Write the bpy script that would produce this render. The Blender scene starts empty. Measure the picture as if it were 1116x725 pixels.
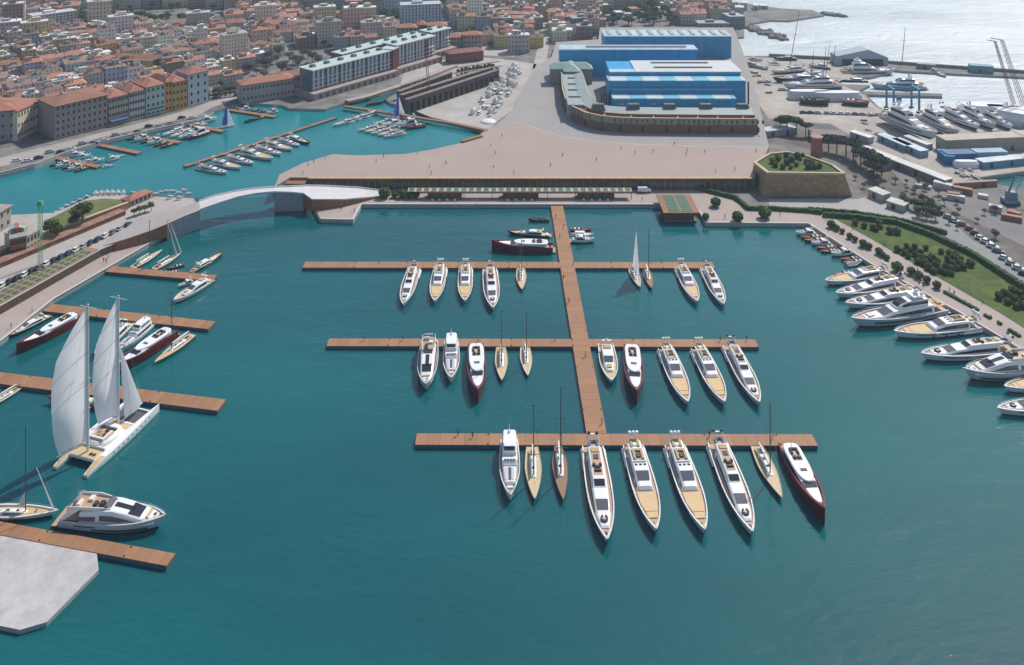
import bpy, bmesh, math, random
from mathutils import Vector, Matrix
from mathutils.geometry import tessellate_polygon
R = math.radians
random.seed(7)
scene = bpy.context.scene
COL = scene.collection
# ------------------------------------------------------------------ camera, sky, sun, exposure
CAMZ, FPX, YH, XC, IW = 150.0, 900.0, -160.0, 558.0, 1116.0
cd = bpy.data.cameras.new('camera'); cam = bpy.data.objects.new('camera', cd); COL.objects.link(cam)
cam.location = (0, 0, CAMZ); cam.rotation_euler = (R(90), 0, 0)
cd.sensor_width = 36; cd.lens = 36 * FPX / IW; cd.shift_y = -(362.5 - YH) / IW
cd.clip_start = 1; cd.clip_end = 40000
scene.camera = cam
SUN_EL, SUN_AZ = R(49), R(40)          # azimuth measured from +Y towards +X
world = bpy.data.worlds.new('World'); scene.world = world; world.use_nodes = True
wn = world.node_tree.nodes; wl = world.node_tree.links
sky = wn.new('ShaderNodeTexSky'); sky.sky_type = 'NISHITA'; sky.sun_disc = False
sky.sun_elevation = SUN_EL; sky.sun_rotation = SUN_AZ; sky.air_density = 1.2; sky.dust_density = 1.5
wn['Background'].inputs['Strength'].default_value = 0.105
wl.new(sky.outputs[0], wn['Background'].inputs[0])
sd = bpy.data.lights.new('sun', 'SUN'); sun = bpy.data.objects.new('sun', sd); COL.objects.link(sun)
sd.energy = 3.9; sd.angle = R(0.5); sd.color = (1.0, 0.94, 0.86)
sdir = Vector((math.sin(SUN_AZ) * math.cos(SUN_EL), math.cos(SUN_AZ) * math.cos(SUN_EL), math.sin(SUN_EL)))
sun.rotation_euler = sdir.to_track_quat('Z', 'Y').to_euler()
vs = scene.view_settings; vs.view_transform = 'Standard'; vs.look = 'None'; vs.exposure = 0.12; vs.gamma = 1
scene.cycles.use_denoising = True
scene.cycles.max_bounces = 5; scene.cycles.diffuse_bounces = 2; scene.cycles.glossy_bounces = 3
scene.cycles.volume_bounces = 0; scene.cycles.caustics_reflective = False; scene.cycles.caustics_refractive = False

# ------------------------------------------------------------------ helpers
def G(px, py, z=0.0):
    """ground point under a pixel of the photograph, at height z"""
    s = (CAMZ - z) / (py - YH)
    return Vector(((px - XC) * s, FPX * s, z))
def lerp(a, b, t): return a + (b - a) * t
MATS = {}
def mat(name, col, rough=0.6, metal=0.0, var=0.0, scale=1.0, bump=0.0, bscale=None, space='Object', spec=0.5, col2=None, stretch=None, coat=0, objcol=False, rand=0.0, trans=0.0):
    if name in MATS: return MATS[name]
    m = bpy.data.materials.new(name); m.use_nodes = True; MATS[name] = m
    n = m.node_tree.nodes; l = m.node_tree.links; p = n['Principled BSDF']
    p.inputs['Roughness'].default_value = rough; p.inputs['Metallic'].default_value = metal
    p.inputs['Specular IOR Level'].default_value = spec
    p.inputs['Base Color'].default_value = (*col, 1); m.diffuse_color = (*col, 1)
    if coat: p.inputs['Coat Weight'].default_value = coat
    if trans: p.inputs['Transmission Weight'].default_value = trans
    src = None
    if space == 'World':
        g = n.new('ShaderNodeNewGeometry'); src = g.outputs['Position']
    else:
        g = n.new('ShaderNodeTexCoord'); src = g.outputs['Object']
    if stretch:
        mp = n.new('ShaderNodeMapping'); mp.inputs['Scale'].default_value = stretch; l.new(src, mp.inputs[0]); src = mp.outputs[0]
    base = None
    if objcol:
        oi = n.new('ShaderNodeObjectInfo'); base = oi.outputs['Color']; l.new(base, p.inputs['Base Color'])
    if var or col2:
        t = n.new('ShaderNodeTexNoise'); t.inputs['Scale'].default_value = scale; t.inputs['Detail'].default_value = 4
        t.inputs['Roughness'].default_value = .6
        l.new(src, t.inputs['Vector'])
        if col2:
            r = n.new('ShaderNodeValToRGB'); r.color_ramp.elements[0].position = .38; r.color_ramp.elements[1].position = .62
            r.color_ramp.elements[0].color = (*col, 1); r.color_ramp.elements[1].color = (*col2, 1)
            l.new(t.outputs['Fac'], r.inputs[0]); base = r.outputs[0]; l.new(base, p.inputs['Base Color'])
        if var:
            mr = n.new('ShaderNodeMapRange'); mr.inputs[1].default_value = .3; mr.inputs[2].default_value = .7
            mr.inputs[3].default_value = 1 - var; mr.inputs[4].default_value = 1 + var
            t2 = t
            if col2:
                t2 = n.new('ShaderNodeTexNoise'); t2.inputs['Scale'].default_value = scale * 3.1; t2.inputs['Detail'].default_value = 5; l.new(src, t2.inputs['Vector'])
            l.new(t2.outputs['Fac'], mr.inputs[0])
            mx = n.new('ShaderNodeVectorMath'); mx.operation = 'SCALE'
            if base: l.new(base, mx.inputs[0])
            else: mx.inputs[0].default_value = col
            l.new(mr.outputs[0], mx.inputs['Scale']); base = mx.outputs[0]; l.new(base, p.inputs['Base Color'])
    if rand:
        oi = n.new('ShaderNodeObjectInfo'); mr = n.new('ShaderNodeMapRange'); mr.inputs[3].default_value = 1 - rand; mr.inputs[4].default_value = 1 + rand
        l.new(oi.outputs['Random'], mr.inputs[0]); mx = n.new('ShaderNodeVectorMath'); mx.operation = 'SCALE'
        if base: l.new(base, mx.inputs[0])
        else: mx.inputs[0].default_value = col
        l.new(mr.outputs[0], mx.inputs['Scale']); l.new(mx.outputs[0], p.inputs['Base Color'])
    if bump:
        t = n.new('ShaderNodeTexNoise'); t.inputs['Scale'].default_value = bscale or scale * 3; t.inputs['Detail'].default_value = 3
        l.new(src, t.inputs['Vector'])
        b = n.new('ShaderNodeBump'); b.inputs['Strength'].default_value = bump; b.inputs['Distance'].default_value = .3
        l.new(t.outputs['Fac'], b.inputs['Height']); l.new(b.outputs[0], p.inputs['Normal'])
    return m

class MB:
    """collects faces, then links them as one mesh object"""
    def __init__(s): s.v = []; s.f = []; s.m = []
    def add(s, vs, fs, mi=0):
        o = len(s.v); s.v += [tuple(v) for v in vs]; s.f += [tuple(i + o for i in f) for f in fs]; s.m += [mi] * len(fs); return s
    def box(s, x0, x1, y0, y1, z0, z1, mi=0, M=None, taper=0, tx=None):
        t = taper; q = t if tx is None else tx
        vs = [(x0, y0, z0), (x1, y0, z0), (x1, y1, z0), (x0, y1, z0), (x0 + q, y0 + t, z1), (x1 - q, y0 + t, z1), (x1 - q, y1 - t, z1), (x0 + q, y1 - t, z1)]
        if M: vs = [M @ Vector(v) for v in vs]
        return s.add(vs, [(0, 3, 2, 1), (4, 5, 6, 7), (0, 1, 5, 4), (1, 2, 6, 5), (2, 3, 7, 6), (3, 0, 4, 7)], mi)
    def poly(s, pts, z0, z1, mi=0, mside=None):
        """extruded polygon; pts (x, y)"""
        n = len(pts); a = sum(pts[i][0] * pts[(i + 1) % n][1] - pts[(i + 1) % n][0] * pts[i][1] for i in range(n))
        if a < 0: pts = pts[::-1]
        tri = tessellate_polygon([[Vector((p[0], p[1], 0)) for p in pts]])
        tf = []
        for t in tri:
            A, B, C = (Vector(pts[i][:2]) for i in t)
            tf.append(t if (B - A).cross(C - A) > 0 else t[::-1])
        s.add([(p[0], p[1], z1) for p in pts], tf, mi)
        if z0 is not None:
            s.add([(p[0], p[1], z0) for p in pts] + [(p[0], p[1], z1) for p in pts], [(i, (i + 1) % n, n + (i + 1) % n, n + i) for i in range(n)], mi if mside is None else mside)
        return s
    def loft(s, rings, mi=0, closed=True, cap=True):
        n = len(rings[0]); fs = []; vs = [p for r in rings for p in r]
        for i in range(len(rings) - 1):
            for j in range(n if closed else n - 1):
                k = (j + 1) % n; fs.append((i * n + j, i * n + k, (i + 1) * n + k, (i + 1) * n + j))
        if cap: fs += [tuple(range(n))[::-1], tuple((len(rings) - 1) * n + j for j in range(n))]
        return s.add(vs, fs, mi)
    def tube(s, a, b, r, r2=None, n=6, mi=0):
        a = Vector(a); b = Vector(b); r2 = r if r2 is None else r2; d = (b - a).normalized()
        u = d.orthogonal().normalized(); w = d.cross(u)
        ring = lambda c, q: [c + (u * math.cos(t) + w * math.sin(t)) * q for t in [2 * math.pi * i / n for i in range(n)]]
        return s.loft([ring(a, r), ring(b, r2)], mi)
    def ball(s, c, r, n=8, m=5, mi=0, sq=1, jit=0, rnd=random):
        c = Vector(c); rings = []
        for i in range(1, m):
            ph = math.pi * i / m
            rings.append([c + Vector((math.sin(ph) * math.cos(t), math.sin(ph) * math.sin(t), -math.cos(ph) * sq)) * r * (1 + (rnd.uniform(-jit, jit) if jit else 0)) for t in [2 * math.pi * k / n for k in range(n)]])
        o = len(rings) * n; vs = [p for q in rings for p in q] + [c + Vector((0, 0, -r * sq)), c + Vector((0, 0, r * sq))]
        fs = [(i * n + j, i * n + (j + 1) % n, (i + 1) * n + (j + 1) % n, (i + 1) * n + j) for i in range(m - 2) for j in range(n)]
        fs += [(o, (j + 1) % n, j) for j in range(n)] + [(o + 1, (m - 2) * n + j, (m - 2) * n + (j + 1) % n) for j in range(n)]
        return s.add(vs, fs, mi)
    def build(s, name, mats, parent=None, smooth=False, loc=None, rz=0):
        me = bpy.data.meshes.new(name); me.from_pydata(s.v, [], s.f)
        for m in (mats if isinstance(mats, (list, tuple)) else [mats]): me.materials.append(m)
        me.polygons.foreach_set('material_index', s.m)
        if smooth: me.polygons.foreach_set('use_smooth', [True] * len(s.f))
        me.update(); o = bpy.data.objects.new(name, me); COL.objects.link(o)
        if parent: o.parent = parent
        if loc is not None: o.location = loc
        if rz: o.rotation_euler.z = rz
        return o
LABELS = {}
def tag(o, label, cat, group=None):
    o['label'] = label; o['category'] = cat
    if group: o['group'] = group
    n = len(label.split())
    if not 4 <= n <= 16: print('LABEL LENGTH', n, label)
    if label in LABELS and not (group and LABELS[label] == group): print('DUPLICATE', label)
    LABELS[label] = group
    return o
def struct(o, kind='structure'): o['kind'] = kind; return o
def empty(name, loc=(0, 0, 0), rz=0):
    o = bpy.data.objects.new(name, None); o.empty_display_size = .5; COL.objects.link(o); o.location = loc; o.rotation_euler.z = rz; return o
KIDS = {}
def copy_tree(o, parent=None):
    c = o.copy(); COL.objects.link(c)
    if parent: c.parent = parent
    for ch in list(o.children): copy_tree(ch, c)
    return c
USED = set()
def use(proto):
    """the first use moves the prototype itself, later ones copy it"""
    if proto.name in USED: return copy_tree(proto)
    USED.add(proto.name); return proto
ORD = ['first', 'second', 'third', 'fourth', 'fifth', 'sixth', 'seventh', 'eighth', 'ninth', 'tenth', 'eleventh', 'twelfth', 'thirteenth', 'fourteenth', 'fifteenth', 'sixteenth', 'seventeenth', 'eighteenth', 'nineteenth', 'twentieth']
def ordn(i):
    if i < 20: return ORD[i]
    n = i + 1; s = 'th' if n % 100 in (11, 12, 13) else {1: 'st', 2: 'nd', 3: 'rd'}.get(n % 10, 'th'); return f'{n}{s}'
def flat(pts, z=1.5): return [(lambda g: (g.x, g.y))(G(p[0], p[1], p[2] if len(p) > 2 else z)) for p in pts]

# ------------------------------------------------------------------ materials
white = mat('gelcoat_white', (.78, .79, .80), .25, coat=.3)
offwhite = mat('cabin_white', (.72, .73, .74), .35)
greyhull = mat('hull_grey_white', (.55, .57, .62), .3)
teak = mat('teak', (.47, .30, .19), .6, var=.15, scale=2, stretch=(1, 12, 1))
tan = mat('beige_pad', (.58, .42, .23), .7, var=.06, scale=3)
beige = mat('beige_deck', (.55, .43, .27), .65, var=.08, scale=2)
brownd = mat('brown_deck', (.26, .145, .085), .55, var=.15, scale=2)
glass = mat('dark_glass', (.02, .024, .032), .08, spec=.6)
glass2 = mat('grey_glass', (.09, .095, .12), .12, spec=.6)
dark = mat('dark_trim', (.03, .032, .036), .5)
redh = mat('red_hull', (.13, .006, .008), .3, coat=.15)
navy = mat('navy_hull', (.015, .018, .03), .2, coat=.5)
wood = mat('varnished_wood', (.22, .085, .04), .3, coat=.4, var=.15, scale=3)
antif = mat('antifouling', (.03, .03, .035), .6)
steel = mat('steel', (.5, .5, .52), .3, metal=.8)
mastm = mat('mast_dark', (.06, .055, .055), .4)
mastw = mat('mast_white', (.7, .7, .72), .4)
cushion = mat('cushion_white', (.7, .68, .64), .8)
cushy = mat('cushion_sand', (.42, .33, .19), .8)
cushb = mat('cushion_charcoal', (.04, .045, .055), .8)
bluec = mat('blue_cover', (.08, .13, .25), .7)
# ------------------------------------------------------------------ water
def water_mat(name, base, b2, rough, s1, s2, bump, spec, dist=.5):
    m = bpy.data.materials.new(name); m.use_nodes = True; n = m.node_tree.nodes; l = m.node_tree.links; p = n['Principled BSDF']
    g = n.new('ShaderNodeNewGeometry')
    mp = n.new('ShaderNodeMapping'); mp.inputs['Rotation'].default_value = (0, 0, R(-14)); mp.inputs['Scale'].default_value = (.45, 1.0, 1); l.new(g.outputs['Position'], mp.inputs[0])
    t0 = n.new('ShaderNodeTexNoise'); t0.inputs['Scale'].default_value = .012; t0.inputs['Detail'].default_value = 4; l.new(mp.outputs[0], t0.inputs[0])
    r = n.new('ShaderNodeValToRGB'); r.color_ramp.elements[0].position = .35; r.color_ramp.elements[1].position = .68
    r.color_ramp.elements[0].color = (*base, 1); r.color_ramp.elements[1].color = (*b2, 1); l.new(t0.outputs[0], r.inputs[0]); l.new(r.outputs[0], p.inputs['Base Color'])
    t1 = n.new('ShaderNodeTexNoise'); t1.inputs['Scale'].default_value = s1; t1.inputs['Detail'].default_value = 3; t1.inputs['Distortion'].default_value = .8; l.new(mp.outputs[0], t1.inputs[0])
    t2 = n.new('ShaderNodeTexNoise'); t2.inputs['Scale'].default_value = s2; t2.inputs['Detail'].default_value = 4; t2.inputs['Roughness'].default_value = .6; l.new(mp.outputs[0], t2.inputs[0])
    ma = n.new('ShaderNodeMath'); ma.operation = 'MULTIPLY_ADD'; l.new(t2.outputs[0], ma.inputs[0]); ma.inputs[1].default_value = .42; l.new(t1.outputs[0], ma.inputs[2])
    b = n.new('ShaderNodeBump'); b.inputs['Strength'].default_value = bump; b.inputs['Distance'].default_value = dist
    t3 = n.new('ShaderNodeTexNoise'); t3.inputs['Scale'].default_value = .022; t3.inputs['Detail'].default_value = 2; l.new(g.outputs['Position'], t3.inputs[0]); m3 = n.new('ShaderNodeMapRange'); l.new(t3.outputs[0], m3.inputs[0]); m3.inputs[1].default_value = .35; m3.inputs[2].default_value = .65; m3.inputs[3].default_value = bump * .55; m3.inputs[4].default_value = bump * 1.3; l.new(m3.outputs[0], b.inputs['Strength'])
    l.new(ma.outputs[0], b.inputs['Height']); l.new(b.outputs[0], p.inputs['Normal'])
    p.inputs['Roughness'].default_value = rough; p.inputs['IOR'].default_value = 1.33; p.inputs['Specular IOR Level'].default_value = spec
    return m
w_harb = water_mat('harbour_water', (.001, .070, .084), (.002, .120, .128), .05, .11, .65, .34, .75, .8)
w_harb.node_tree.nodes['Principled BSDF'].inputs['IOR'].default_value = 1.37
w_bas = water_mat('basin_water', (.006, .15, .175), (.01, .20, .22), .14, .12, .6, .3, .5, .6)
w_sea = water_mat('sea_water_glare', (.16, .24, .30), (.36, .43, .47), .56, .05, .25, .8, 1.0, 3.0)  # base colour raised so the sea carries part of the sun glare
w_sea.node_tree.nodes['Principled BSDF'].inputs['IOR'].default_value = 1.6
struct(MB().poly([(-2500, -300), (2500, -300), (2500, 2600), (-2500, 2600)], None, 0).build('harbour_water', w_harb))
struct(MB().poly(flat([(-400, 300), (0, 236.5), (58, 233), (100, 212), (138, 211), (215, 216), (262, 216.5), (300, 213), (308, 198), (372, 180), (480, 178), (562, 150), (425, 90), (300, 90), (230, 100), (0, 170), (-400, 200)], 0), None, .02).build('basin_water', w_bas))
sea_px = [(792, 66), (792, 20), (720, -30), (620, -70), (400, -120), (2600, -120), (2600, 180), (1400, 150), (1300, 142), (1064, 135), (905, 128), (905, 84), (965, 60)]
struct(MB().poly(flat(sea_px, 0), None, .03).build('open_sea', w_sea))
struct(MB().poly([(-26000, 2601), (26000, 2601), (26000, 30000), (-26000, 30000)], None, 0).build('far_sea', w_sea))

# ------------------------------------------------------------------ ground sheets
asphalt = mat('asphalt_city', (.16, .15, .145), .9, var=.2, scale=.06, space='World', bump=.2)
cityg = mat('city_ground', (.20, .19, .18), .9, space='World', scale=.05, col2=(.12, .115, .11), var=.25)
quaym = mat('quay_paving', (.36, .30, .27), .85, var=.06, scale=.12, space='World')
quays = mat('quay_stone', (.36, .36, .37), .8, var=.15, scale=.5, space='World')
piazzam = mat('piazza_paving', (.345, .272, .238), .85, var=.05, scale=.05, space='World')
roadm = mat('road_pale', (.30, .285, .28), .9, var=.07, scale=.1, space='World')
shore = [(797, 61), (836, 61), (916, 65), (972, 69), (1116, 79), (1300, 91), (1300, 95), (1116, 84), (985, 77.5), (972, 76), (965, 80), (950, 84), (911, 86), (911, 91), (948, 93), (935, 99.5), (1027, 102), (1027, 105), (944, 103), (957, 116), (973, 124), (1037, 126), (1116, 131), (1300, 137), (1300, 172),
  (1116, 187), (1066, 194), (1088, 201), (1116, 206), (1300, 240), (1400, 400), (1300, 492), (1116, 383), (1047, 342), (949, 288), (881, 244), (768.5, 243), (761, 230), (722, 223), (394, 223), (385, 240), (349, 239), (332, 211.5), (300, 212.5), (298, 207), (309, 190), (333, 179), (365, 169.5), (388, 171), (440, 170),
  (473, 165), (504, 158), (533, 144.5), (425, 112), (412, 103), (395, 106), (372, 113.5), (355, 119), (315, 118), (308, 114.5), (266, 111.5), (233, 121), (215, 133), (174, 141.6), (108, 157), (65, 170.5), (38, 181), (0, 191), (-200, 240), (-500, 160), (-900, -60),
  (700, -60), (740, -14), (800, 2), (852, 9.4), (885, 11), (898, 16.5), (860, 22.6), (840, 22), (811, 27), (811, 40), (796, 41)]
struct(MB().poly(flat(shore), -4, 1.5, 0, 1).build('ground', [cityg, quays]))
# rubble reefs and the rocky tip in the sea
rock = mat('breakwater_rock', (.2, .19, .18), .9, var=.3, scale=.3, space='World', bump=.6)
for i, (a, b, w, lab) in enumerate([((811, 28), (824, 33), 4, 'short dark rubble reef beside the grey dock shed'), ((828, 35), (850, 42), 7, 'long dark rubble reef lying alone in the bright sea'), ((898, 16), (919, 18), 2.5, 'thin line of rocks trailing off the promontory tip')]):
    A = G(*a, 0); B = G(*b, 0); m = MB(); rnd = random.Random(i)
    n = 46
    for k in range(n):
        t = k / (n - 1); q = A.lerp(B, t) + Vector((rnd.uniform(-1, 1) * w, rnd.uniform(-1, 1) * w * 1.6, .3)); m.ball(q, rnd.uniform(1.5, 3.4), 5, 4, sq=.8, jit=.2, rnd=rnd)
    tag(m.build('rock_reef', rock), lab, 'reef')
# raised terraces
struct(MB().poly(flat([(299, 205, 6), (305, 190, 6.5), (330, 178, 6.5), (363, 168, 6.5), (388, 169.4, 6.5), (440, 168, 6.5), (471, 163, 6.5), (502, 156, 6.5), (531, 143, 6.5), (548, 130, 6.5), (560, 118, 6.5), (570, 95, 6.5), (583, 74, 6.5), (601, 62, 6.5), (606, 46, 6.5), (652, 43, 6.5), (654, 30, 6.5), (799, 30, 6.5), (806, 46, 6.5), (822, 90, 6.5), (838, 160, 6.5), (822, 193.5, 6.5), (316, 193.5, 6.5)]), 1.4, 6.5, 0, 1).build('piazza', [piazzam, mat('piazza_wall', (.24, .2, .17), .9, var=.2, scale=.5)]))
def road_strip(name, px, z, m, top=.02):
    return struct(MB().poly(flat(px, z), None, z + top).build(name, m))
road_strip('piazza_road', [(532, 142.5), (549, 130), (561, 118), (571, 95), (584, 74), (602, 62), (607, 46), (652, 43.5), (655, 30.5), (798, 30.5), (805, 46), (821, 90), (837, 160), (760, 158.5), (700, 157), (650, 154), (612, 148), (585, 140), (570, 134), (560, 133.5), (548, 137)], 6.5, roadm)
# white kerb line that separates paving from road
kl = [(560, 133.8), (570, 134.5), (585, 140.5), (612, 148.5), (650, 154.5), (700, 157.6), (760, 159.2), (836, 160.6)]
m = MB(); pts = [G(x, y, 6.5) for x, y in kl]
for a, b in zip(pts, pts[1:]):
    d = (b - a).normalized(); nrm = Vector((-d.y, d.x, 0)) * .25
    m.add([a - nrm + Vector((0, 0, .03)), b - nrm + Vector((0, 0, .03)), b + nrm + Vector((0, 0, .06)), a + nrm + Vector((0, 0, .06))], [(0, 1, 2, 3)])
struct(m.build('road_edge_line', mat('kerb_pale', (.5, .49, .47), .8)))
road_strip('quay_paving', [(333, 211.7), (349.5, 238.3), (384.6, 239.3), (393.5, 222.2), (722, 222.2), (762, 229.3), (769, 242.2), (881.6, 243.2), (949.8, 287), (1048, 341), (1116, 381.5), (1300, 490), (1300, 460), (1116, 358), (1090, 341.5), (911, 238.6), (897, 233), (840, 229.5), (815, 229.5), (800, 218), (762, 208), (755, 204), (316, 204)], 1.5, quaym)
# pale kerb stones on the quay edge
def ribbon(name, px, z, w, h, m, closed=False):
    pts = [G(x, y, z) for x, y in px]; b = MB()
    for i in range(len(pts) - 1):
        a, c = pts[i], pts[i + 1]; d = (c - a).normalized(); nn = Vector((-d.y, d.x, 0)) * w
        zz = Vector((0, 0, h)); e = Vector((0, 0, .012 * (i % 2)))
        b.add([a - nn, c - nn, c + nn, a + nn, a - nn + zz + e, c - nn + zz + e, c + nn + zz + e, a + nn + zz + e], [(4, 5, 6, 7), (0, 1, 5, 4), (1, 2, 6, 5), (2, 3, 7, 6), (3, 0, 4, 7)])
    return b.build(name, m)
struct(ribbon('quay_kerb', [(349.7, 238.2), (384.4, 239), (393.4, 222.4), (722, 222.6), (762.4, 229.6), (769.3, 242.4), (881.4, 243.3), (949.6, 287.4), (1048, 341.6), (1116, 382), (1300, 490)], 1.5, .35, .14, mat('kerb_stone', (.52, .50, .48), .8)))
# yard grounds on the right
yardm = mat('yard_concrete', (.42, .38, .34), .9, space='World', scale=.04, col2=(.32, .29, .26), var=.12)
brownm = mat('bare_earth', (.17, .15, .135), .95, space='World', scale=.05, col2=(.11, .10, .09), var=.25)
roadg = mat('road_grey', (.24, .24, .25), .9, var=.1, scale=.1, space='World')
road_strip('boatyard_ground', [(800, 62), (910, 66), (970, 72), (909, 90), (932, 99), (942, 104), (955, 117), (971, 125), (1037, 127), (1116, 132), (1300, 138), (1300, 171), (1116, 186), (1066, 193), (1040, 201), (1090, 227), (1300, 330), (1300, 300), (1116, 262), (1040, 214), (960, 165), (905, 135), (838, 130), (812, 90)], 1.5, yardm)
road_strip('waste_ground', [(845, 132), (905, 136), (958, 166), (1040, 213), (1116, 258), (1300, 320), (1300, 420), (1116, 300), (1060, 262), (1030, 240), (990, 222), (940, 212), (928, 190), (905, 170), (840, 150)], 1.5, brownm, .03)
road_strip('gravel_patch', [(985, 172), (1030, 198), (1116, 238), (1150, 262), (1116, 268), (1050, 236), (985, 200), (965, 180)], 1.5, mat('gravel_lot', (.2, .185, .185), .95, space='World', scale=.08, var=.15), .05)
road_strip('rear_forecourt', [(838, 217), (935, 217), (948, 214), (985, 225), (1004, 240), (975, 241), (897, 232), (838, 228)], 1.5, mat('forecourt', (.36, .34, .34), .9, var=.08, scale=.1, space='World'), .045)
road_strip('access_road', [(1004, 246), (1030, 258), (1064, 279), (1116, 314), (1300, 440), (1300, 400), (1116, 292), (1060, 262), (1042, 246), (1030, 232), (1016, 232), (1022, 244)], 1.5, roadg, .055)
# left mole
struct(MB().poly(flat([(-300, 550), (0, 372), (58, 326), (186, 252), (190, 243), (218, 229), (211, 216), (138, 213), (100, 214), (58, 233), (0, 236.5), (-300, 280)], 1.5), -4, 1.5, 0, 1).build('mole', [quaym, quays]))
struct(ribbon('mole_kerb', [(-300, 549), (0, 371.6), (58, 325.7), (185.6, 251.8)], 1.5, .35, .14, MATS['kerb_stone']))
struct(MB().poly(flat([(-300, 493), (0, 334), (110, 272), (187, 240), (216, 228), (208, 217), (140, 213), (101, 214.5), (59, 232), (0, 235), (-300, 278)], 4.2), 1.45, 4.2, 0, 1).build('mole_terrace', [mat('terrace_paving', (.38, .35, .33), .9, var=.1, scale=.1, space='World'), mat('terrace_wall', (.10, .065, .05), .9, var=.3, scale=1.2, bump=.4)]))
grassm = mat('garden_grass', (.10, .13, .035), .95, space='World', scale=.1, col2=(.14, .15, .05), var=.2)
road_strip('garden_lawn', [(46, 243), (92, 219), (112, 216.5), (142, 218), (128, 226), (108, 240), (90, 247), (70, 247)], 4.2, grassm)
# front slab (bottom left)
slab_px = [(-60, 571), (0, 582.3), (20, 586), (105.5, 602.5), (107.5, 621), (51, 678), (22, 686.5), (0, 682), (-90, 668)]
struct(MB().poly(flat(slab_px, .88), -2, .88, 0, 1).build('slipway_slab', [mat('slab_concrete', (.46, .45, .46), .85, space='World', scale=.18, col2=(.38, .375, .39), var=.1), quays]))
# waterfront street in the old town
road_strip('waterfront_street', [(-200, 230), (0, 182), (40, 172), (66, 163), (110, 150), (174, 135), (214, 127), (232, 117), (264, 106), (262, 103), (225, 112), (208, 119), (172, 129), (66, 156), (0, 172), (-200, 215)], 1.5, mat('street_pale', (.34, .32, .30), .9, var=.12, scale=.08, space='World'), .03)
struct(ribbon('street_parapet', [(-200, 239), (0, 190), (38, 180), (65, 169.6), (108, 156), (174, 140.6), (214, 132.2)], 1.5, .5, .9, quays))
for nm, px in [('avenue', [(580, 76), (587, 48), (592, 20), (597, -20), (604, -20), (602, 20), (598, 48), (596, 66)]), ('dock_apron', [(440, 80), (500, 60), (560, 66), (585, 70), (562, 118), (545, 130), (533, 142), (470, 128), (430, 112)]), ('square', [(500, 50), (545, 42), (575, 50), (560, 62), (520, 60)])]:
    road_strip(nm, px, 1.5, mat('pale_yard', (.38, .36, .34), .9, var=.15, scale=.08, space='World') , .04)
# ------------------------------------------------------------------ boats: shapes
def hull(parent, L, B, fs, fb, m_hull, m_deck, name='hull', tr=.86, pw=2.3, rake=.05, bul=.42, inset=.22, decky=True, stripe=None, curve=1.7, full=.88):
    N = 20; rings = []; deck = []; xs = []
    def hb(t): return B / 2 * (lerp(tr, 1, math.sin(min(t / .42, 1) * math.pi / 2)) if t < .42 else max(0.012, (1 - ((t - .42) / .58) ** pw)) ** .85)
    def zd(t): return fs + (fb - fs) * t ** curve
    for i in range(N + 1):
        t = 1 - (1 - i / N) ** 1.25; x = -L / 2 + L * t; b = hb(t); z = zd(t); k = rake * L * t ** 5
        bw = b * lerp(full, .55, t ** 3); bi = max(b - inset, b * .3); dz = min(bul, z * .5)
        xw = x - k; xi = x - (inset * 1.5 * t ** 6)
        half = [(0, -.7, xw - k), (bw * .7, -.55, xw - k * .8), (bw, 0.02, xw - k * .4), (lerp(bw, b, .25), .38, xw), (lerp(bw, b, .75), z * .68, x - k * .35), (b, z, x), (bi, z + .01, xi), (bi, z - dz, xi)]
        rings.append([(q[2], q[0], q[1]) for q in half] + [(q[2], -q[0], q[1]) for q in half[::-1]])
        deck.append((xi, bi, z - dz + .015)); xs.append((x, b, z))
    h = MB(); n = 16
    for i in range(N):
        for j in range(n):
            if j == 7: continue
            k = (j + 1) % n
            if j == n - 1: continue
            mi = 1 if j in (0, 1, 2, 12, 13, 14) else 0
            a, b_, c, d = rings[i][j], rings[i][k], rings[i + 1][k], rings[i + 1][j]
            h.add([a, b_, c, d], [(0, 3, 2, 1)], mi)
    r = rings[0]; tz = r[4][2]
    h.add(r, [(0, 1, 14, 15), (1, 2, 13, 14), (2, 3, 12, 13), (3, 4, 11, 12), (4, 5, 6, 7), (11, 4, 7, 8), (8, 9, 10, 11)], 0)
    o = h.build(name, [m_hull, antif if stripe is None else stripe], parent)
    d = MB()
    for a, b_ in zip(deck, deck[1:]):
        d.add([(a[0], -a[1], a[2]), (b_[0], -b_[1], b_[2]), (b_[0], b_[1], b_[2]), (a[0], a[1], a[2])], [(0, 1, 2, 3)])
    if decky: d.build('deck', m_deck, parent)
    def at(p):     # half beam and deck height at length fraction
        t = p; i = min(range(len(deck)), key=lambda q: abs(deck[q][0] - (-L / 2 + L * t))); return deck[i][1], deck[i][2], hb(t), zd(t)
    return at
def hull_windows(parent, L, at, pa, pb, za, zb, m=None, name='hull_window', n=8):
    for s in (1, -1):
        b = MB(); prev = None
        for i in range(n + 1):
            p = lerp(pa, pb, i / n); _, _, hb_, z = at(p); k = 0
            y = lambda q: s * (hb_ * lerp(.93, 1.0, q) + .02)
            cur = [(-L / 2 + L * p, y(za), z * za), (-L / 2 + L * p, y(zb), z * zb)]
            if prev: b.add([prev[0], cur[0], cur[1], prev[1]], [(0, 1, 2, 3) if s < 0 else (3, 2, 1, 0)])
            prev = cur
        b.build(name, m or glass, parent)
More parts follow.
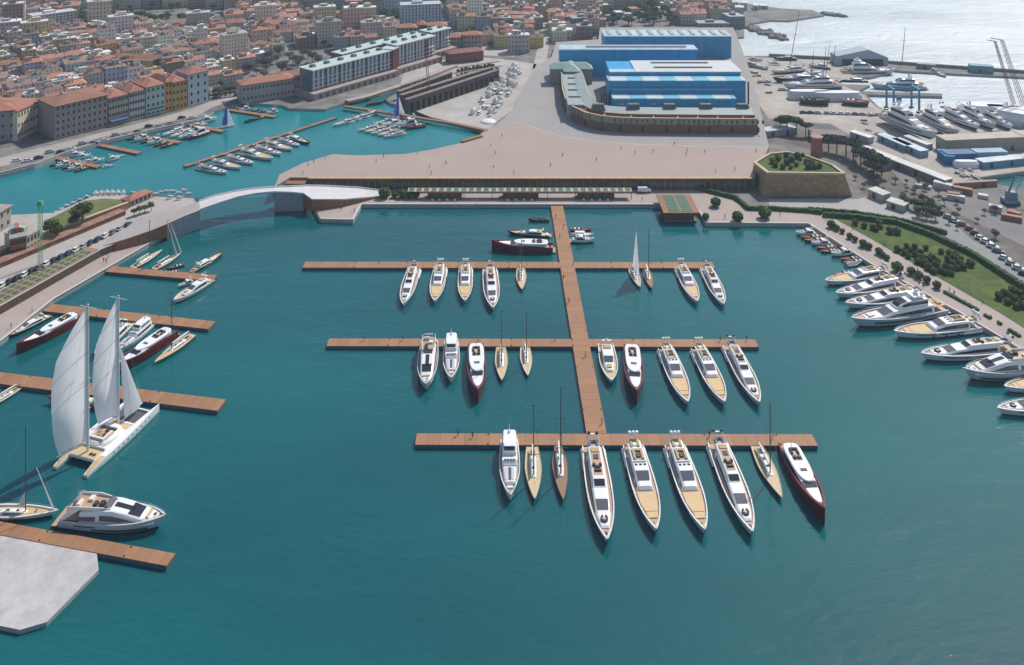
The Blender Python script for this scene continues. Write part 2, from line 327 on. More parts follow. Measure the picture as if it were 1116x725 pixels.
class Sup:
    """lengthwise lofted superstructure; stations (p, z, half top, half base)"""
    def __init__(s, parent, L, z0, st, m, name='cabin', shoulder=.78, bev=.1):
        s.L, s.z0, s.st, s.sh = L, z0, st, shoulder; rings = []
        for p, z, ht, hb_ in st:
            x = -L / 2 + L * p; zs = lerp(z0, z, shoulder); ys = lerp(hb_, ht, .55); zt = z - min(bev, (z - z0) * .2)
            h = [(hb_, z0), (ys, zs), (ht + .0, zt), (max(ht - .25, ht * .6), z)]
            rings.append([(x, a, b) for a, b in h] + [(x, -a, b) for a, b in h[::-1]])
        b = MB().loft(rings); b.build(name, m, parent, smooth=False); s.parent = parent
    def at(s, p):
        st = s.st
        for a, b in zip(st, st[1:]):
            if p <= b[0] + 1e-6:
                t = (p - a[0]) / max(b[0] - a[0], 1e-6); return tuple(lerp(a[i], b[i], t) for i in range(4))
        return st[-1]
    def pts(s, pa, pb): return sorted({pa, pb} | {q[0] for q in s.st if pa < q[0] < pb})
    def top(s, pa, pb, f, m, name, fa=None, off=.04, parent=None):
        b = MB(); prev = None; F0, F1 = (f, f) if fa is None else (fa, f)
        ps = s.pts(pa, pb)
        for p in ps:
            _, z, ht, _ = s.at(p); x = -s.L / 2 + s.L * p; w = ht * lerp(F0, F1, (p - pa) / (pb - pa)); cur = [(x, -w, z + off), (x, w, z + off)]
            if prev: b.add([prev[0], cur[0], cur[1], prev[1]], [(0, 1, 2, 3)])
            prev = cur
        return b.build(name, m, parent or s.parent)
    def side(s, pa, pb, fa, fb, m, name='side_window', off=.04, fe=None):
        for sg in (1, -1):
            b = MB(); prev = None
            ps = s.pts(pa, pb)
            for p in ps:
                _, z, ht, hb_ = s.at(p); x = -s.L / 2 + s.L * p; ys = lerp(hb_, ht, .55); e = 1 if fe is None else lerp(1, fe, ((p - pa) / (pb - pa)) ** 2)
                q = lambda f: (x, sg * (lerp(hb_, ys, f / s.sh) + off), lerp(s.z0, z, f))
                cur = [q(fa), q(min(s.sh, lerp(fa, fb, e)))]
                if prev: b.add([prev[0], cur[0], cur[1], prev[1]], [(0, 1, 2, 3) if sg < 0 else (3, 2, 1, 0)])
                prev = cur
            b.build(name, m, s.parent)
def oval(L, pa, pb, w, z0, z1, m, parent, name, n=18, blunt=2.6, aft=3.5, in_=.15):
    """rounded slab lying along the boat"""
    xa, xb = -L / 2 + L * pa, -L / 2 + L * pb; c = (xa + xb) / 2; h = (xb - xa) / 2
    def ring(z, s_):
        r = []
        for i in range(2 * n):
            t = 2 * math.pi * i / (2 * n); ct, st_ = math.cos(t), math.sin(t); e = 2 / (blunt if ct > 0 else aft)
            r.append((c + (h - s_) * math.copysign(abs(ct) ** e, ct), (w - s_) * math.copysign(abs(st_) ** e, st_), z))
        return r
    return MB().loft([ring(z0, 0), ring(lerp(z0, z1, .6), 0), ring(z1, in_)]).build(name, m, parent)
def bx(parent, name, m, x0, x1, y0, y1, z0, z1, taper=0):
    return MB().box(x0, x1, y0, y1, z0, z1, taper=taper).build(name, m, parent)
def sofa_u(parent, x0, x1, w, z, m, open_=1, name='sofa'):
    b = MB(); t = .55; h = .45
    b.box(x0, x1, w - t, w, z, z + h); b.box(x0, x1, -w, -w + t, z, z + h)
    if open_ > 0: b.box(x0 - t, x0 - .01, -w, w, z, z + h)
    else: b.box(x1 + .01, x1 + t, -w, w, z, z + h)
    return b.build(name, m, parent)
def rail(parent, L, at, pa, pb, h=.6, n=9, m=None):
    b = MB()
    for s in (1, -1):
        prev = None
        for i in range(n + 1):
            p = lerp(pa, pb, i / n); _, _, hb_, z = at(p); x = -L / 2 + L * p - .1; a = Vector((x, s * max(hb_ - .08, .05), z)); c = a + Vector((0, 0, h))
            b.tube(a, c, .025, n=4)
            if prev: b.tube(prev, c, .03, n=4)
            prev = c
    b.build('rail', m or steel, parent)
def domes(parent, x, z, ys, r=.42):
    a = MB().box(x - .25, x + .25, -ys[-1] - .3, ys[-1] + .3, z - .3, z).build('radar_arch', white, parent)
    for s in (1, -1):
        b = MB(); b.loft([[(x - .9, s * (ys[-1] + .25), z - 1.9), (x - .3, s * (ys[-1] + .25), z - 1.9), (x - .3, s * (ys[-1] + .1), z - 1.9), (x - .9, s * (ys[-1] + .1), z - 1.9)],
                          [(x - .2, s * (ys[-1] + .25), z - .05), (x + .2, s * (ys[-1] + .25), z - .05), (x + .2, s * (ys[-1] + .1), z - .05), (x - .2, s * (ys[-1] + .1), z - .05)]]); b.build('arch_leg', white, parent)
    for y in ys: MB().ball((x, y, z + r * .8), r, 10, 7).build('radar_dome', white, parent, smooth=True)

# ---- the kinds.  bow towards +X, keel on the root, waterline at z = 0
def yacht_beige(hullm=None, padm=None, L=27.0, B=6.1, name='motor_yacht', deckm=None):
    r = empty(name); at = hull(r, L, B, 1.9, 2.75, hullm or white, deckm or teak, inset=.3, pw=2.5)
    X = lambda p: -L / 2 + L * p
    hull_windows(r, L, at, .22, .50, .62, .80); hull_windows(r, L, at, .56, .78, .66, .78)
    s = Sup(r, L, 1.5, [(.13, 4.25, 1.75, 2.35), (.30, 4.35, 1.8, 2.4), (.41, 4.3, 1.7, 2.35), (.505, 3.35, 1.5, 2.2), (.55, 3.1, 1.45, 2.1), (.565, 2.5, 1.5, 2.0)], white)
    s.side(.15, .53, .30, .74, glass, fe=.75); s.top(.415, .50, .93, glass2, 'windscreen')
    for y in (-1.05, 0, 1.05): bx(r, 'skylight', glass, X(.335), X(.355), y - .32, y + .32, 4.34, 4.41)
    s.top(.14, .315, .82, teak, 'flybridge_deck', off=.05)
    sofa_u(r, X(.185), X(.285), 1.25, 4.37, cushy); bx(r, 'table', glass2, X(.21), X(.26), -.45, .45, 4.4, 4.85)
    bx(r, 'windbreak', white, X(.305), X(.318), -1.6, 1.6, 4.35, 4.75, .06)
    oval(L, -.005, .14, 1.75, 3.55, 3.75, white, r, 'aft_overhang', in_=.08, blunt=4)
    sofa_u(r, X(.035), X(.10), 1.15, 3.76, cushy); bx(r, 'sunbed', cushion, X(.05), X(.09), -.5, .5, 3.77, 4.05)
    domes(r, X(-.005), 5.5, (-.95, 0, .95), .46)
    bx(r, 'aft_sofa', cushion, X(.05), X(.09), -1.3, 1.3, 1.5, 2.0)
    # step-down side platform on the port side
    [MB().box(X(.0), X(.24), min(q * B * .40, q * (B / 2 + .1)), max(q * B * .40, q * (B / 2 + .1)), .6, 1.1, taper=.15).build('boarding_platform', white, r) for q in (1, -1)]; bx(r, 'swim_platform', teak, X(0) - 1.0, X(0) - .02, -B * .38, B * .38, .45, .62)
    f = MB(); a, za = at(.58)[0] * .82, at(.58)[1] + .3; c, zc = at(.80)[0] * .80, at(.80)[1] + .22; e, ze = at(.86)[0] * .76, at(.86)[1] + .2
    f.loft([[(X(.575), -a, za - .3), (X(.575), a, za - .3), (X(.575), a, za), (X(.575), -a, za)], [(X(.70), -at(.7)[0] * .84, za - .3), (X(.70), at(.7)[0] * .84, za - .3), (X(.70), at(.7)[0] * .84, za + .06), (X(.70), -at(.7)[0] * .84, za + .06)], [(X(.80), -c, zc - .4), (X(.80), c, zc - .4), (X(.80), c, zc + .1), (X(.80), -c, zc + .1)]])
    f.build('foredeck_pad', padm or tan, r)
    MB().loft([[(X(.806), -c * .97, zc - .3), (X(.806), c * .97, zc - .3), (X(.806), c * .97, zc + .09), (X(.806), -c * .97, zc + .09)], [(X(.87), -e, ze - .3), (X(.87), e, ze - .3), (X(.87), e, ze + .08), (X(.87), -e, ze + .08)]]).build('bow_pad', padm or tan, r)
    w = MB().box(X(.915), X(.935), -.22, -.05, at(.92)[1], at(.92)[1] + .3).build('windlass', dark, r)
    rail(r, L, at, .58, .985, .55)
    for p in (.3, .45, .6):
        for q in (1, -1): MB().ball((X(p), q * (at(p)[2] + .22), 1.0), .24, 6, 5, sq=1.6).build('fender', cushb, r)
    return r
def yacht_teak(hullm=None, L=28.0, B=6.0, name='motor_yacht'):
    r = empty(name); at = hull(r, L, B, 1.9, 2.7, hullm or white, teak, inset=.3, pw=2.5)
    X = lambda p: -L / 2 + L * p
    hull_windows(r, L, at, .2, .46, .6, .8); hull_windows(r, L, at, .52, .8, .66, .8)
    s = Sup(r, L, 1.5, [(.17, 3.8, 1.7, 2.1), (.46, 3.95, 1.65, 2.1), (.52, 3.75, 1.6, 2.1), (.64, 3.5, 1.5, 2.0), (.735, 2.9, 1.35, 1.85), (.76, 2.75, 1.3, 1.8), (.87, 2.7, .85, 1.0), (.885, 2.4, .8, .95)], white)
    s.side(.2, .73, .28, .74, glass, fe=.6); s.top(.645, .735, .92, glass2, 'windscreen')
    u = Sup(r, L, 3.7, [(.12, 4.7, 1.35, 1.7), (.40, 4.75, 1.35, 1.65), (.475, 4.6, 1.3, 1.6), (.535, 3.85, 1.25, 1.5)], white, 'flybridge')
    u.top(.478, .53, .94, glass, 'upper_windscreen'); u.top(.13, .44, .8, teak, 'flybridge_deck', off=.05)
    Sup(r, L, 3.55, [(.02, 3.75, 1.5, 1.5), (.17, 3.8, 1.55, 1.55)], teak, 'aft_overhang')
    sofa_u(r, X(.045), X(.11), 1.2, 3.78, bluec if hullm is None else cushb, name='aft_sofa')
    bx(r, 'spa_tub', glass2, X(.22), X(.27), -.6, .6, 4.72, 5.0); 
    for (px_, y) in ((.325, .75), (.325, -.75), (.35, .25), (.35, -.35)): bx(r, 'seat', cushb, X(px_), X(px_ + .025), y - .35, y + .35, 4.75, 5.3, .06)
    bx(r, 'helm', dark, X(.385), X(.41), -.8, .8, 4.72, 5.25, .08)
    bx(r, 'sunbed', cushy, X(.15), X(.19), -.9, .9, 4.74, 4.98)
    b = MB()
    for i in range(16):
        t0 = 2 * math.pi * i / 16; t1 = 2 * math.pi * (i + .96) / 16
        if i in (7, 8): continue
        p = lambda t, q, z: (X(.815) + math.cos(t) * q * 1.15, math.sin(t) * q * .95, z)
        b.loft([[p(t0, .5, 2.7), p(t0, .85, 2.7), p(t0, .85, 3.1), p(t0, .5, 3.1)], [p(t1, .5, 2.7), p(t1, .85, 2.7), p(t1, .85, 3.1), p(t1, .5, 3.1)]])
    b.build('round_lounge', cushb, r)
    MB().tube((X(.815), 0, 2.7), (X(.815), 0, 3.0), .35, n=12).build('lounge_table', tan, r)
    a = MB().box(X(0) - .2, X(0) + .2, -1.3, 1.3, 5.3, 5.5).build('radar_arch', white, r)
    for s_ in (1, -1): MB().tube((X(.06), s_ * 1.35, 3.7), (X(0), s_ * 1.25, 5.3), .1).build('arch_leg', white, r); MB().ball((X(0), s_ * .95, 5.8), .42, 8, 6).build('radar_dome', dark, r)
    [MB().box(X(.0), X(.24), min(q * B * .40, q * (B / 2 + .1)), max(q * B * .40, q * (B / 2 + .1)), .6, 1.1, taper=.15).build('boarding_platform', white, r) for q in (1, -1)]; bx(r, 'swim_platform', teak, X(0) - 1, X(0) - .02, -B * .38, B * .38, .45, .62)
    bx(r, 'windlass', dark, X(.92), X(.945), -.3, .3, at(.93)[1], at(.93)[1] + .25, .05)
    rail(r, L, at, .5, .985, .5)
    return r
def yacht_red(L=26.0, B=6.2):
    r = empty('motor_yacht'); at = hull(r, L, B, 2.5, 4.2, redh, teak, inset=.5, pw=2.4, rake=.0, tr=.8, full=1.02, bul=.9, curve=2.2)
    X = lambda p: -L / 2 + L * p
    s = Sup(r, L, 1.6, [(.10, 3.1, 2.1, 2.4), (.60, 3.5, 2.0, 2.3), (.70, 3.2, 1.7, 2.0), (.88, 3.35, .95, 1.2), (.895, 3.0, .8, 1.0)], white)
    s.side(.14, .70, .35, .77, glass); s.top(.61, .69, .95, glass, 'windscreen')
    oval(L, .08, .635, 2.45, 3.55, 3.95, white, r, 'roof', blunt=2.4, aft=5)
    bx(r, 'cockpit_floor', dark, X(.17), X(.345), -1.25, 1.25, 3.9, 3.97); bx(r, 'cockpit_deck', tan, X(.18), X(.335), -1.0, 1.0, 3.97, 3.99)
    sofa_u(r, X(.20), X(.26), 1.15, 3.98, cushb, name='cockpit_sofa'); bx(r, 'seat', dark, X(.29), X(.325), -1.1, -.1, 3.99, 4.45, .05); bx(r, 'seat', dark, X(.29), X(.325), .2, 1.1, 3.99, 4.45, .05)
    bx(r, 'hatch', glass2, X(.46), X(.50), -.9, .9, 3.94, 3.99); bx(r, 'bow_hatch', dark, X(.815), X(.83), -.6, .6, 3.22, 3.28)
    for y in (.8, -.8): bx(r, 'engine_cap', dark, X(.03), X(.06), y - .4, y + .4, 1.7, 2.2, .08)
    MB().tube((X(.15), 0, 3.9), (X(.12), 0, 5.7), .07, .04).build('mast', mastm, r)
    bx(r, 'swim_platform', teak, X(0) - 1.1, X(0) - .02, -B * .36, B * .36, .4, .56)
    return r
def trawler(L=18.5, B=4.8):
    r = empty('trawler_yacht'); at = hull(r, L, B, 1.6, 2.8, white, teak, inset=.2, rake=.04)
    X = lambda p: -L / 2 + L * p
    s = Sup(r, L, 1.2, [(.06, 3.7, 1.8, 1.95), (.5, 3.8, 1.75, 1.95), (.54, 3.0, 1.6, 1.8)], white); s.side(.1, .5, .4, .75, glass)
    f = Sup(r, L, 1.3, [(.545, 2.75, 1.5, 1.75), (.80, 2.85, 1.1, 1.3), (.815, 2.5, 1.0, 1.2)], offwhite, 'trunk_cabin')
    for y in (-.75, 0, .75): bx(r, 'deck_panel', greyhull if y else glass2, X(.57), X(.775), y - .3, y + .3, 2.85, 2.93)
    b = Sup(r, L, 3.7, [(.08, 5.4, 1.5, 1.7), (.36, 5.5, 1.45, 1.65), (.42, 4.9, 1.4, 1.6)], white, 'bridge'); b.side(.12, .37, .4, .77, glass); b.top(.365, .415, .9, glass, 'windscreen')
    Sup(r, L, 5.45, [(.08, 5.65, 1.3, 1.3), (.30, 5.75, 1.55, 1.55), (.375, 5.7, 1.2, 1.2)], white, 'roof')
    for k, y in enumerate((-1.0, -.35, .35, 1.0)): bx(r, 'front_window', glass, X(.487), X(.51), y - .26, y + .26, 3.82, 3.86)
    MB().tube((X(.1), 0, 5.7), (X(.06), 0, 7.2), .1, .05).build('mast', white, r); MB().ball((X(.13), 0, 6.1), .35, 8, 6).build('radar_dome', white, r)
    for y in (.9, -.9): MB().tube((X(.06), y, 5.7), (X(.04), y, 7.3), .03, n=4).build('antenna', mastm, r)
    bx(r, 'bow_seat', cushion, X(.84), X(.88), -.7, .7, at(.86)[1], at(.86)[1] + .4, .05)
    rail(r, L, at, .35, .985, .7)
    return r
def flybridge(L=21.5, B=6.0, hi=False):
    r = empty('flybridge_yacht'); at = hull(r, L, B, 2.1, 2.9, greyhull, teak, inset=.25, pw=2.6, rake=.06)
    X = lambda p: -L / 2 + L * p
    hull_windows(r, L, at, .34, .86, .34, .46); hull_windows(r, L, at, .16, .38, .62, .74, glass2)
    s = Sup(r, L, 1.7, [(.20, 3.9, 2.0, 2.4), (.34, 4.35, 1.95, 2.45), (.52, 4.4, 1.8, 2.4), (.66, 3.8, 1.7, 2.25), (.80, 2.95, 1.45, 1.95), (.90, 2.6, 1.0, 1.3), (.91, 2.3, .9, 1.2)], white)
    s.side(.40, .80, .30, .72, glass2, fe=.35); s.side(.2, .36, .25, .6, glass2, 'side_wing')
    s.top(.50, .70, .30, glass, 'roof_panel'); s.top(.66, .775, .86, glass, 'windscreen')
    # flybridge cockpit
    bx(r, 'flybridge_deck', teak, X(.10), X(.44), -1.7, 1.7, 4.3, 4.42)
    for s_ in (1, -1):
        MB().loft([[(X(.07), s_ * 1.75, 4.2), (X(.07), s_ * 1.9, 4.2), (X(.07), s_ * 1.95, 4.85), (X(.07), s_ * 1.85, 4.85)], [(X(.3), s_ * 1.75, 4.3), (X(.3), s_ * 1.95, 4.3), (X(.3), s_ * 1.95, 5.05), (X(.3), s_ * 1.82, 5.05)], [(X(.49), s_ * 1.2, 4.3), (X(.49), s_ * 1.5, 4.3), (X(.49), s_ * 1.35, 4.6), (X(.49), s_ * 1.2, 4.6)]]).build('coaming', white, r)
        MB().loft([[(X(.0), s_ * 2.2, 2.0), (X(.03), s_ * 2.2, 2.0), (X(.03), s_ * 2.35, 2.0), (X(.0), s_ * 2.35, 2.0)], [(X(.10), s_ * 1.8, 4.3), (X(.2), s_ * 1.8, 4.3), (X(.2), s_ * 1.95, 4.3), (X(.10), s_ * 1.95, 4.3)]]).build('wing_support', white, r)
    MB().loft([[(X(.44), -1.5, 4.4), (X(.44), 1.5, 4.4), (X(.43), 1.4, 5.15), (X(.43), -1.4, 5.15)], [(X(.48), -1.35, 4.4), (X(.48), 1.35, 4.4), (X(.44), 1.3, 5.2), (X(.44), -1.3, 5.2)]]).build('flybridge_screen', glass2, r)
    bx(r, 'cushion_block', cushion, X(.13), X(.18), -1.3, .2, 4.43, 4.95, .05); bx(r, 'cushion_block', cushion, X(.22), X(.27), .1, 1.3, 4.43, 4.95, .05)
    bx(r, 'helm', dark, X(.36), X(.41), -1.1, .0, 4.43, 5.2, .08); bx(r, 'helm_seat', cushb, X(.30), X(.34), -1.1, -.1, 4.43, 5.1, .06)
    for s_ in (1, -1): MB().tube((X(.06), s_ * 1.8, 4.8), (X(.14), s_ * 1.2, 5.8), .09).build('arch_leg', steel, r)
    MB().box(X(.13), X(.16), -1.25, 1.25, 5.75, 5.88).build('arch_bar', steel, r)
    bx(r, 'cockpit_floor', teak, X(.0) + .05, X(.2), -2.1, 2.1, 2.02, 2.06); bx(r, 'cockpit_sofa', cushion, X(.04), X(.08), -.9, 1.4, 2.07, 2.6, .06); bx(r, 'cockpit_table', tan, X(.10), X(.13), -.4, .7, 2.5, 2.58)
    bx(r, 'swim_platform', teak, X(0) - 1.6, X(0) - .02, -2.3, 2.3, .45, .65)
    bx(r, 'bow_lounge', tan, X(.82), X(.85), -1.1, 1.1, 2.7, 3.05, .06); bx(r, 'bow_sunpad', cushion, X(.86), X(.93), -.75, .75, at(.9)[1], at(.9)[1] + .3, .1); bx(r, 'hatch', dark, X(.875), X(.90), -.15, .5, at(.9)[1] + .3, at(.9)[1] + .34)
    MB().tube((X(1) - .4, 0, at(.99)[3]), (X(1) + .7, 0, at(.99)[3] + .15), .06).build('bowsprit', steel, r)
    rail(r, L, at, .45, .985, .45)
    return r
def cruiser(L=16.0, B=4.3, hm=None, dm=None, name='cabin_cruiser'):
    r = empty(name); at = hull(r, L, B, 1.2, 1.9, hm or white, dm or tan, inset=.2, pw=2.4)
    X = lambda p: -L / 2 + L * p
    s = Sup(r, L, .9, [(.18, 2.7, 1.3, 1.6), (.40, 2.9, 1.25, 1.6), (.47, 2.75, 1.2, 1.55), (.58, 2.0, 1.05, 1.4), (.74, 1.8, .6, .85), (.75, 1.6, .5, .8)], white)
    s.side(.2, .56, .3, .75, glass, fe=.5); s.top(.475, .575, .92, glass2, 'windscreen'); bx(r, 'sunbed', cushy, X(.62), X(.70), -.5, .5, 1.95, 2.1)
    bx(r, 'flybridge_seat', cushy, X(.22), X(.30), -.9, .9, 2.78, 3.1, .05)
    for s_ in (1, -1): MB().tube((X(.12), s_ * 1.3, 1.8), (X(.16), s_ * 1.1, 3.7), .06).build('arch_leg', white, r)
    bx(r, 'radar_arch', white, X(.145), X(.175), -1.15, 1.15, 3.65, 3.8); MB().ball((X(.16), 0, 4.0), .25, 8, 5).build('radar_dome', white, r)
    bx(r, 'cockpit_sofa', cushion, X(.04), X(.09), -1.2, 1.2, .9, 1.35); bx(r, 'swim_platform', teak, X(0) - .9, X(0) - .02, -1.5, 1.5, .35, .48)
    rail(r, L, at, .55, .98, .5)
    return r
def superyacht(L=31.0, B=6.6):
    r = empty('superyacht'); at = hull(r, L, B, 2.1, 3.3, greyhull, teak, inset=.3, pw=2.5, rake=.07)
    X = lambda p: -L / 2 + L * p
    hull_windows(r, L, at, .15, .8, .5, .66)
    s = Sup(r, L, 1.7, [(.15, 4.2, 2.1, 2.6), (.45, 4.3, 2.0, 2.6), (.58, 4.1, 1.8, 2.4), (.70, 3.0, 1.5, 2.1), (.86, 2.9, .9, 1.2), (.87, 2.6, .8, 1.1)], white); s.side(.18, .68, .3, .74, glass, fe=.5); s.top(.59, .69, .92, glass2, 'windscreen')
    u = Sup(r, L, 4.2, [(.20, 6.2, 1.5, 1.8), (.42, 6.3, 1.4, 1.8), (.50, 5.6, 1.3, 1.7), (.54, 4.6, 1.2, 1.6)], white, 'upper_deck'); u.side(.2, .48, .3, .76, glass); u.top(.425, .53, .9, glass, 'upper_windscreen')
    bx(r, 'sun_deck', teak, X(.02), X(.15), -2.1, 2.1, 3.3, 3.45); bx(r, 'aft_sofa', cushy, X(.04), X(.08), -1.3, 1.3, 3.46, 3.9); bx(r, 'table', tan, X(.10), X(.13), -.6, .6, 3.9, 4.0)
    bx(r, 'hardtop', white, X(.22), X(.36), -1.7, 1.7, 7.2, 7.35, .1)
    for y in (1.3, -1.3): MB().tube((X(.25), y, 6.2), (X(.27), y, 7.2), .12).build('hardtop_leg', white, r)
    MB().box(X(.27), X(.31), -.25, .25, 7.3, 8.8, taper=.08).build('mast', white, r); MB().box(X(.28), X(.30), -1.2, 1.2, 8.1, 8.2).build('mast_crossbar', white, r)
    for y in (.8, -.8): MB().ball((X(.25), y, 7.8), .45, 8, 6).build('radar_dome', white, r)
    bx(r, 'swim_platform', teak, X(0) - 1.4, X(0) - .02, -2.3, 2.3, .45, .65)
    bx(r, 'bow_lounge', cushion, X(.76), X(.83), -.9, .9, 2.95, 3.3, .1); rail(r, L, at, .45, .985, .55)
    return r
def sloop(deckm, hullm, L=17.0, B=4.0, mast=17.5, name='sailing_yacht', sails=False, tr=.72, white_cabin=False, mm=None, big=False):
    r = empty(name); at = hull(r, L, B, 1.3 if big else .95, 1.7 if big else 1.25, hullm, deckm, inset=.3 if big else .12, bul=.3 if big else .12, pw=1.55, tr=tr, rake=.07, full=.8)
    X = lambda p: -L / 2 + L * p; mm = mm or mastm
    s = Sup(r, L, .8, [(.22, 1.35, .75, .95), (.30, 1.6, .72, .95), (.52, 1.5, .6, .85), (.60, 1.15, .4, .6)], white if white_cabin else offwhite, 'coachroof'); s.side(.28, .54, .35, .75, glass, fe=.6)
    bx(r, 'companionway', dark, X(.30), X(.35), -.28, .28, 1.6, 1.66); bx(r, 'hatch', glass, X(.44), X(.475), -.3, .3, 1.53, 1.6)
    bx(r, 'cockpit_well', dark, X(.08), X(.22), -.75, .75, 1.0, 1.03)
    for y in (.75, -.75): bx(r, 'cockpit_bench', cushion if big else deckm, X(.09), X(.22), y - .22, y + .22, 1.0, 1.35)
    for y in (.55, -.55) if big else (0,):
        b = MB()
        for i in range(12):
            t0, t1 = [2 * math.pi * q / 12 for q in (i, i + 1)]; b.tube((X(.11), y + math.cos(t0) * .42, 1.6 + math.sin(t0) * .42), (X(.11), y + math.cos(t1) * .42, 1.6 + math.sin(t1) * .42), .03, n=4)
        b.build('steering_wheel', steel, r)
    mx = X(.56)
    m_ = MB().tube((mx, 0, 1.1), (mx, 0, mast), .15, .10, 8).build('mast', mm, r)
    for q, w in ((.34, 1.5), (.66, 1.15)): MB().tube((mx, -w, mast * q), (mx, w, mast * q), .06, n=4).build('spreader', mm, m_)
    MB().tube((mx, -.9, mast), (mx, .9, mast), .05, n=4).build('crosstree', mm, m_)
    bo = MB().tube((mx - .1, 0, 2.5), (X(.10), 0, 2.75), .13, .1, 6).build('boom', mm, r)
    MB().loft([[(mx - .3, -.12, 2.6), (mx - .3, .12, 2.6), (mx - .3, .2, 3.1), (mx - .3, -.2, 3.1)], [(X(.3), -.3, 2.7), (X(.3), .3, 2.7), (X(.3), .22, 3.15), (X(.3), -.22, 3.15)], [(X(.11), -.18, 2.8), (X(.11), .18, 2.8), (X(.11), .1, 3.0), (X(.11), -.1, 3.0)]]).build('sail_cover', cushion, bo)
    b = MB()
    for a_, c_ in (((mx, 0, mast), (X(.985), 0, 1.2)), ((mx, 0, mast), (X(.01), 0, 1.1)), ((mx, B * .45, 1.1), (mx, 1.5, mast * .34)), ((mx, -B * .45, 1.1), (mx, -1.5, mast * .34)), ((mx, 1.5, mast * .34), (mx, 0, mast * .95)), ((mx, -1.5, mast * .34), (mx, 0, mast * .95))): b.tube(a_, c_, .018, n=3)
    b.build('rigging', steel, r)
    if big:
        for p in (.68, .73, .78, .83): bx(r, 'deck_hatch', dark, X(p), X(p + .022), -.75 * (1.1 - p), 1.9 * (1.1 - p), 1.18, 1.24)
        hull_windows(r, L, at, .15, .3, .5, .62); hull_windows(r, L, at, .4, .6, .5, .62); rail(r, L, at, .02, .98, .5, 12)
        for y in (.0, .5): MB().tube((X(.95) - y * 1.6, y, 1.3), (lerp(X(.95) - y, mx, .62), y * .4, lerp(1.3, mast, .5)), .10, .07).build('furled_sail', cushion, r)
        MB().loft([[(mx - 2.1, .0, 3.3), (mx - .2, 0, 3.0), (mx - .2, .08, 3.0), (mx - 2.1, .08, 3.3)], [(mx - .35, 0, 6.2), (mx - .15, 0, 6.2), (mx - .15, .08, 6.2), (mx - .35, .08, 6.2)]]).build('storm_sail', mat('sail_cloth', (.62, .61, .63), .8), r)
    return r
def cloth(name, col, k=.5):
    m = mat(name, col, .75, var=.05, scale=.4); n = m.node_tree.nodes; l = m.node_tree.links; t = n.new('ShaderNodeBsdfTranslucent'); t.inputs[0].default_value = (*col, 1); x = n.new('ShaderNodeMixShader'); x.inputs[0].default_value = k
    l.new(n['Principled BSDF'].outputs[0], x.inputs[1]); l.new(t.outputs[0], x.inputs[2]); l.new(x.outputs[0], n['Material Output'].inputs['Surface']); return m
sailm = cloth('sail_white', (.96, .94, .95), .72)
def wood_boat(L=9.0, B=2.5, hm=None, dm=None, name='wooden_launch', cover=False):
    r = empty(name); at = hull(r, L, B, .75, 1.15, hm or wood, dm or wood, inset=.12, bul=.15, pw=2.0, rake=.04)
    X = lambda p: -L / 2 + L * p
    bx(r, 'cockpit_well', dark, X(.12), X(.5), -.75, .75, .72, .76)
    for p in (.18, .36): bx(r, 'bench', cushion if hm is None else cushb, X(p), X(p + .08), -.7, .7, .76, 1.15, .04)
    bx(r, 'engine_box', mat('engine_box', (.3, .16, .08), .5), X(.02), X(.1), -.6, .6, .7, 1.05, .06)
    MB().loft([[(X(.50), -.8, .8), (X(.50), .8, .8), (X(.49), .7, 1.4), (X(.49), -.7, 1.4)], [(X(.53), -.75, .8), (X(.53), .75, .8), (X(.50), .7, 1.4), (X(.50), -.7, 1.4)]]).build('windscreen', glass2, r)
    if cover: MB().box(X(.15), X(.6), -.85, .85, 1.7, 1.8, taper=.1).build('canopy', white, r); [MB().tube((X(p), y, .8), (X(p), y, 1.75), .04, n=4).build('canopy_post', steel, r) for p in (.2, .55) for y in (.75, -.75)]
    return r
PROTO = {}; PL = {}
def proto(k):
    if k not in PROTO:
        PROTO[k] = {
            'A': lambda: yacht_beige(), 'B': lambda: yacht_teak(), 'C': lambda: yacht_red(), 'D': lambda: trawler(), 'G': lambda: flybridge(), 'H': lambda: cruiser(),
            'N': lambda: cruiser(20, 4.9, navy, tan, 'dark_hulled_yacht'), 'J': lambda: superyacht(), 'E': lambda: sloop(beige, mat('sand_hull', (.5, .42, .3), .35)), 'F': lambda: sloop(brownd, mat('brown_hull', (.16, .09, .055), .35, coat=.4), B=3.5, mast=20, tr=.32),
            'W': lambda: sloop(beige, white, white_cabin=True), 'K': lambda: sloop(tan, white, 20, 4.6, 24, white_cabin=True, big=True, mm=mastm),
            'w': lambda: wood_boat(), 'm': lambda: cruiser(9.5, 2.9, white, offwhite, 'small_motorboat'), 'c': lambda: wood_boat(9, 2.6, white, offwhite, 'open_motorboat', True), 't': lambda: wood_boat(8, 2.3, dark, dark, 'tender')}[k]()
        bpy.context.view_layer.update()
        PL[k] = {'A': 27, 'B': 28, 'C': 26, 'D': 18.5, 'G': 21.5, 'H': 16, 'N': 20, 'J': 31, 'E': 17, 'F': 17, 'W': 17, 'K': 20, 'w': 9, 'm': 9.5, 'c': 9, 't': 8}[k]
    return PROTO[k]
BOATC = {'A': 'motor yacht', 'B': 'motor yacht', 'C': 'motor yacht', 'D': 'trawler yacht', 'G': 'flybridge yacht', 'H': 'cabin cruiser', 'N': 'motor yacht', 'J': 'superyacht', 'E': 'sailing yacht', 'F': 'sailing yacht', 'W': 'sailing yacht', 'K': 'sailing yacht', 'w': 'launch', 'm': 'motorboat', 'c': 'motorboat', 't': 'tender'}
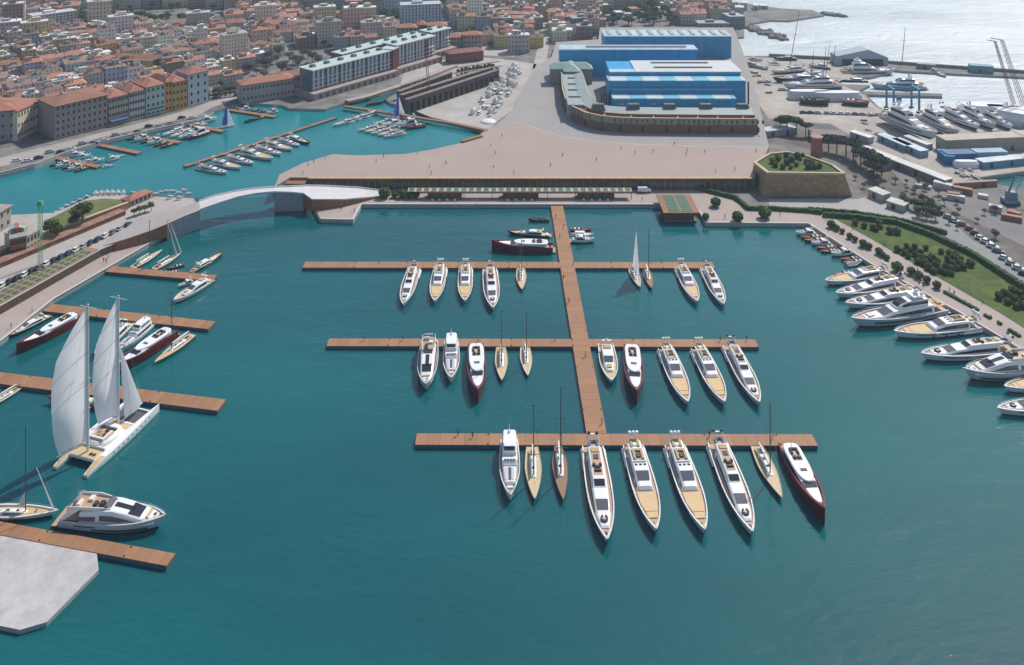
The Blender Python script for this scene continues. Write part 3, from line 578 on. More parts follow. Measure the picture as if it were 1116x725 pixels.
BOATG = {'A': 'beige-decked motor yachts', 'B': 'teak-decked motor yachts', 'C': 'red-hulled yachts', 'D': 'trawler yachts', 'G': 'flybridge yachts', 'H': 'small cabin cruisers', 'N': 'dark-hulled yachts', 'E': 'sailing yachts at the piers', 'F': 'sailing yachts at the piers', 'W': 'sailing yachts at the piers', 'w': 'wooden launches', 'm': 'small motorboats', 'c': 'small motorboats', 't': 'tenders'}
def boat(k, stern, bow, label, zs=1.3, zb=2.2, wide=1.0, tall=1.0, group=None):
    p = proto(k); L = PL[k]; o = use(p)
    if k in 'wmctEFW': zs, zb = .9, 1.1
    tall *= {'A': .80, 'B': .80, 'J': .88, 'D': .82, 'N': .85, 'H': .9}.get(k, 1)
    S = G(*stern, zs); Bq = G(*bow, zb); S.z = Bq.z = 0; d = Bq - S; s = d.length / L; c = (S + Bq) / 2
    o.location = c; o.rotation_euler.z = math.atan2(d.y, d.x); o.scale = (s, s * wide, s * tall)
    tag(o, label, BOATC[k], group or BOATG.get(k))
    return o
# ------------------------------------------------------------------ the fleet
P3, P2, P1 = 'lower cross pier', 'middle cross pier', 'upper cross pier'
boat('D', (555, 479), (556, 540), 'white trawler yacht with a tall bridge, leftmost boat on the lowest long pier')
boat('E', (580, 487), (583, 545), 'beige-decked sailing yacht beside the white trawler on the lowest long pier')
boat('F', (608, 484), (614, 546), 'dark brown sailing yacht moored at the lowest long pier')
boat('B', (646, 487), (662, 588), 'white yacht with a round bow lounge, moored where the broad pier ends')
boat('A', (690, 486), (715.6, 576.5), 'white yacht with beige foredeck, left one of two alike on the lowest pier')
boat('A', (735.5, 486), (768.5, 577), 'white yacht with beige foredeck, right one of two alike on the lowest pier')
boat('B', (782, 483.5), (820.5, 579), 'white yacht with a round bow lounge beside the rightmost sailing yacht', group='teak-decked motor yachts')
boat('E', (824, 485), (852.4, 543), 'beige-decked sailing yacht squeezed between a white and the red yacht, lowest pier')
boat('C', (857, 486), (898.8, 561), 'dark red yacht at the right end of the lowest pier')
boat('G', (468, 374), (464, 421), 'grey-white flybridge yacht with dark roof panel, leftmost on the middle pier')
boat('D', (492, 372), (491.6, 412), 'white trawler yacht on the middle pier next to the flybridge yacht')
boat('C', (518.5, 378), (521, 431), 'red yacht on the middle pier left of the broad pier')
boat('E', (546, 378), (547, 415), 'beige sailing yacht beside the red one, middle pier, left of the broad pier')
boat('W', (572, 376), (575.3, 409), 'slim sailing yacht with white cabin roof, middle pier, nearest left of the broad pier')
boat('H', (660, 374), (666.8, 413.5), 'small white cruiser with beige deck just right of the broad pier', wide=1.05)
boat('C', (688, 379), (694, 432), 'red yacht on the middle pier right of the broad pier')
boat('A', (725.6, 380), (750, 437), 'white yacht with beige foredeck next to the red yacht, middle pier')
boat('A', (761.5, 380), (790, 437), 'white yacht with beige foredeck second from the right end, middle pier')
boat('B', (796, 377), (828, 437.6), 'white yacht with a round bow lounge at the right end of the middle pier')
boat('B', (451.4, 292), (439, 330), 'white yacht with round bow lounge, leftmost boat on the top long pier')
boat('A', (480, 291), (473.5, 326.5), 'white yacht with beige foredeck, second boat from left on the top pier')
boat('A', (507.4, 291), (506.6, 326.3), 'white yacht with beige foredeck, third boat from left on the top pier')
boat('B', (533.8, 293), (537.5, 334.5), 'white yacht with round bow lounge, fourth boat from left on the top pier')
boat('E', (567.5, 291), (568.8, 315.6), 'small beige sailing yacht alone near the broad pier, top pier')
boat('F', (703.2, 290), (710.3, 314.5), 'brown sailing yacht next to the one with raised white sails')
boat('A', (742, 291), (760.3, 327), 'white yacht with beige foredeck near the right end of the top pier')
boat('B', (769.8, 292), (789, 330), 'white yacht with round bow lounge at the right end of the top pier')
o = boat('W', (688, 291), (697.7, 312.5), 'sailing yacht with two tall narrow white sails up, top pier')
for dx, h in ((.3, 21), (-.4, 19)):
    MB().loft([[(-5.5 + (6 if dx > 0 else 0), -.05, 3), (.6 + (7 if dx > 0 else 0), -.05, 2.6), (.6 + (7 if dx > 0 else 0), .05, 2.6), (-5.5 + (6 if dx > 0 else 0), .05, 3)], [(.7 + dx, -.05, h), (.95 + dx, -.05, h), (.95 + dx, .05, h), (.7 + dx, .05, h)]]).build('sail', sailm, o)
# stern of the basin, beside the broad pier
boat('t', (598.4, 238.6), (575.6, 238.2), 'low dark tender furthest up beside the broad pier')
boat('N', (599, 254), (553, 250.5), 'dark-hulled cruiser moored above the red yacht beside the broad pier', zb=1.6)
boat('C', (602.5, 270), (536, 265), 'dark red yacht lying sideways left of the broad pier', zb=2.4)
boat('w', (621.5, 249), (645, 249.2), 'brown wooden launch, top of three small boats right of the broad pier')
boat('c', (623, 254.5), (647, 254.5), 'white open motorboat, middle of three small boats right of the broad pier')
boat('m', (623, 261), (648.5, 261), 'white motorboat, lowest of three small boats right of the broad pier')
# right-hand quay
RQ = 'along the right quay wall'
for k, s, b, lab in [('m', (889, 253.5), (867, 253.5), 'small white motorboat at the head of the right quay row'), ('w', (896, 257), (872, 257.5), 'wooden launch, upper of the first brown pair on the right quay'), ('w', (901, 260), (876, 261), 'wooden launch, lower of the first brown pair on the right quay'),
    ('m', (905, 264), (884, 264.5), 'white motorboat between the two pairs of wooden launches, right quay'), ('w', (911.5, 268), (889.5, 269), 'wooden launch, upper of the second brown pair on the right quay'), ('w', (914, 271.5), (894, 272.5), 'wooden launch, lower of the second brown pair on the right quay'),
    ('m', (928.5, 274.5), (905.5, 276.5), 'white motorboat just below the second pair of wooden launches, right quay'), ('w', (939, 280), (916, 281.5), 'wooden launch above the grey covered dinghy, right quay'), ('w', (943, 283.5), (919, 285), 'second wooden launch above the grey covered dinghy, right quay'), ('w', (930, 296), (908, 297.5), 'brown launch close to the first large yacht of the right quay')]:
    boat(k, s, b, lab)
dg = empty('dinghy', G(930, 289, 0), R(20)); hull(dg, 7, 2.4, .5, .8, greyhull, greyhull, inset=.1, bul=.1)
MB().loft([[(-3.3, -1.1, .6), (-3.3, 1.1, .6), (-3.3, .3, 1.3), (-3.3, -.3, 1.3)], [(2.6, -.5, .8), (2.6, .5, .8), (2.6, .1, 1.2), (2.6, -.1, 1.2)]]).build('cover', mat('grey_cover', (.25, .27, .33), .7), dg); tag(dg, 'dinghy under a grey triangular cover on the right quay', 'dinghy')
boat('A', (963, 296), (899, 304.5), 'white yacht with beige foredeck, first large yacht of the right quay')
boat('B', (984, 307), (910.5, 318.5), 'second large yacht of the right quay, dark side windows')
boat('B', (1004, 321), (921, 329.5), 'third large yacht of the right quay, moored above the masted superyacht')
boat('J', (1026, 335), (927.6, 349.5), 'largest grey-white superyacht with a white radar mast, right quay')
boat('A', (1063, 353), (974, 360.5), 'white yacht with beige foredeck just below the masted superyacht')
boat('B', (1101, 378), (1003.4, 384.5), 'long white yacht with dark hull stripe, sixth large yacht of the right quay')
boat('G', (1135, 399), (1051.7, 405.6), 'grey-white flybridge yacht with dark roof panel, right edge quay')
boat('A', (1172, 412), (1094, 419), 'white yacht bow poking in at right edge above another bow')
boat('B', (1180, 437), (1086.5, 443), 'white yacht bow poking in at the right edge, lowest one')
# left-hand piers
boat('W', (144.5, 291), (177, 271.5), 'sailing yacht with beige bow nearest the left promenade')
o = boat('W', (168, 292.5), (198, 274), 'white sailing yacht with two furled white sails left of the bridge')
for x0, x1 in ((5.2, -.1), (8.0, 1.2)): MB().tube((x0, 0, 1.3), (x1 - 1, 0, 21), .35, .15).build('furled_sail', cushion, o)
boat('w', (201, 287), (181, 291), 'brown launch tucked at the topmost left pier')
boat('w', (196, 294), (177, 296), 'dark wooden launch touching the topmost left pier')
boat('N', (210, 293.5), (243, 272.5), 'white-topped cruiser right of the topmost left pier', zs=1, zb=1.6)
boat('H', (229, 303), (189, 325.3), 'white cruiser with beige bow below the topmost left pier', wide=1.05)
boat('m', (210, 304.5), (194, 311), 'small white motorboat against the topmost left pier')
boat('N', (53, 341.5), (4, 365), 'black-hulled white cruiser beside the red yacht at the left promenade', zs=1.3, zb=1.8)
boat('C', (87, 344), (18, 377), 'dark red yacht at the landward end of the second left pier', zb=2.6)
boat('C', (189, 361), (123, 401), 'dark red yacht partly hidden behind the tall white sails', zb=2.6)
boat('D', (163, 352), (126, 381), 'white trawler yacht half hidden behind the tall white sails')
boat('H', (140, 351), (103, 384), 'white cruiser seen between the two tall sails')
boat('E', (210, 364), (168, 395), 'beige sailing yacht right of the half-hidden red yacht')
boat('W', (22.6, 420), (-22, 447), 'sailing yacht cut off by the left edge at the third left pier')
boat('w', (111, 441), (52, 434.5), 'brown wooden launch lying behind the catamaran', wide=.6)
boat('K', (-18, 556), (64, 552), 'white sailing sloop with tall bare mast near the lower left pier')
boat('G', (72, 560), (181, 564), 'large white flybridge yacht with a dark T-shaped roof panel, lower left', tall=.9, wide=1.05)

# ------------------------------------------------------------------ catamaran with two raised sails
def catamaran():
    z = 1.6
    sr, br, sl = G(93.2, 514, z), G(173.6, 440, 2.0), G(56.8, 507.5, z)
    for q in (sr, br, sl): q.z = 0
    d = (br - sr); L = d.length; fx = d.normalized(); fy = Vector((-fx.y, fx.x, 0)); off = (sl - sr).dot(fy); sh = (sl - sr).dot(fx)
    W = abs(off); c = sr + fx * (L / 2) + fy * (W / 2)
    r = empty('sailing_catamaran', c, math.atan2(fx.y, fx.x)); tag(r, 'huge white catamaran with two tall raised sails left of the open water', 'catamaran')
    X = lambda p: -L / 2 + L * p
    for s in (1, -1):
        hr = MB(); rings = []
        for i in range(15):
            t = i / 14; b = 1.15 * (lerp(.55, 1, min(1, t / .3)) if t < .3 else max(.02, 1 - ((t - .3) / .7) ** 2.2)); zd = 1.5 + .6 * t; zz = zd if t > .12 else lerp(.5, zd, t / .12)
            y = s * W / 2; rings.append([(X(t), y - b * .7, -.4), (X(t), y - b, .7), (X(t), y - b * .95, zz), (X(t), y + b * .95, zz), (X(t), y + b, .7), (X(t), y + b * .7, -.4)])
        hr.loft(rings).build('hull', [white], r)
        d_ = MB()
        for a, b in zip(rings[:4], rings[1:4]): d_.add([Vector(a[2]) + Vector((0, .15, .03)), Vector(b[2]) + Vector((0, .15, .03)), Vector(b[3]) + Vector((0, -.15, .03)), Vector(a[3]) + Vector((0, -.15, .03))], [(0, 1, 2, 3)])
        d_.build('stern_step', tan, r)
        for k in range(9):
            p = .3 + k * .065; i = p * 14; b = 1.15 * (1 - (max(p - .3, 0) / .7) ** 2.2)
            for q in (1, -1): bx(r, 'porthole', glass, X(p), X(p) + .45, s * W / 2 + q * (b * .985), s * W / 2 + q * (b * .985 + .03), 1.05, 1.3)
    MB().box(X(.14), X(.66), -W / 2 + .9, W / 2 - .9, 1.0, 1.75).build('bridge_deck', white, r)
    bx(r, 'aft_deck', tan, X(.145), X(.27), -W / 2 + 1.0, W / 2 - 1.0, 1.76, 1.80); bx(r, 'fore_deck', tan, X(.58), X(.655), -W / 2 + 1.2, W / 2 - 1.2, 1.76, 1.80)
    for s in (1, -1): bx(r, 'trampoline', mat('trampoline', (.09, .09, .10), .9), X(.675), X(.87), min(s * .3, s * (W / 2 - .9)), max(s * .3, s * (W / 2 - .9)), 1.5, 1.55)
    bx(r, 'crossbeam', white, X(.87), X(.885), -W / 2, W / 2, 1.7, 1.95); bx(r, 'crossbeam', white, X(.655), X(.675), -W / 2, W / 2, 1.6, 1.85)
    MB().tube((X(.66), 0, 1.8), (X(.96), 0, 2.0), .22, .12).build('bowsprit', white, r)
    oval(L, .27, .59, W * .36, 1.8, 2.9, white, r, 'cabin', in_=.5, aft=2.4); oval(L, .30, .475, W * .28, 2.9, 3.0, teak, r, 'cockpit', in_=.05, aft=2.4, blunt=6)
    b = MB(); b.box(X(.475), X(.505), -W * .26, W * .26, 2.92, 3.25, taper=.1).build('windscreen', glass2, r)
    sofa_u(r, X(.34), X(.45), W * .24, 3.0, cushion); 
    for p, y in ((.37, -.9), (.40, .8), (.43, -.5), (.36, .3)): bx(r, 'deck_cushion', cushy if y > 0 else cushb, X(p), X(p) + .7, y * 1.2 - .4, y * 1.2 + .4, 3.01, 3.4, .05)
    for y in (-1.6, -2.6): MB().tube((X(.19), y, 1.8), (X(.19), y, 1.95), .45, n=14).build('round_cushion', cushb, r)
    bx(r, 'aft_bench', white, X(.27), X(.285), -W * .42, W * .42, 1.8, 2.3)
    # masts and sails, in the boat's own frame
    H = 36.5; M2 = X(.617); M1 = X(.617) - (G(134, 452.5, 1.8) - G(104.3, 480.5, 1.8)).length * 1.02
    T_ = [(0, 6.4), (.11, 7.3), (.26, 7.7), (.39, 7.8), (.48, 7.6), (.65, 6.7), (.73, 5.4), (.88, 2.8), (.97, .8), (1, .3)]
    def tabw(t):
        for a, b in zip(T_, T_[1:]):
            if t <= b[0]: return lerp(a[1], b[1], (t - a[0]) / (b[0] - a[0]))
        return .3
    for mx, h in ((M1, 36.5), (M2, 33.5)):
        m = MB().tube((mx, 0, 1.7), (mx, 0, 1.7 + h), .32, .2, 8).build('mast', mastw, r)
        for q, w in ((.98, 2.6), (.5, .9), (.3, .9)): MB().tube((mx, -w, 1.7 + h * q), (mx, w, 1.7 + h * q), .08, n=4).build('spreader', mastw, m)
        MB().tube((mx, 0, 3.9), (mx - 7.2 * .9, 7.2 * .42 * (1 if mx == M1 else .8), 4.1), .16, n=6).build('boom', mastw, r)
        # mainsail: curved leech, bellied, sheeted a little to port
        n, k_ = 14, 8; g = []
        for i in range(n + 1):
            t = i / n; z = lerp(4.3, 1.7 + h * .985, t); w = tabw(t) * (1 if mx == M1 else .74); an = R(lerp(25, 46, min(1, t / .2))); ca, sa = math.cos(an), math.sin(an)
            row = []
            for j in range(k_ + 1):
                u = j / k_; be = math.sin(u * math.pi) * w * .13
                row.append(Vector((mx - .3 - u * w * ca + be * sa * .3, u * w * sa + be * ca, z)))
            g.append(row)
        for side_, nm in ((0, 'mainsail'),):
            v = [p for row in g for p in row]; N = len(g[0]); f = []
            for i in range(n):
                for j in range(k_): a = i * N + j; f += [(a, a + 1, a + N + 1, a + N)]
            ms = MB().add(v, f).build(nm, sailm, r, smooth=True)
            s2 = MB()
            for q in (.25, .48, .72):
                def sp(j):
                    f_ = (q + .18 * (1 - j / k_)) * n; i_ = min(n - 1, int(f_)); return g[i_][j].lerp(g[i_ + 1][j], f_ - i_)
                for j in range(k_): s2.tube(sp(j), sp(j + 1), .06, n=4)
            s2.build('sail_seam', mat('seam_grey', (.45, .45, .50), .8), ms)
    # jib
    top = Vector((M2 + .3, 0, 1.7 + 33.5 * .62)); tack = Vector((X(.95), 0, 2.3)); clew = Vector((M2 + 1.0, -1.0, 3.2)); v = []; n = 10
    for i in range(n + 1):
        t = i / n; a = tack.lerp(top, t); c_ = clew.lerp(top, t)
        for j in range(6): u = j / 5; v.append(a.lerp(c_, u) + Vector((0, -math.sin(u * math.pi) * (1 - t) * 1.1, 0)))
    f = [(i * 6 + j, i * 6 + j + 1, i * 6 + j + 7, i * 6 + j + 6) for i in range(n) for j in range(5)]; nv = len(v)
    MB().add(v, f).build('jib', sailm, r, smooth=True)
    b = MB(); b.tube((X(.95), 0, 2.1), (M2, 0, 34), .04, n=4)
    for s in (1, -1): b.tube((M2, s * W / 2 * .96, 2), (M2, 0, 33), .03, n=3); b.tube((M1, s * W / 2 * .96, 2), (M1, 0, 36), .03, n=3)
    b.build('rigging', steel, r)
catamaran()

# ------------------------------------------------------------------ floating piers
def plank_mat():
    m = bpy.data.materials.new('pier_planks'); m.use_nodes = True; n = m.node_tree.nodes; l = m.node_tree.links; p = n['Principled BSDF']
    g = n.new('ShaderNodeTexCoord'); sx = n.new('ShaderNodeSeparateXYZ'); l.new(g.outputs['Object'], sx.inputs[0])
    def stripes(per, w):
        a = n.new('ShaderNodeMath'); a.operation = 'DIVIDE'; l.new(sx.outputs[0], a.inputs[0]); a.inputs[1].default_value = per
        f = n.new('ShaderNodeMath'); f.operation = 'FRACT'; l.new(a.outputs[0], f.inputs[0]); c = n.new('ShaderNodeMath'); c.operation = 'LESS_THAN'; l.new(f.outputs[0], c.inputs[0]); c.inputs[1].default_value = w
        fl = n.new('ShaderNodeMath'); fl.operation = 'FLOOR'; l.new(a.outputs[0], fl.inputs[0]); wn_ = n.new('ShaderNodeTexWhiteNoise'); wn_.noise_dimensions = '1D'; l.new(fl.outputs[0], wn_.inputs['W']); return c.outputs[0], wn_.outputs['Value']
    l1, r1 = stripes(3.1, .05); l2, r2 = stripes(.62, .12)
    tn = n.new('ShaderNodeTexNoise'); tn.inputs['Scale'].default_value = .6; l.new(g.outputs['Object'], tn.inputs[0])
    s = n.new('ShaderNodeMath'); s.operation = 'MULTIPLY_ADD'; l.new(r2, s.inputs[0]); s.inputs[1].default_value = .22; l.new(r1, s.inputs[2])
    s2 = n.new('ShaderNodeMath'); s2.operation = 'ADD'; l.new(s.outputs[0], s2.inputs[0]); l.new(tn.outputs[0], s2.inputs[1])
    mr = n.new('ShaderNodeMapRange'); l.new(s2.outputs[0], mr.inputs[0]); mr.inputs[1].default_value = 0; mr.inputs[2].default_value = 2; mr.inputs[3].default_value = .78; mr.inputs[4].default_value = 1.16
    k = n.new('ShaderNodeMath'); k.operation = 'MULTIPLY_ADD'; l.new(l1, k.inputs[0]); k.inputs[1].default_value = -.35; k.inputs[2].default_value = 1
    k2 = n.new('ShaderNodeMath'); k2.operation = 'MULTIPLY_ADD'; l.new(l2, k2.inputs[0]); k2.inputs[1].default_value = -.2; l.new(k.outputs[0], k2.inputs[2])
    k3 = n.new('ShaderNodeMath'); k3.operation = 'MULTIPLY'; l.new(k2.outputs[0], k3.inputs[0]); l.new(mr.outputs[0], k3.inputs[1])
    v = n.new('ShaderNodeVectorMath'); v.operation = 'SCALE'; v.inputs[0].default_value = (.31, .158, .080); l.new(k3.outputs[0], v.inputs['Scale']); l.new(v.outputs[0], p.inputs['Base Color']); p.inputs['Roughness'].default_value = .7
    return m
planks = plank_mat(); pside = mat('pier_side', (.08, .11, .16), .6)
def pier(a, b, w, label, z=1.0, la=True):
    A, B = G(*a, z), G(*b, z); A.z = B.z = 0; d = B - A; L = d.length
    r = empty('floating_pier', A, math.atan2(d.y, d.x)); MB().box(0, L, -w / 2, w / 2, z - .18, z).build('deck', planks, r)
    MB().box(.03, L - .03, -w / 2 + .03, w / 2 - .03, -.35, z - .19).build('float', pside, r)
    k = max(2, int(L / 9))
    for i in range(k + 1 if L < 250 else 0):
        for s in (1, -1):
            if i % 2 == 0: MB().box(L * i / k - .15 if i else .1, L * i / k + .15 if i < k else L - .1, s * (w / 2 - .35) - .1, s * (w / 2 - .35) + .1, z, z + .3, taper=.03).build('cleat', mastm, r)
    tag(r, label, 'pier', 'floating timber piers'); return r
pier((453, 478.5), (888, 479.5), 4.1, 'lowest long timber pier lined with yachts below it')
pier((357, 373), (825, 374), 3.9, 'middle long timber pier crossed by the broad pier')
pier((331, 288.5), (778, 289), 4.3, 'upper long timber pier, narrowest looking of the three parallel ones')
tr = pier((606.8, 224), (650.2, 472.5), 5.2, 'broad timber pier running from the quay out to the lowest pier', z=1.03)
pier((118, 293), (234, 303), 4.0, 'topmost short pier on the left promenade')
pier((51, 335), (231, 354.5), 4.3, 'second pier from the top on the left promenade')
pier((-40, 407), (242, 441.5), 4.6, 'third pier from the top on the left, behind the catamaran')
pier((-40, 568), (186.5, 610), 3.1, 'lowest left pier in front of the pale concrete slab')
# piers of the old basin
pier((56.5, 170.5), (108, 181.5), 3.0, 'small brown pier nearest the left edge of the old basin')
pier((108, 157.5), (152, 166.5), 3.0, 'second small brown pier in the old basin')
pier((147, 147.5), (196, 155), 3.0, 'third small brown pier in the old basin')
pier((198, 133.5), (243, 143), 3.0, 'fourth small brown pier, by the blue-sailed boat')
pier((247, 119), (300, 127), 3.0, 'fifth small brown pier close to the pink waterfront building')
pier((201, 181), (366, 128), 2.2, 'long thin pier slanting across the old basin')
# ------------------------------------------------------------------ trees and bushes
leaf = mat('leaf_green', (.065, .105, .032), .9, var=.45, scale=1.6, rand=.25)
leafp = mat('pine_green', (.030, .055, .028), .9, var=.5, scale=.8, rand=.2)
hedgem = mat('hedge_green', (.035, .085, .02), .95, var=.5, scale=.8, bump=1.0, bscale=1.5)
barem = mat('bare_twigs', (.15, .125, .11), .95, var=.35, scale=.8, rand=.2)
bark = mat('bark', (.12, .085, .06), .9)
def leafball(b, c, rx, rz, n, size, rnd, hollow=.45):
    c = Vector(c)
    for i in range(n):
        u = Vector((rnd.gauss(0, 1), rnd.gauss(0, 1), rnd.gauss(0, 1))).normalized(); q = rnd.uniform(hollow, 1) ** .5
        p = c + Vector((u.x * rx * q, u.y * rx * q, u.z * rz * q)); a = (u + Vector((rnd.uniform(-.7, .7), rnd.uniform(-.7, .7), rnd.uniform(-.4, .9)))).normalized(); t = a.orthogonal().normalized(); w = a.cross(t); s = size * rnd.uniform(.6, 1.3)
        t, w = t * s, w * s * .7; b.add([p - t - w, p + t - w * .6, p + t * .7 + w, p - t * .8 + w], [(0, 1, 2, 3)])
def make_bush(seed, m=None):
    rnd = random.Random(seed); r = empty('bush'); b = MB(); b.ball((0, 0, .75), .72, 8, 6, jit=.12, rnd=rnd)
    leafball(b, (0, 0, .85), 1.0, .85, 260, .17, rnd); 
    for k in range(5): a = rnd.uniform(0, 6.28); leafball(b, (math.cos(a) * .5, math.sin(a) * .5, .9 + rnd.uniform(-.2, .3)), .5, .45, 60, .15, rnd)
    b.build('foliage', m or leaf, r); MB().tube((0, 0, 0), (0, 0, .7), .08, n=5).build('stem', bark, r); return r
def make_tree(seed, h=8, cr=3, kind='round', m=None):
    rnd = random.Random(seed); r = empty('tree'); t = MB(); c = MB(); flatk = {'round': .8, 'pine': .38, 'bare': .75, 'tall': 1.3}[kind]; th = h * (.35 if kind != 'pine' else .62); cr_z = cr * flatk
    top = Vector((rnd.uniform(-.3, .3), rnd.uniform(-.3, .3), th)); t.tube((0, 0, 0), top, .28 * h / 8, .18 * h / 8, 6)
    k = 7 if kind != 'bare' else 14
    for i in range(k):
        a = 6.28 * i / k + rnd.uniform(-.3, .3); rr = cr * rnd.uniform(.35, .68); e = top + Vector((math.cos(a) * rr, math.sin(a) * rr, rnd.uniform(.4, 1) * cr_z)); t.tube(top - Vector((0, 0, rnd.uniform(0, th * .2))), e, .1 * h / 8, .04, 4)
        leafball(c, e, cr * .45, cr_z * .48, 90, cr * .085 if kind != 'bare' else cr * .05, rnd, .1)
    leafball(c, top + Vector((0, 0, cr_z * .8)), cr * .8, cr_z * .75, 160 if kind != 'bare' else 90, cr * .085 if kind != 'bare' else cr * .05, rnd, .2)
    c.build('crown', m or leaf, r); t.build('trunk', bark, r); return r
BUSH = [make_bush(i) for i in range(4)]
rb = random.Random(11)
def bush(px, py, s, label, z=1.6, group='round bushes on the lawn', cat='bush', zs=None):
    o = use(BUSH[rb.randrange(4)]); o.location = G(px, py, z); o.rotation_euler.z = rb.uniform(0, 6.28); o.scale = (s, s, (zs or s)); tag(o, label, cat, group); return o
# ------------------------------------------------------------------ lawn, hedges, planting on the right quay
lawnm = mat('lawn_grass', (.052, .088, .016), .95, space='World', scale=.12, col2=(.08, .12, .02), var=.25, bump=.4, bscale=2)
road_strip('lawn', [(911.5, 239.5), (930, 239), (978, 246), (1017, 260), (1062, 281), (1116, 317), (1300, 435), (1300, 490), (1116, 357.5), (1090, 341), (1000, 290), (950, 261)], 1.5, lawnm, .07)
def hedge(px, w, h, label, z=1.5, seed=3):
    rnd = random.Random(seed); pts = [G(x, y, z) for x, y in px]; b = MB(); r = empty('hedge', pts[0])
    o0 = pts[0]
    for a, c in zip(pts, pts[1:]):
        d = c - a; n = max(1, int(d.length / 1.1)); dn = d.normalized(); nn = Vector((-dn.y, dn.x, 0))
        for i in range(n):
            q = a + d * ((i + .5) / n) - o0; M = Matrix.Translation(q) @ Matrix.Rotation(math.atan2(d.y, d.x), 4, 'Z'); hh = h * rnd.uniform(.9, 1.08); b.box(-.62, .62, -w / 2 * rnd.uniform(.9, 1.1), w / 2 * rnd.uniform(.9, 1.1), 0, hh, M=M, taper=.12)
            for k in range(10):
                p = q + nn * rnd.uniform(-w / 2, w / 2) + dn * rnd.uniform(-.6, .6) + Vector((0, 0, hh * rnd.uniform(.5, 1.05))); u = Vector((rnd.uniform(-1, 1), rnd.uniform(-1, 1), rnd.uniform(-1, 1))).normalized() * .22; v = u.orthogonal().normalized() * .2; b.add([p - u - v, p + u - v, p + u + v, p - u + v], [(0, 1, 2, 3)])
    b.build('foliage', hedgem, r); tag(r, label, 'hedge'); return r
hedge([(761, 207), (801, 217), (808, 222), (815, 229), (840, 229), (880, 231.5), (896, 233.5)], 1.5, 1.6, 'clipped hedge zigzagging from the pavilion forecourt below the stone bastion')
hedge([(897, 236), (930, 238), (977, 244), (1017, 258.5), (1062, 280), (1116, 315.5), (1200, 372)], 2.0, 1.8, 'long clipped hedge along the upper edge of the big lawn')
hedge([(880, 229.5), (935, 234), (979, 241), (1005, 248), (1032, 256)], 1.3, 1.5, 'thin upper hedge running beside the back road above the lawn')
lawn_b = [(906, 248, 2.1), (912, 251, 1.6), (918, 254, 1.3), (926, 260, 1.6), (932, 263, 1.4), (941, 269, 2.0), (947, 271, 1.6), (958, 277, 1.8), (962, 280, 1.4), (967, 283, 1.3)]
for i, (x, y, s) in enumerate(lawn_b): bush(x, y, s * .8, f'{ordn(i)} bush from the top in the planting strip between walk and lawn', group='bushes of the planting strip')
for i, (x, y, s) in enumerate([(978, 296, 2.4), (993, 299, 1.8), (1001, 303, 1.8), (1010, 308, 1.6), (1021, 314, 1.7)]): bush(x, y, s * .85, f'{ordn(i)} bush in the lower planting strip of the quay walk', group='bushes of the planting strip')
for i, px in enumerate([[(1029, 319), (1066, 339)], [(1073, 344), (1080, 348)], [(1087, 352), (1092, 355)], [(1099, 360), (1112, 368)]]): hedge(px, 1.2, .7, f'{ordn(i)} low clipped border hedge in the lower quay walk', seed=20 + i)
cl = {'top': [(932, 245), (942, 248), (951, 250), (955, 252), (960, 249), (958, 246), (970, 254), (978, 255)],
      'middle': [(978, 274), (985, 277), (990, 281), (992, 274), (997, 279), (1003, 277), (1006, 282), (1000, 287), (1008, 289), (1013, 285), (1012, 294), (1020, 291), (1018, 298), (1025, 297), (988, 270), (1009, 272), (1016, 283), (997, 271), (1003, 284), (1022, 287)],
      'right': [(1026, 276), (1035, 279), (1042, 279), (1033, 285), (1040, 284), (1047, 284), (1030, 293), (1036, 296), (1043, 294), (1050, 293), (1058, 290), (1038, 289), (1046, 289), (1030, 299), (1037, 300)],
      'lowest': [(1089, 326), (1095, 322), (1101, 325), (1107, 330), (1112, 322), (1115, 328), (1098, 331), (1108, 336), (1114, 335), (1104, 320)]}
for k, L_ in cl.items():
    for i, (x, y) in enumerate(sorted(L_)): bush(x, y, rb.uniform(1.0, 1.55), f'round green bush, {ordn(i)} from the left in the {k} lawn cluster')
for i, (x, y, s) in enumerate([(769, 239.5, 1.5), (780, 225, 2.2), (804, 241, 2.3), (833.5, 237.5, 2.6)]): bush(x, y, s, f'{ordn(i)} small round tree from the pavilion along the quay', group='round trees near the pavilion', cat='tree')
for i, (x, y, s) in enumerate([(419, 215.5, 2.6), (430, 215.5, 1.5), (438.5, 215.5, 2.2), (446, 215.5, 1.9), (453, 215.5, 1.8)]): bush(x, y, s, f'{ordn(i)} round green shrub from the left at the bridge ramp foot', z=1.52, group='shrubs at the ramp foot', cat='shrub')
# ------------------------------------------------------------------ bastion
stone = mat('bastion_stone', (.36, .24, .13), .9, var=.3, scale=.5, bump=.6, bscale=1.3, stretch=(1, 1, 2.2))
capst = mat('stone_cap', (.50, .40, .27), .85, var=.1, scale=1)
bo = G(875, 190, 1.5); br = empty('bastion', bo)
base = flat([(819, 192.6), (830, 214.3), (929, 214.3), (913, 192), (884, 176), (858, 170), (836, 172)], 1.5); topo = flat([(821.5, 177), (836, 188), (921, 189), (909, 180), (882, 170), (858, 165), (838, 167)], 11.5)
rel = lambda pts, z: [(x - bo.x, y - bo.y, z) for x, y in pts]
MB().loft([rel(base, 0), rel(topo, 9.2)]).build('wall', stone, br)
c = Vector((sum(p[0] for p in topo) / 7, sum(p[1] for p in topo) / 7)); sc = lambda f, z: [(lerp(c.x, x, f) - bo.x, lerp(c.y, y, f) - bo.y, z) for x, y in topo]
b = MB(); ro, ri = sc(1.01, 9.2), sc(.93, 9.2); n = 7
b.loft([ro, [(x, y, 10.1) for x, y, z in ro], [(x, y, 10.1) for x, y, z in ri], ri], cap=False); b.build('parapet', capst, br)
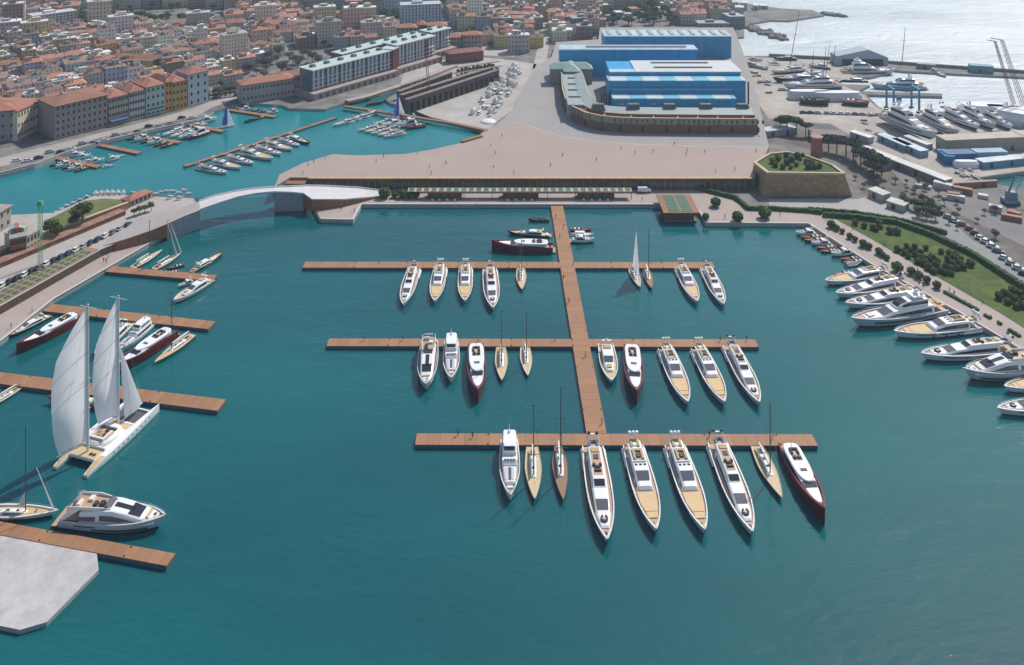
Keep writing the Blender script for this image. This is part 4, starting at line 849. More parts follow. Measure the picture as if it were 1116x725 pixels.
MB().add(sc(.935, 9.45), [(0, 1, 2, 3, 4, 5, 6)]).build('roof_lawn', lawnm, br); tag(br, 'angular brown stone bastion with planted roof right of the plaza', 'bastion')
rb2 = random.Random(5); k = 0
for (x, y) in [(845, 182), (842, 178), (848, 175), (858, 179), (863, 176), (869, 172.5), (872, 175), (879, 178), (884, 180), (888, 184), (881, 184), (862, 184), (857, 171), (868, 181), (853, 184), (893, 183), (875, 170.5)]:
    bush(x, y, rb2.uniform(.9, 1.7), f'{ordn(k)} green shrub growing on the bastion roof', z=10.9, group='shrubs on the bastion roof', cat='shrub'); k += 1
# ------------------------------------------------------------------ retaining wall with gallery, kiosks and canopy
gw = mat('gallery_wall', (.13, .085, .045), .6, var=.5, scale=.35, stretch=(1, 1, .3)); trim = mat('coping_orange_glow', (.52, .35, .16), .8, var=.2, scale=.6); rust = mat('rusty_steel', (.26, .12, .06), .75, var=.25, scale=.8); kbrown = mat('kiosk_brown', (.13, .065, .045), .7, var=.2, scale=1)  # the coping's orange glow is put into its colour
A = G(336, 206.6, 1.5); Bq = G(819, 206.6, 1.5); wr = empty('retaining_wall', A); Lw = Bq.x - A.x
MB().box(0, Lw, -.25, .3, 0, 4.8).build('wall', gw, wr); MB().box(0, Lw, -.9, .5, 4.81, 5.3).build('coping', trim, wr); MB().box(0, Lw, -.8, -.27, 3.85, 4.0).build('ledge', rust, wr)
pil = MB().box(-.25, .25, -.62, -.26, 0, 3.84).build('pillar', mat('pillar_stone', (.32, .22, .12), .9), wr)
for i in range(1, 66):
    if i == 1: pil.location.x = Lw * i / 66
    else: o = pil.copy(); COL.objects.link(o); o.parent = wr; o.location.x = Lw * i / 66
pn = MB().box(-1.0, 1.0, -.32, -.26, .3, 3.0).build('glazed_bay', glass2, wr)
for i in range(1, 65):
    x = Lw * (i + .5) / 66
    if i == 1: pn.location.x = x
    else: o = pn.copy(); COL.objects.link(o); o.parent = wr; o.location.x = x
tag(wr, 'long dark arcaded retaining wall with orange glow painted on coping below the plaza edge', 'wall')
g0 = MB(); q = G(315, 204, 1.5); g0.box(0, 8.5, -6, 0, 0, 3.9); go = g0.build('gatehouse_wall', rust); go.name = 'stair_kiosk'; go.location = q; tag(go, 'rust-brown block at the left end of the plaza retaining wall', 'kiosk')
pg = mat('green_panel', (.03, .12, .075), .7, var=.15, scale=.5, rand=.2); po = mat('orange_slat', (.30, .18, .10), .7, var=.15, scale=.7); pp = mat('panel_frame', (.42, .30, .2), .7)
ca = empty('canopy', G(444, 217.4, 1.5)); Lc = G(689, 217.4, 1.5).x - G(444, 217.4, 1.5).x
MB().box(0, Lc, 0, 3.9, 3.2, 3.4).build('roof', pp, ca)
gp = MB().box(-1.0, 1.0, .3, 3.6, 3.41, 3.45).build('green_panel', pg, ca)
for i in range(30):
    x = Lc * (i + .5) / 30
    if i == 0: gp.location.x = x
    else: o = gp.copy(); COL.objects.link(o); o.parent = ca; o.location.x = x
for i in range(9):
    o = MB().box(-.12, .12, .1, .34, 0, 3.19).build('post', mastm, ca); o.location.x = .3 + (Lc - .6) * i / 8
tag(ca, 'long thin canopy with green roof panels above the central quay', 'canopy')
for i, (x0, x1, y) in enumerate([(466, 503, 217), (548, 587, 217), (630, 669.5, 217)]):
    a = G(x0, y, 1.5); w = G(x1, y, 1.5).x - a.x; k = empty('kiosk', a); MB().box(0, w, 0, 4.2, 0, 2.9).build('wall', kbrown, k); MB().box(-.3, w + .3, -.9, 4.4, 2.9, 3.1).build('roof', kbrown, k)
    for j in range(3): MB().box(w * (.2 + .25 * j), w * (.32 + .25 * j), -.05, -.01, .4, 2.2).build('window', glass2, k)
    for j in range(4): c_ = MB().box(-.5, .5, -1.9, -1.2, 0, .75, taper=.1).build('cafe_table', cushion); c_.location = a + Vector((w * (.15 + .22 * j), 0, .02)); tag(c_, f'{ordn(j)} small pale table before the {ordn(i)} brown quay kiosk', 'table', 'cafe tables before the kiosks')
    tag(k, f'low dark brown kiosk under the canopy, {ordn(i)} from the left', 'kiosk', 'kiosks on the central quay')
# pavilion with green roof over the water
a = G(724, 243, 0); b_ = G(761, 243, 0); w = b_.x - a.x; pv = empty('pavilion', a)
MB().box(1.5, w - 1.5, 1, 14, .6, 4.0).build('wall', kbrown, pv); MB().box(.6, w - .6, .3, 15, .3, .75).build('floor_slab', rust, pv)
MB().box(-.4, w + .4, -.6, 17.5, 4.0, 4.35).build('roof', rust, pv)
for cx in (.32, .68): MB().box(w * cx - 2.2, w * cx + 2.2, .2, 16.5, 4.36, 4.42).build('green_panel', pg, pv)
MB().box(w * .5 - .25, w * .5 + .25, .2, 16.5, 4.36, 4.46).build('ridge_strip', po, pv)
for j in range(1, 6): MB().box(w * .14, w * .86, j * 2.8 - .08, j * 2.8 + .08, 4.43, 4.5).build('roof_batten', pp, pv)
for y in (0, 7.5, 14.5):
    for x in (1, w - 1): MB().tube((x, y, -1), (x, y, .4), .22).build('pile', mastm, pv)
for j in range(7): MB().box(2 + j * (w - 5) / 7, 2 + (j + .7) * (w - 5) / 7, .93, .98, 1.2, 3.5).build('window', glass2, pv)
tag(pv, 'square brown pavilion with green roof panels standing over the water', 'pavilion')
# ------------------------------------------------------------------ bridge
conc = mat('bridge_concrete', (.52, .51, .53), .8, var=.08, scale=.3, space='World'); abut = mat('abutment', (.30, .30, .35), .85, var=.15, scale=.5, space='World')
bm_ = empty('footbridge', (0, 0, 0))
near = [(112, 268, 4.25), (140, 259.5, 5.0), (166, 250.5, 5.8), (182, 244, 6.6), (200, 236, 7.2), (218, 229, 7.6), (238, 222, 8.1), (260, 215, 8.4), (280, 211.3, 8.4), (299, 209.6, 8.2), (318, 210.2, 7.6), (331, 211.5, 7.0), (340, 218, 6.0), (375, 218, 4.2), (415, 214.6, 1.65)]
far = [(132, 243, 4.25), (150, 238, 5.0), (170, 234, 5.8), (187, 230, 6.6), (204, 224, 7.2), (217, 219.5, 7.6), (234, 213.5, 8.1), (257, 208.6, 8.4), (279, 205.6, 8.4), (299, 204.3, 8.2), (318, 203.5, 7.6), (335, 202.6, 7.0), (355, 203, 6.0), (392, 205, 4.2), (426, 209.5, 1.65)]
NP = [G(*p) for p in near]; FP = [G(*p) for p in far]; d_ = Vector((0, 0, -.45)); MB().loft([[a, a + d_, f + d_, f] for a, f in zip(NP[5:], FP[5:])]).build('deck', mat('bridge_white', (.54, .53, .55), .75, var=.08, scale=.4), bm_); MB().loft([[a, a + d_, f + d_, f] for a, f in zip(NP[:6], FP[:6])]).build('approach_deck', mat('approach_paving', (.36, .33, .32), .85, var=.08, scale=.2), bm_)
for pts, nm in ((NP, 'parapet'), (FP, 'parapet')):
    m = MB(); 
    for a, c_ in zip(pts[5:], pts[6:]):
        dd = (c_ - a).normalized(); nn = Vector((-dd.y, dd.x, 0)) * .10; z = Vector((0, 0, .5)); e = Vector((0, 0, .01)); m.loft([[a - nn + e, a + nn + e, a + nn + z, a - nn + z], [c_ - nn + e, c_ + nn + e, c_ + nn + z, c_ - nn + z]])
    m.build(nm, mat('glass_parapet', (.70, .72, .74), .3), bm_)
m = MB(); 
def wall_under(pts, z0, name, mt, par, off=.1):
    m = MB(); low = [Vector((p.x, p.y, z0)) for p in pts]; 
    for i in range(len(pts) - 1):
        a, c_ = pts[i], pts[i + 1]; dd = (c_ - a).normalized(); nn = Vector((-dd.y, dd.x, 0)) * off; z = Vector((0, 0, -.05))
        m.loft([[low[i] - nn, low[i] + nn, a + nn + z, a - nn + z], [low[i + 1] - nn, low[i + 1] + nn, c_ + nn + z, c_ - nn + z]])
    return m.build(name, mt, par)
wall_under(NP[:4], 1.5, 'ramp_wall', rust, bm_, .3); wall_under(NP[11:], 1.5, 'ramp_wall', rust, bm_, .3)
def pier_block(i0, i1, z0=-2):
    P = [Vector((p.x, p.y, 0)) for p in (NP[i0], NP[i1], FP[i1], FP[i0])]; zt = [NP[i0].z, NP[i1].z, FP[i1].z, FP[i0].z]
    b = MB(); b.add([(p.x, p.y, z0) for p in P] + [(p.x, p.y, z - .62) for p, z in zip(P, zt)], [(3, 2, 1, 0), (4, 5, 6, 7), (0, 1, 5, 4), (1, 2, 6, 5), (2, 3, 7, 6), (3, 0, 4, 7)]); return b.build('abutment', abut, bm_)
pier_block(3, 5); pier_block(9, 11)
tag(bm_, 'curved white footbridge spanning the channel between the left mole and the plaza', 'bridge')
# ------------------------------------------------------------------ barrel-roofed curved building
bri = mat('brick_brown', (.20, .12, .085), .85, var=.2, scale=.7); terr = mat('terracotta_channel', (.30, .13, .08), .85, var=.15, scale=.8); pale = mat('pale_arcade', (.30, .29, .24), .85, var=.15, scale=.8); zinc = mat('zinc_roof', (.27, .33, .33), .6, var=.08, scale=.3)
path = [G(x, y, 6.5) for x, y in [(610, 78), (611.5, 95), (613, 112), (616, 122), (624, 131.5), (638, 138.5), (656, 142.5), (676, 144.3), (700, 145), (740, 145.4), (784, 145.8), (826, 146)]]
# resample
rs = [path[0]]; 
for a, c_ in zip(path, path[1:]):
    k = max(1, int((c_ - a).length / 5)); rs += [a.lerp(c_, (i + 1) / k) for i in range(k)]
nr = []
for i in range(len(rs)):
    d = (rs[min(i + 1, len(rs) - 1)] - rs[max(i - 1, 0)]).normalized(); nr.append(Vector((-d.y, d.x, 0)))
cb = empty('curved_warehouse', (0, 0, 0))
def strip(prof, name, mt): MB().loft([[p + n_ * o_ + Vector((0, 0, z_)) for o_, z_ in prof] for p, n_ in zip(rs, nr)]).build(name, mt, cb)
strip([(0, 0), (0, 4.4), (.5, 4.4), (.5, 0)], 'lower_wall', bri); strip([(.12, 4.42), (.12, 7.4), (.6, 7.4), (.6, 4.42)], 'arcade_wall', pale); strip([(-.15, 7.42), (-.15, 7.8), (.7, 7.8), (.7, 7.42)], 'cornice', capst)
strip([(.72, 6.6), (.72, 6.9), (5.4, 6.4), (5.4, 6.1)], 'roof_channel', terr); strip([(5.42, 0), (5.42, 7.9), (5.8, 7.9), (5.8, 0)], 'inner_wall', terr); strip([(5.82, 7.2), (5.82, 7.8), (12.5, 9.4), (12.5, 8.8)], 'zinc_roof', zinc); strip([(12.52, 0), (12.52, 9.2), (12.8, 9.2), (12.8, 0)], 'rear_wall', bri)
for i in range(0, len(rs), 2):
    p, n_ = rs[i], nr[i]; t = Vector((n_.y, -n_.x, 0)); M = Matrix.Translation(p) @ Matrix(((t.x, n_.x, 0, 0), (t.y, n_.y, 0, 0), (0, 0, 1, 0), (0, 0, 0, 1)))
    MB().box(-.3, .3, -.6, -.02, 0, 7.4, M=M).build('buttress', bri, cb); MB().box(-.2, .2, .73, 5.4, 6.85, 7.35, M=M).build('divider', capst, cb)
    if i + 1 < len(rs):
        p, n_ = rs[i + 1], nr[i + 1]; t = Vector((n_.y, -n_.x, 0)); M = Matrix.Translation(p) @ Matrix(((t.x, n_.x, 0, 0), (t.y, n_.y, 0, 0), (0, 0, 1, 0), (0, 0, 0, 1)))
        for sx in (-2.6, 0, 2.6): MB().box(sx - .6, sx + .6, .05, .11, 5.0, 6.8, M=M).build('window', glass2, cb)
        MB().box(-.8, .8, -.08, -.01, .6, 3.4, M=M).build('doorway', mat('dark_wood', (.07, .045, .035), .8), cb)
for i, (x, y) in enumerate([(625, 74), (625, 80), (625, 86.5), (625.5, 93), (626, 99.5), (626.5, 107)]):
    q = G(x, y, 14); MB().box(-4, 4, -.8, 1.0, 8.2, 9.6, taper=.5).build('roof_vent', zinc, cb).location = (q.x, q.y, 5.6); MB().box(-3.3, 3.3, -.95, -.82, 8.5, 9.3).build('louvre', dark, cb).location = (q.x, q.y, 5.6)
for i, x in enumerate((652, 690, 729.5, 769, 809)):
    q = G(x, 121, 14); MB().box(-3.6, 3.6, -2, 2, 0, 3.2, taper=.8).build('roof_lantern', mat('lantern_dark', (.10, .12, .12), .6), cb).location = (q.x, q.y, 14.6)
w0 = G(616.5, 112, 14.5); w1 = G(637, 76, 14.5)
MB().box(w0.x + 1, w0.x + 14.5, w0.y - 4, w1.y + 4, 6.5, 14.6).build('side_range', zinc, cb)
pv = G(622, 76, 14.5)
for (dx, dy, w_, dp) in ((0, 0, 26, 8), (0, -1, 9, 18)):
    M = Matrix.Translation((pv.x, pv.y + dy, 0)); MB().box(-w_ / 2, w_ / 2, -dp / 2, dp / 2, 6.5, 16, M=M).build('pavilion_wall', pale, cb); MB().box(-w_ / 2 - .6, w_ / 2 + .6, -dp / 2 - .6, dp / 2 + .6, 16, 19.2, M=M, taper=dp / 2 if dp < w_ else w_ / 2).build('pavilion_roof', mat('verdigris', (.30, .42, .40), .6, var=.1, scale=.4), cb)
tag(cb, 'curved brown warehouse with terracotta roof channel wrapping the blue halls', 'warehouse')
# ------------------------------------------------------------------ blue halls
def panel_mat(name, c1, c2, per, spec=.4, rough=.45):
    m = bpy.data.materials.new(name); m.use_nodes = True; n = m.node_tree.nodes; l = m.node_tree.links; p = n['Principled BSDF']; g = n.new('ShaderNodeTexCoord'); sx = n.new('ShaderNodeSeparateXYZ'); l.new(g.outputs['Object'], sx.inputs[0])
    a = n.new('ShaderNodeMath'); a.operation = 'DIVIDE'; l.new(sx.outputs[0], a.inputs[0]); a.inputs[1].default_value = per; f = n.new('ShaderNodeMath'); f.operation = 'FRACT'; l.new(a.outputs[0], f.inputs[0]); c = n.new('ShaderNodeMath'); c.operation = 'LESS_THAN'; l.new(f.outputs[0], c.inputs[0]); c.inputs[1].default_value = .5
    mx = n.new('ShaderNodeMix'); mx.data_type = 'RGBA'; l.new(c.outputs[0], mx.inputs[0]); mx.inputs[6].default_value = (*c1, 1); mx.inputs[7].default_value = (*c2, 1)
    t = n.new('ShaderNodeTexNoise'); t.inputs['Scale'].default_value = .15; t.inputs['Detail'].default_value = 5; l.new(g.outputs['Object'], t.inputs[0]); mr = n.new('ShaderNodeMapRange'); l.new(t.outputs[0], mr.inputs[0]); mr.inputs[3].default_value = .8; mr.inputs[4].default_value = 1.2
    v = n.new('ShaderNodeVectorMath'); v.operation = 'SCALE'; l.new(mx.outputs[2], v.inputs[0]); l.new(mr.outputs[0], v.inputs['Scale']); l.new(v.outputs[0], p.inputs['Base Color']); p.inputs['Roughness'].default_value = rough; p.inputs['Specular IOR Level'].default_value = spec; return m
blue = panel_mat('blue_cladding', (.001, .29, .56), (.002, .31, .60), 6); bluer = panel_mat('blue_roof_striped', (.16, .44, .60), (.50, .58, .62), 19); paler = panel_mat('pale_blue_roof', (.36, .50, .58), (.42, .54, .60), 9, rough=.5); 
def hall(name, x0, x1, yb, yt, yr, label, roofm, xr=None, steps=()):
    D = G(0, yb, 6.5).y; zt = CAMZ - (yt - YH) * D / FPX; Dr = FPX * (CAMZ - zt) / (yr - YH); s = D / FPX; X0, X1 = (x0 - XC) * s, (x1 - XC) * s
    X0 = (x0 - XC) * s; r = empty(name, (X0, D, 6.5)); w = X1 - X0; h = zt - 6.5; dp = Dr - D
    MB().box(0, w, 0, dp, 0, h - .3).build('wall', blue, r); MB().box(-.4, w + .4, -.4, dp + .4, h - .29, h + .1).build('roof_edge', mat('roof_edge_pale', (.45, .55, .62), .5), r)
    MB().box(.2, w - .2, .1, dp - .1, h + .11, h + .4, taper=.4).build('roof', roofm, r)
    return r, w, h, dp
r1, w, h, dp = hall('assembly_hall', 659, 797, 63, 39.7, 33, '', paler)
for i in range(12): MB().box(w * (i + .3) / 12, w * (i + .7) / 12, dp * .15, dp * .85, h + .41, h + .9, taper=.3).build('rooflight', zinc, r1)
MB().box(w * .745, w * .77, -.08, -.02, 0, h - .4).build('downpipe_panel', mat('grey_blue', (.15, .27, .38), .5), r1)
for j in range(6): MB().box(w * .78, w * .985, -.06, -.02, 1.5 + j * 2, 2.0 + j * 2).build('louvre_band', mat('grey_blue2', (.05, .16, .3), .5), r1)
tag(r1, 'rearmost blue hall, tallest, at the edge of the bright sea', 'hall')
r2, w, h, dp = hall('assembly_hall', 610, 760, 83.5, 54.2, 49.3, '', paler); MB().box(w * .2, w * .93, dp * .35, dp * .65, h + .41, h + 1.2).build('ridge_vent', mat('ridge_grey', (.3, .3, .33), .6), r2)
for j in range(5): MB().box(w * .4 + j * 7, w * .4 + j * 7 + .9, -.06, -.02, 2, 3).build('window', glass2, r2)
MB().box(w * .02, w * .1, -.06, -.02, 0, 6).build('door', mat('grey_blue2', (.05, .16, .3), .5), r2)
tag(r2, 'long blue hall behind the pale green pavilion roof, second from the back', 'hall')
# stepped hall complex
D0 = G(0, 119, 6.5).y; sh = empty('stepped_hall', ((668 - XC) * D0 / FPX, D0, 6.5)); X = lambda x, D: (x - XC) * D / FPX - sh.location.x
def zat(y, D): return CAMZ - (y - YH) * D / FPX - 6.5
D1 = D0 + 9; D2 = D1 + 12; D3 = D2 + 26
z0 = zat(108.3, D0); x1_ = X(802, D0)
MB().box(0, x1_, 0, D1 - D0, 0, z0).build('wall', blue, sh); MB().box(-.3, x1_ + .3, -.4, D1 - D0, z0 + .01, z0 + .6, taper=0).build('roof', bluer, sh)
z1 = zat(97.8, D1); MB().box(.5, X(797, D1), D1 - D0 + .01, D1 - D0 + 1.6, 0, z1).build('wall', blue, sh); MB().box(.3, X(798, D1), D1 - D0 - .3, D1 - D0 + 2, z1 + .01, z1 + .3).build('roof', paler, sh)
z2 = zat(88.5, D1 + 2); MB().box(-1, X(812.5, D1 + 2), D1 - D0 + 1.62, D2 - D0, 0, z2).build('wall', blue, sh); MB().box(-1.4, X(813, D1 + 2), D1 - D0 + 1.3, D2 - D0, z2 + .01, z2 + .5).build('roof', bluer, sh)
z3 = zat(79, D2); MB().box(1, X(807, D2), D2 - D0 + .01, D3 - D0, 0, z3).build('wall', blue, sh); MB().box(16, X(809, D2), D2 - D0 - .2, D3 - D0, z3 + .01, z3 + .5).build('roof', mat('white_roof', (.50, .53, .54), .6, var=.08, scale=.2), sh); MB().box(.6, 15.9, D2 - D0 - .2, D2 - D0 + 6, z3 + .01, z3 + .4).build('roof', paler, sh)
for yy in (8, 19): MB().box(28, X(780, D2), D2 - D0 + yy, D2 - D0 + yy + 1, z3 + .52, z3 + 1.3).build('ridge_vent', mat('ridge_grey', (.3, .3, .33), .6), sh)
for i in range(3): MB().box(3.5 + i * 9, 6 + i * 9, -.06, -.01, z0 - 3.2, z0 - 2.2).build('window', mat('win_pale', (.4, .45, .5), .3), sh); MB().box(3.5 + i * 9, 6 + i * 9, -.06, -.01, z0 - 5.4, z0 - 4.6).build('window', mat('win_pale', (.4, .45, .5), .3), sh)
for i in range(4): MB().box(-6 + i * 1.4, -5.3 + i * 1.4, 6, 6.7, 0, z1 - 1 + i % 2).build('flue', mat('flue_dark', (.03, .05, .09), .5), sh)
MB().box(X(815, D1), X(815, D1) + .8, D1 - D0, D1 - D0 + .8, 0, z2).build('flue', mat('flue_dark', (.03, .05, .09), .5), sh)
tag(sh, 'nearest stepped blue hall with striped roofs inside the curved warehouse', 'hall')
# ------------------------------------------------------------------ left mole: panel roof, walls, old buildings, cars
T0, T1 = G(-60, 366, 4.2), G(108, 272.5, 4.2); dT = (T1 - T0); LT = dT.length; aT = math.atan2(dT.y, dT.x)
tp = empty('terrace_canopy', T0, aT); MB().box(0, LT, .4, 7.6, 0.02, .25).build('frame', po, tp)
gq = MB().box(-.95, .95, -.8, .8, .26, .33).build('green_panel', pg, tp); k = 0
for i in range(int(LT / 2.9)):
    for j in range(3):
        x, y = 1.6 + i * 2.9, 1.7 + j * 2.3
        if k == 0: gq.location = (x, y, 0); k = 1
        elif k < 100: o = gq.copy(); COL.objects.link(o); o.parent = tp; o.location = (x, y, 0); k += 1
tag(tp, 'chequered green and orange panel strip along the left mole terrace', 'canopy')
brick = mat('old_brick', (.21, .10, .065), .9, var=.35, scale=.5, bump=.4)
def wall_run(a, b, z, w, h, label, m, name='brick_wall', cap=None):
    A, Bq = G(*a, z), G(*b, z); d = Bq - A; r = empty(name, A, math.atan2(d.y, d.x)); MB().box(0, d.length, 0, w, 0, h).build('wall', m, r); MB().box(-.1, d.length + .1, -.15, w + .15, h + .01, h + .25).build('coping', cap or capst, r); tag(r, label, 'wall'); return r
wall_run((-60, 318), (137, 234.5), 4.2, 4.0, 1.6, 'wide weathered brick wall behind the parked cars on the left mole', brick, cap=mat('brick_top', (.27, .15, .11), .9, var=.3, scale=.4))
wall_run((-60, 304), (140, 228), 4.2, 1.0, 2.6, 'tall narrow old rampart wall above the brick one on the left mole', stone)
CARC = [('white', (.72, .72, .72)), ('black', (.02, .02, .022)), ('silver', (.38, .4, .42)), ('dark blue', (.02, .035, .09)), ('grey', (.15, .155, .16)), ('red', (.35, .03, .02))]
def make_car(cn, c):
    r = empty('parked_car'); m = mat('car_' + cn.replace(' ', '_'), c, .25, coat=.6)
    prof = [(-2.1, .35, .85), (-1.95, .3, 1.0), (-.9, .3, 1.05), (.7, .3, 1.0), (1.9, .3, .82), (2.1, .35, .65)]
    MB().loft([[(x, -.85, z0), (x, .85, z0), (x, .88, (z0 + z1) / 2), (x, .78, z1), (x, -.78, z1), (x, -.88, (z0 + z1) / 2)] for x, z0, z1 in prof]).build('body', m, r)
    MB().loft([[(x, -w, 1.0), (x, w, 1.0), (x + s, w * .8, z), (x + s, -w * .8, z)] for x, w, s, z in ((-1.75, .76, .4, 1.38), (-.9, .78, .2, 1.48), (.2, .78, -.1, 1.46), (1.05, .74, -.55, 1.36))]).build('glasshouse', glass, r)
    MB().box(-1.25, .35, -.6, .6, 1.47, 1.52, taper=.05).build('roof', m, r)
    for x in (-1.3, 1.35):
        for y in (-.82, .82):
            w = MB().tube((x, y - .1, .32), (x, y + .1, .32), .32, n=10).build('wheel', dark, r)
    for y in (-.55, .55): MB().box(2.05, 2.13, y - .18, y + .18, .55, .7).build('headlight', mat('lamp_glass', (.7, .7, .65), .2), r)
    return r
CARS = [make_car(n, c) for n, c in CARC]; rc = random.Random(4)
def car(p, rz, label, group, k=None):
    k = rc.choice([0, 0, 1, 1, 2, 3, 4, 5, 0, 2]) if k is None else k; o = use(CARS[k]); o.location = p; o.rotation_euler.z = rz; tag(o, label.format(c=CARC[k][0]), 'car', group); return o
seq = [0, 1, 1, 0, 1, 4, 0, 1, 3, 3, 0, 2, 3, 3, 0, 4, 2, 1]
for i, k in enumerate(seq):
    t = i / 17; car(G(lerp(3, 139, t), lerp(312, 246.5, t), 4.23), aT + .25, '{c} car parked on the mole road, ' + ordn(i) + ' up from the left picture edge', 'cars parked along the mole road', k)
for i, (x, y) in enumerate([(1027, 234), (1034, 238), (1040, 242), (1050, 246), (1058, 251), (1064, 256), (1069, 261), (1075, 265), (1082, 270), (1088, 275), (1095, 283), (1103, 289), (1110, 294), (1117, 300)]):
    car(G(x, y, 1.58), -.62, '{c} car, ' + ordn(i) + ' from the top beside the road behind the lawn', 'cars beside the lawn road')
# old buildings on the mole
def winmat(): return mat('window_dark', (.03, .035, .04), .2)
shutm = mat('shutter_green', (.04, .08, .06), .8)
def building(p0, p1, depth, h, wallc, roofc, label, cat='house', storeys=4, cols=6, z=1.5, rh=2.2, roof='hip', name='waterfront_house', sidewin=True, win=(1.0, 1.6), group=None, awn=None):
    A, Bq = G(*p0, z), G(*p1, z); d = Bq - A; w = d.length; r = empty(name, A, math.atan2(d.y, d.x)); wm = mat('plaster_%02d_%02d_%02d' % tuple(int(c * 99) for c in wallc), wallc, .9, var=.12, scale=.3, bump=.1)
    MB().box(0, w, 0, depth, 0, h).build('wall', wm, r)
    rm = mat('roof_%02d_%02d_%02d' % tuple(int(c * 99) for c in roofc), roofc, .9, var=.22, scale=.6, bump=.4, bscale=2)
    if roof == 'hip':
        q = min(w, depth) / 2; b = MB(); e = .6
        vs_ = [(-e, -e, h + .01), (w + e, -e, h + .01), (w + e, depth + e, h + .01), (-e, depth + e, h + .01)]
        t = [(q, depth / 2, h + rh), (w - q, depth / 2, h + rh)] if w >= depth else [(w / 2, q, h + rh), (w / 2, depth - q, h + rh)]
        b.add(vs_ + t, [(0, 1, 5, 4), (1, 2, 5), (2, 3, 4, 5), (3, 0, 4)] if w >= depth else [(0, 1, 4), (1, 2, 5, 4), (2, 3, 5), (3, 0, 4, 5)]); b.add([(x, y, h - .3) for x, y, _ in vs_], [(3, 2, 1, 0)]); b.build('roof', rm, r)
        ch = MB().box(w * .3, w * .3 + .9, depth * .6, depth * .6 + .9, h, h + rh + .8).build('chimney', wm, r)
    else: MB().box(-.2, w + .2, -.2, depth + .2, h + .01, h + .35).build('roof', rm, r); MB().box(w * .3, w * .55, depth * .3, depth * .7, h + .36, h + 2.2).build('roof_hut', wm, r)
    fh = h / storeys; wd = MB().box(-win[0] / 2, win[0] / 2, -.06, -.01, -win[1] / 2, win[1] / 2); proto_w = None; n = 0
    wf = wd.build('window', winmat(), r); fr = MB().box(-win[0] / 2 - .12, win[0] / 2 + .12, -.12, -.065, -win[1] / 2 - .2, -win[1] / 2 - .02).build('sill', capst, wf)
    def put(x, y, zz, rz):
        nonlocal n
        if n >= 99: return
        if n == 0: o = wf
        else: o = copy_tree(wf, r)
        o.location = (x, y, zz); o.rotation_euler.z = rz; n += 1
    for s in range(storeys):
        for c_ in range(cols): put(w * (c_ + .5) / cols, 0, fh * (s + .52), 0)
    if sidewin:
        k = max(2, int(depth / 3.2))
        for s in range(storeys):
            for c_ in range(k): put(w, depth * (c_ + .5) / k, fh * (s + .52), R(90))
    if awn: MB().loft([[(w * .06, -.02, fh * 1.0), (w * .06, -2.0, fh * .72), (w * .06, -2.0, fh * .68), (w * .06, -.02, fh * .92)], [(w * .94, -.02, fh * 1.0), (w * .94, -2.0, fh * .72), (w * .94, -2.0, fh * .68), (w * .94, -.02, fh * .92)]]).build('awning', mat('awning_%d' % int(awn[2] * 99), awn, .8), r)
    tag(r, label, cat, group); return r
RT = (.34, .15, .10); RT2 = (.27, .125, .10); RB = (.26, .13, .08)
building((-22, 268), (12, 246), 12, 8, (.33, .31, .28), (.3, .26, .24), 'grey old two-storey building at the left edge of the mole', 'building', 2, 5, 4.2, roof='hip', name='mole_building')
building((11, 281), (29, 277), 13, 6.5, (.30, .12, .085), (.3, .29, .28), 'red brick block with pale flat roof on the mole', 'building', 2, 4, 4.2, roof='flat', name='mole_building')
building((29, 276.5), (44, 268), 10, 6, (.45, .44, .38), (.34, .33, .31), 'small pale block with flat roof beside the red brick one', 'building', 2, 4, 4.2, roof='flat', name='mole_building')
building((142, 226), (165, 216), 5, 2.6, (.42, .38, .34), RT, 'low pale shed with terracotta roof near the bridge on the mole', 'shed', 1, 5, 4.2, rh=1.2, name='mole_shed')
TREES = {'round': [make_tree(40 + i, 8, 3) for i in range(3)], 'pine': [make_tree(60 + i, 9, 4.2, 'pine', leafp) for i in range(3)], 'bare': [make_tree(80 + i, 8, 3.2, 'bare', barem) for i in range(3)]}
rt = random.Random(9)
def tree(kind, px, py, s, label, z=1.5, group=None, name=None):
    o = use(rt.choice(TREES[kind])); o.location = G(px, py, z); o.rotation_euler.z = rt.uniform(0, 6.28); o.scale = (s, s, s * rt.uniform(.9, 1.1)); tag(o, label, 'tree', group); return o
tree('round', 90, 247, 1.5, 'large round dark tree at the foot of the mole garden', 4.2); tree('round', 80, 249, .9, 'lower dark tree left of the large round garden tree', 4.2); tree('round', 54, 259, 1.1, 'dark tree between the brick buildings and the rampart wall', 4.2); tree('round', 62, 262, .9, 'shrubby dark tree right beside the rampart wall', 4.2)
for i, (x, y) in enumerate([(146, 236), (152, 234), (158, 232), (165, 230)]): tree('round', x, y, .55, f'{ordn(i)} low dark tree in the row by the terracotta-roofed shed', 4.2, 'trees by the mole shed')
# green lattice mast
lm = empty('lattice_mast', G(44, 288, 4.2)); b = MB(); gm = mat('mast_green', (.05, .35, .12), .5); wv = .55; H = 21
for sx in (1, -1):
    for sy in (1, -1): b.tube((sx * wv, sy * wv, 0), (sx * .5, sy * .5, H), .08, n=4)
for i in range(12):
    z = H * i / 12; z2 = H * (i + 1) / 12
    for (x1, y1, x2, y2) in ((1, 1, 1, -1), (1, -1, -1, -1), (-1, -1, -1, 1), (-1, 1, 1, 1)): b.tube((x1 * .52, y1 * .52, z), (x2 * .52, y2 * .52, z2), .05, n=3)
b.build('lattice', gm, lm); MB().box(-.9, .9, -.9, .9, H, H + 1.4, taper=.3).build('head', gm, lm); tag(lm, 'green lattice mast standing among the old mole buildings', 'mast')
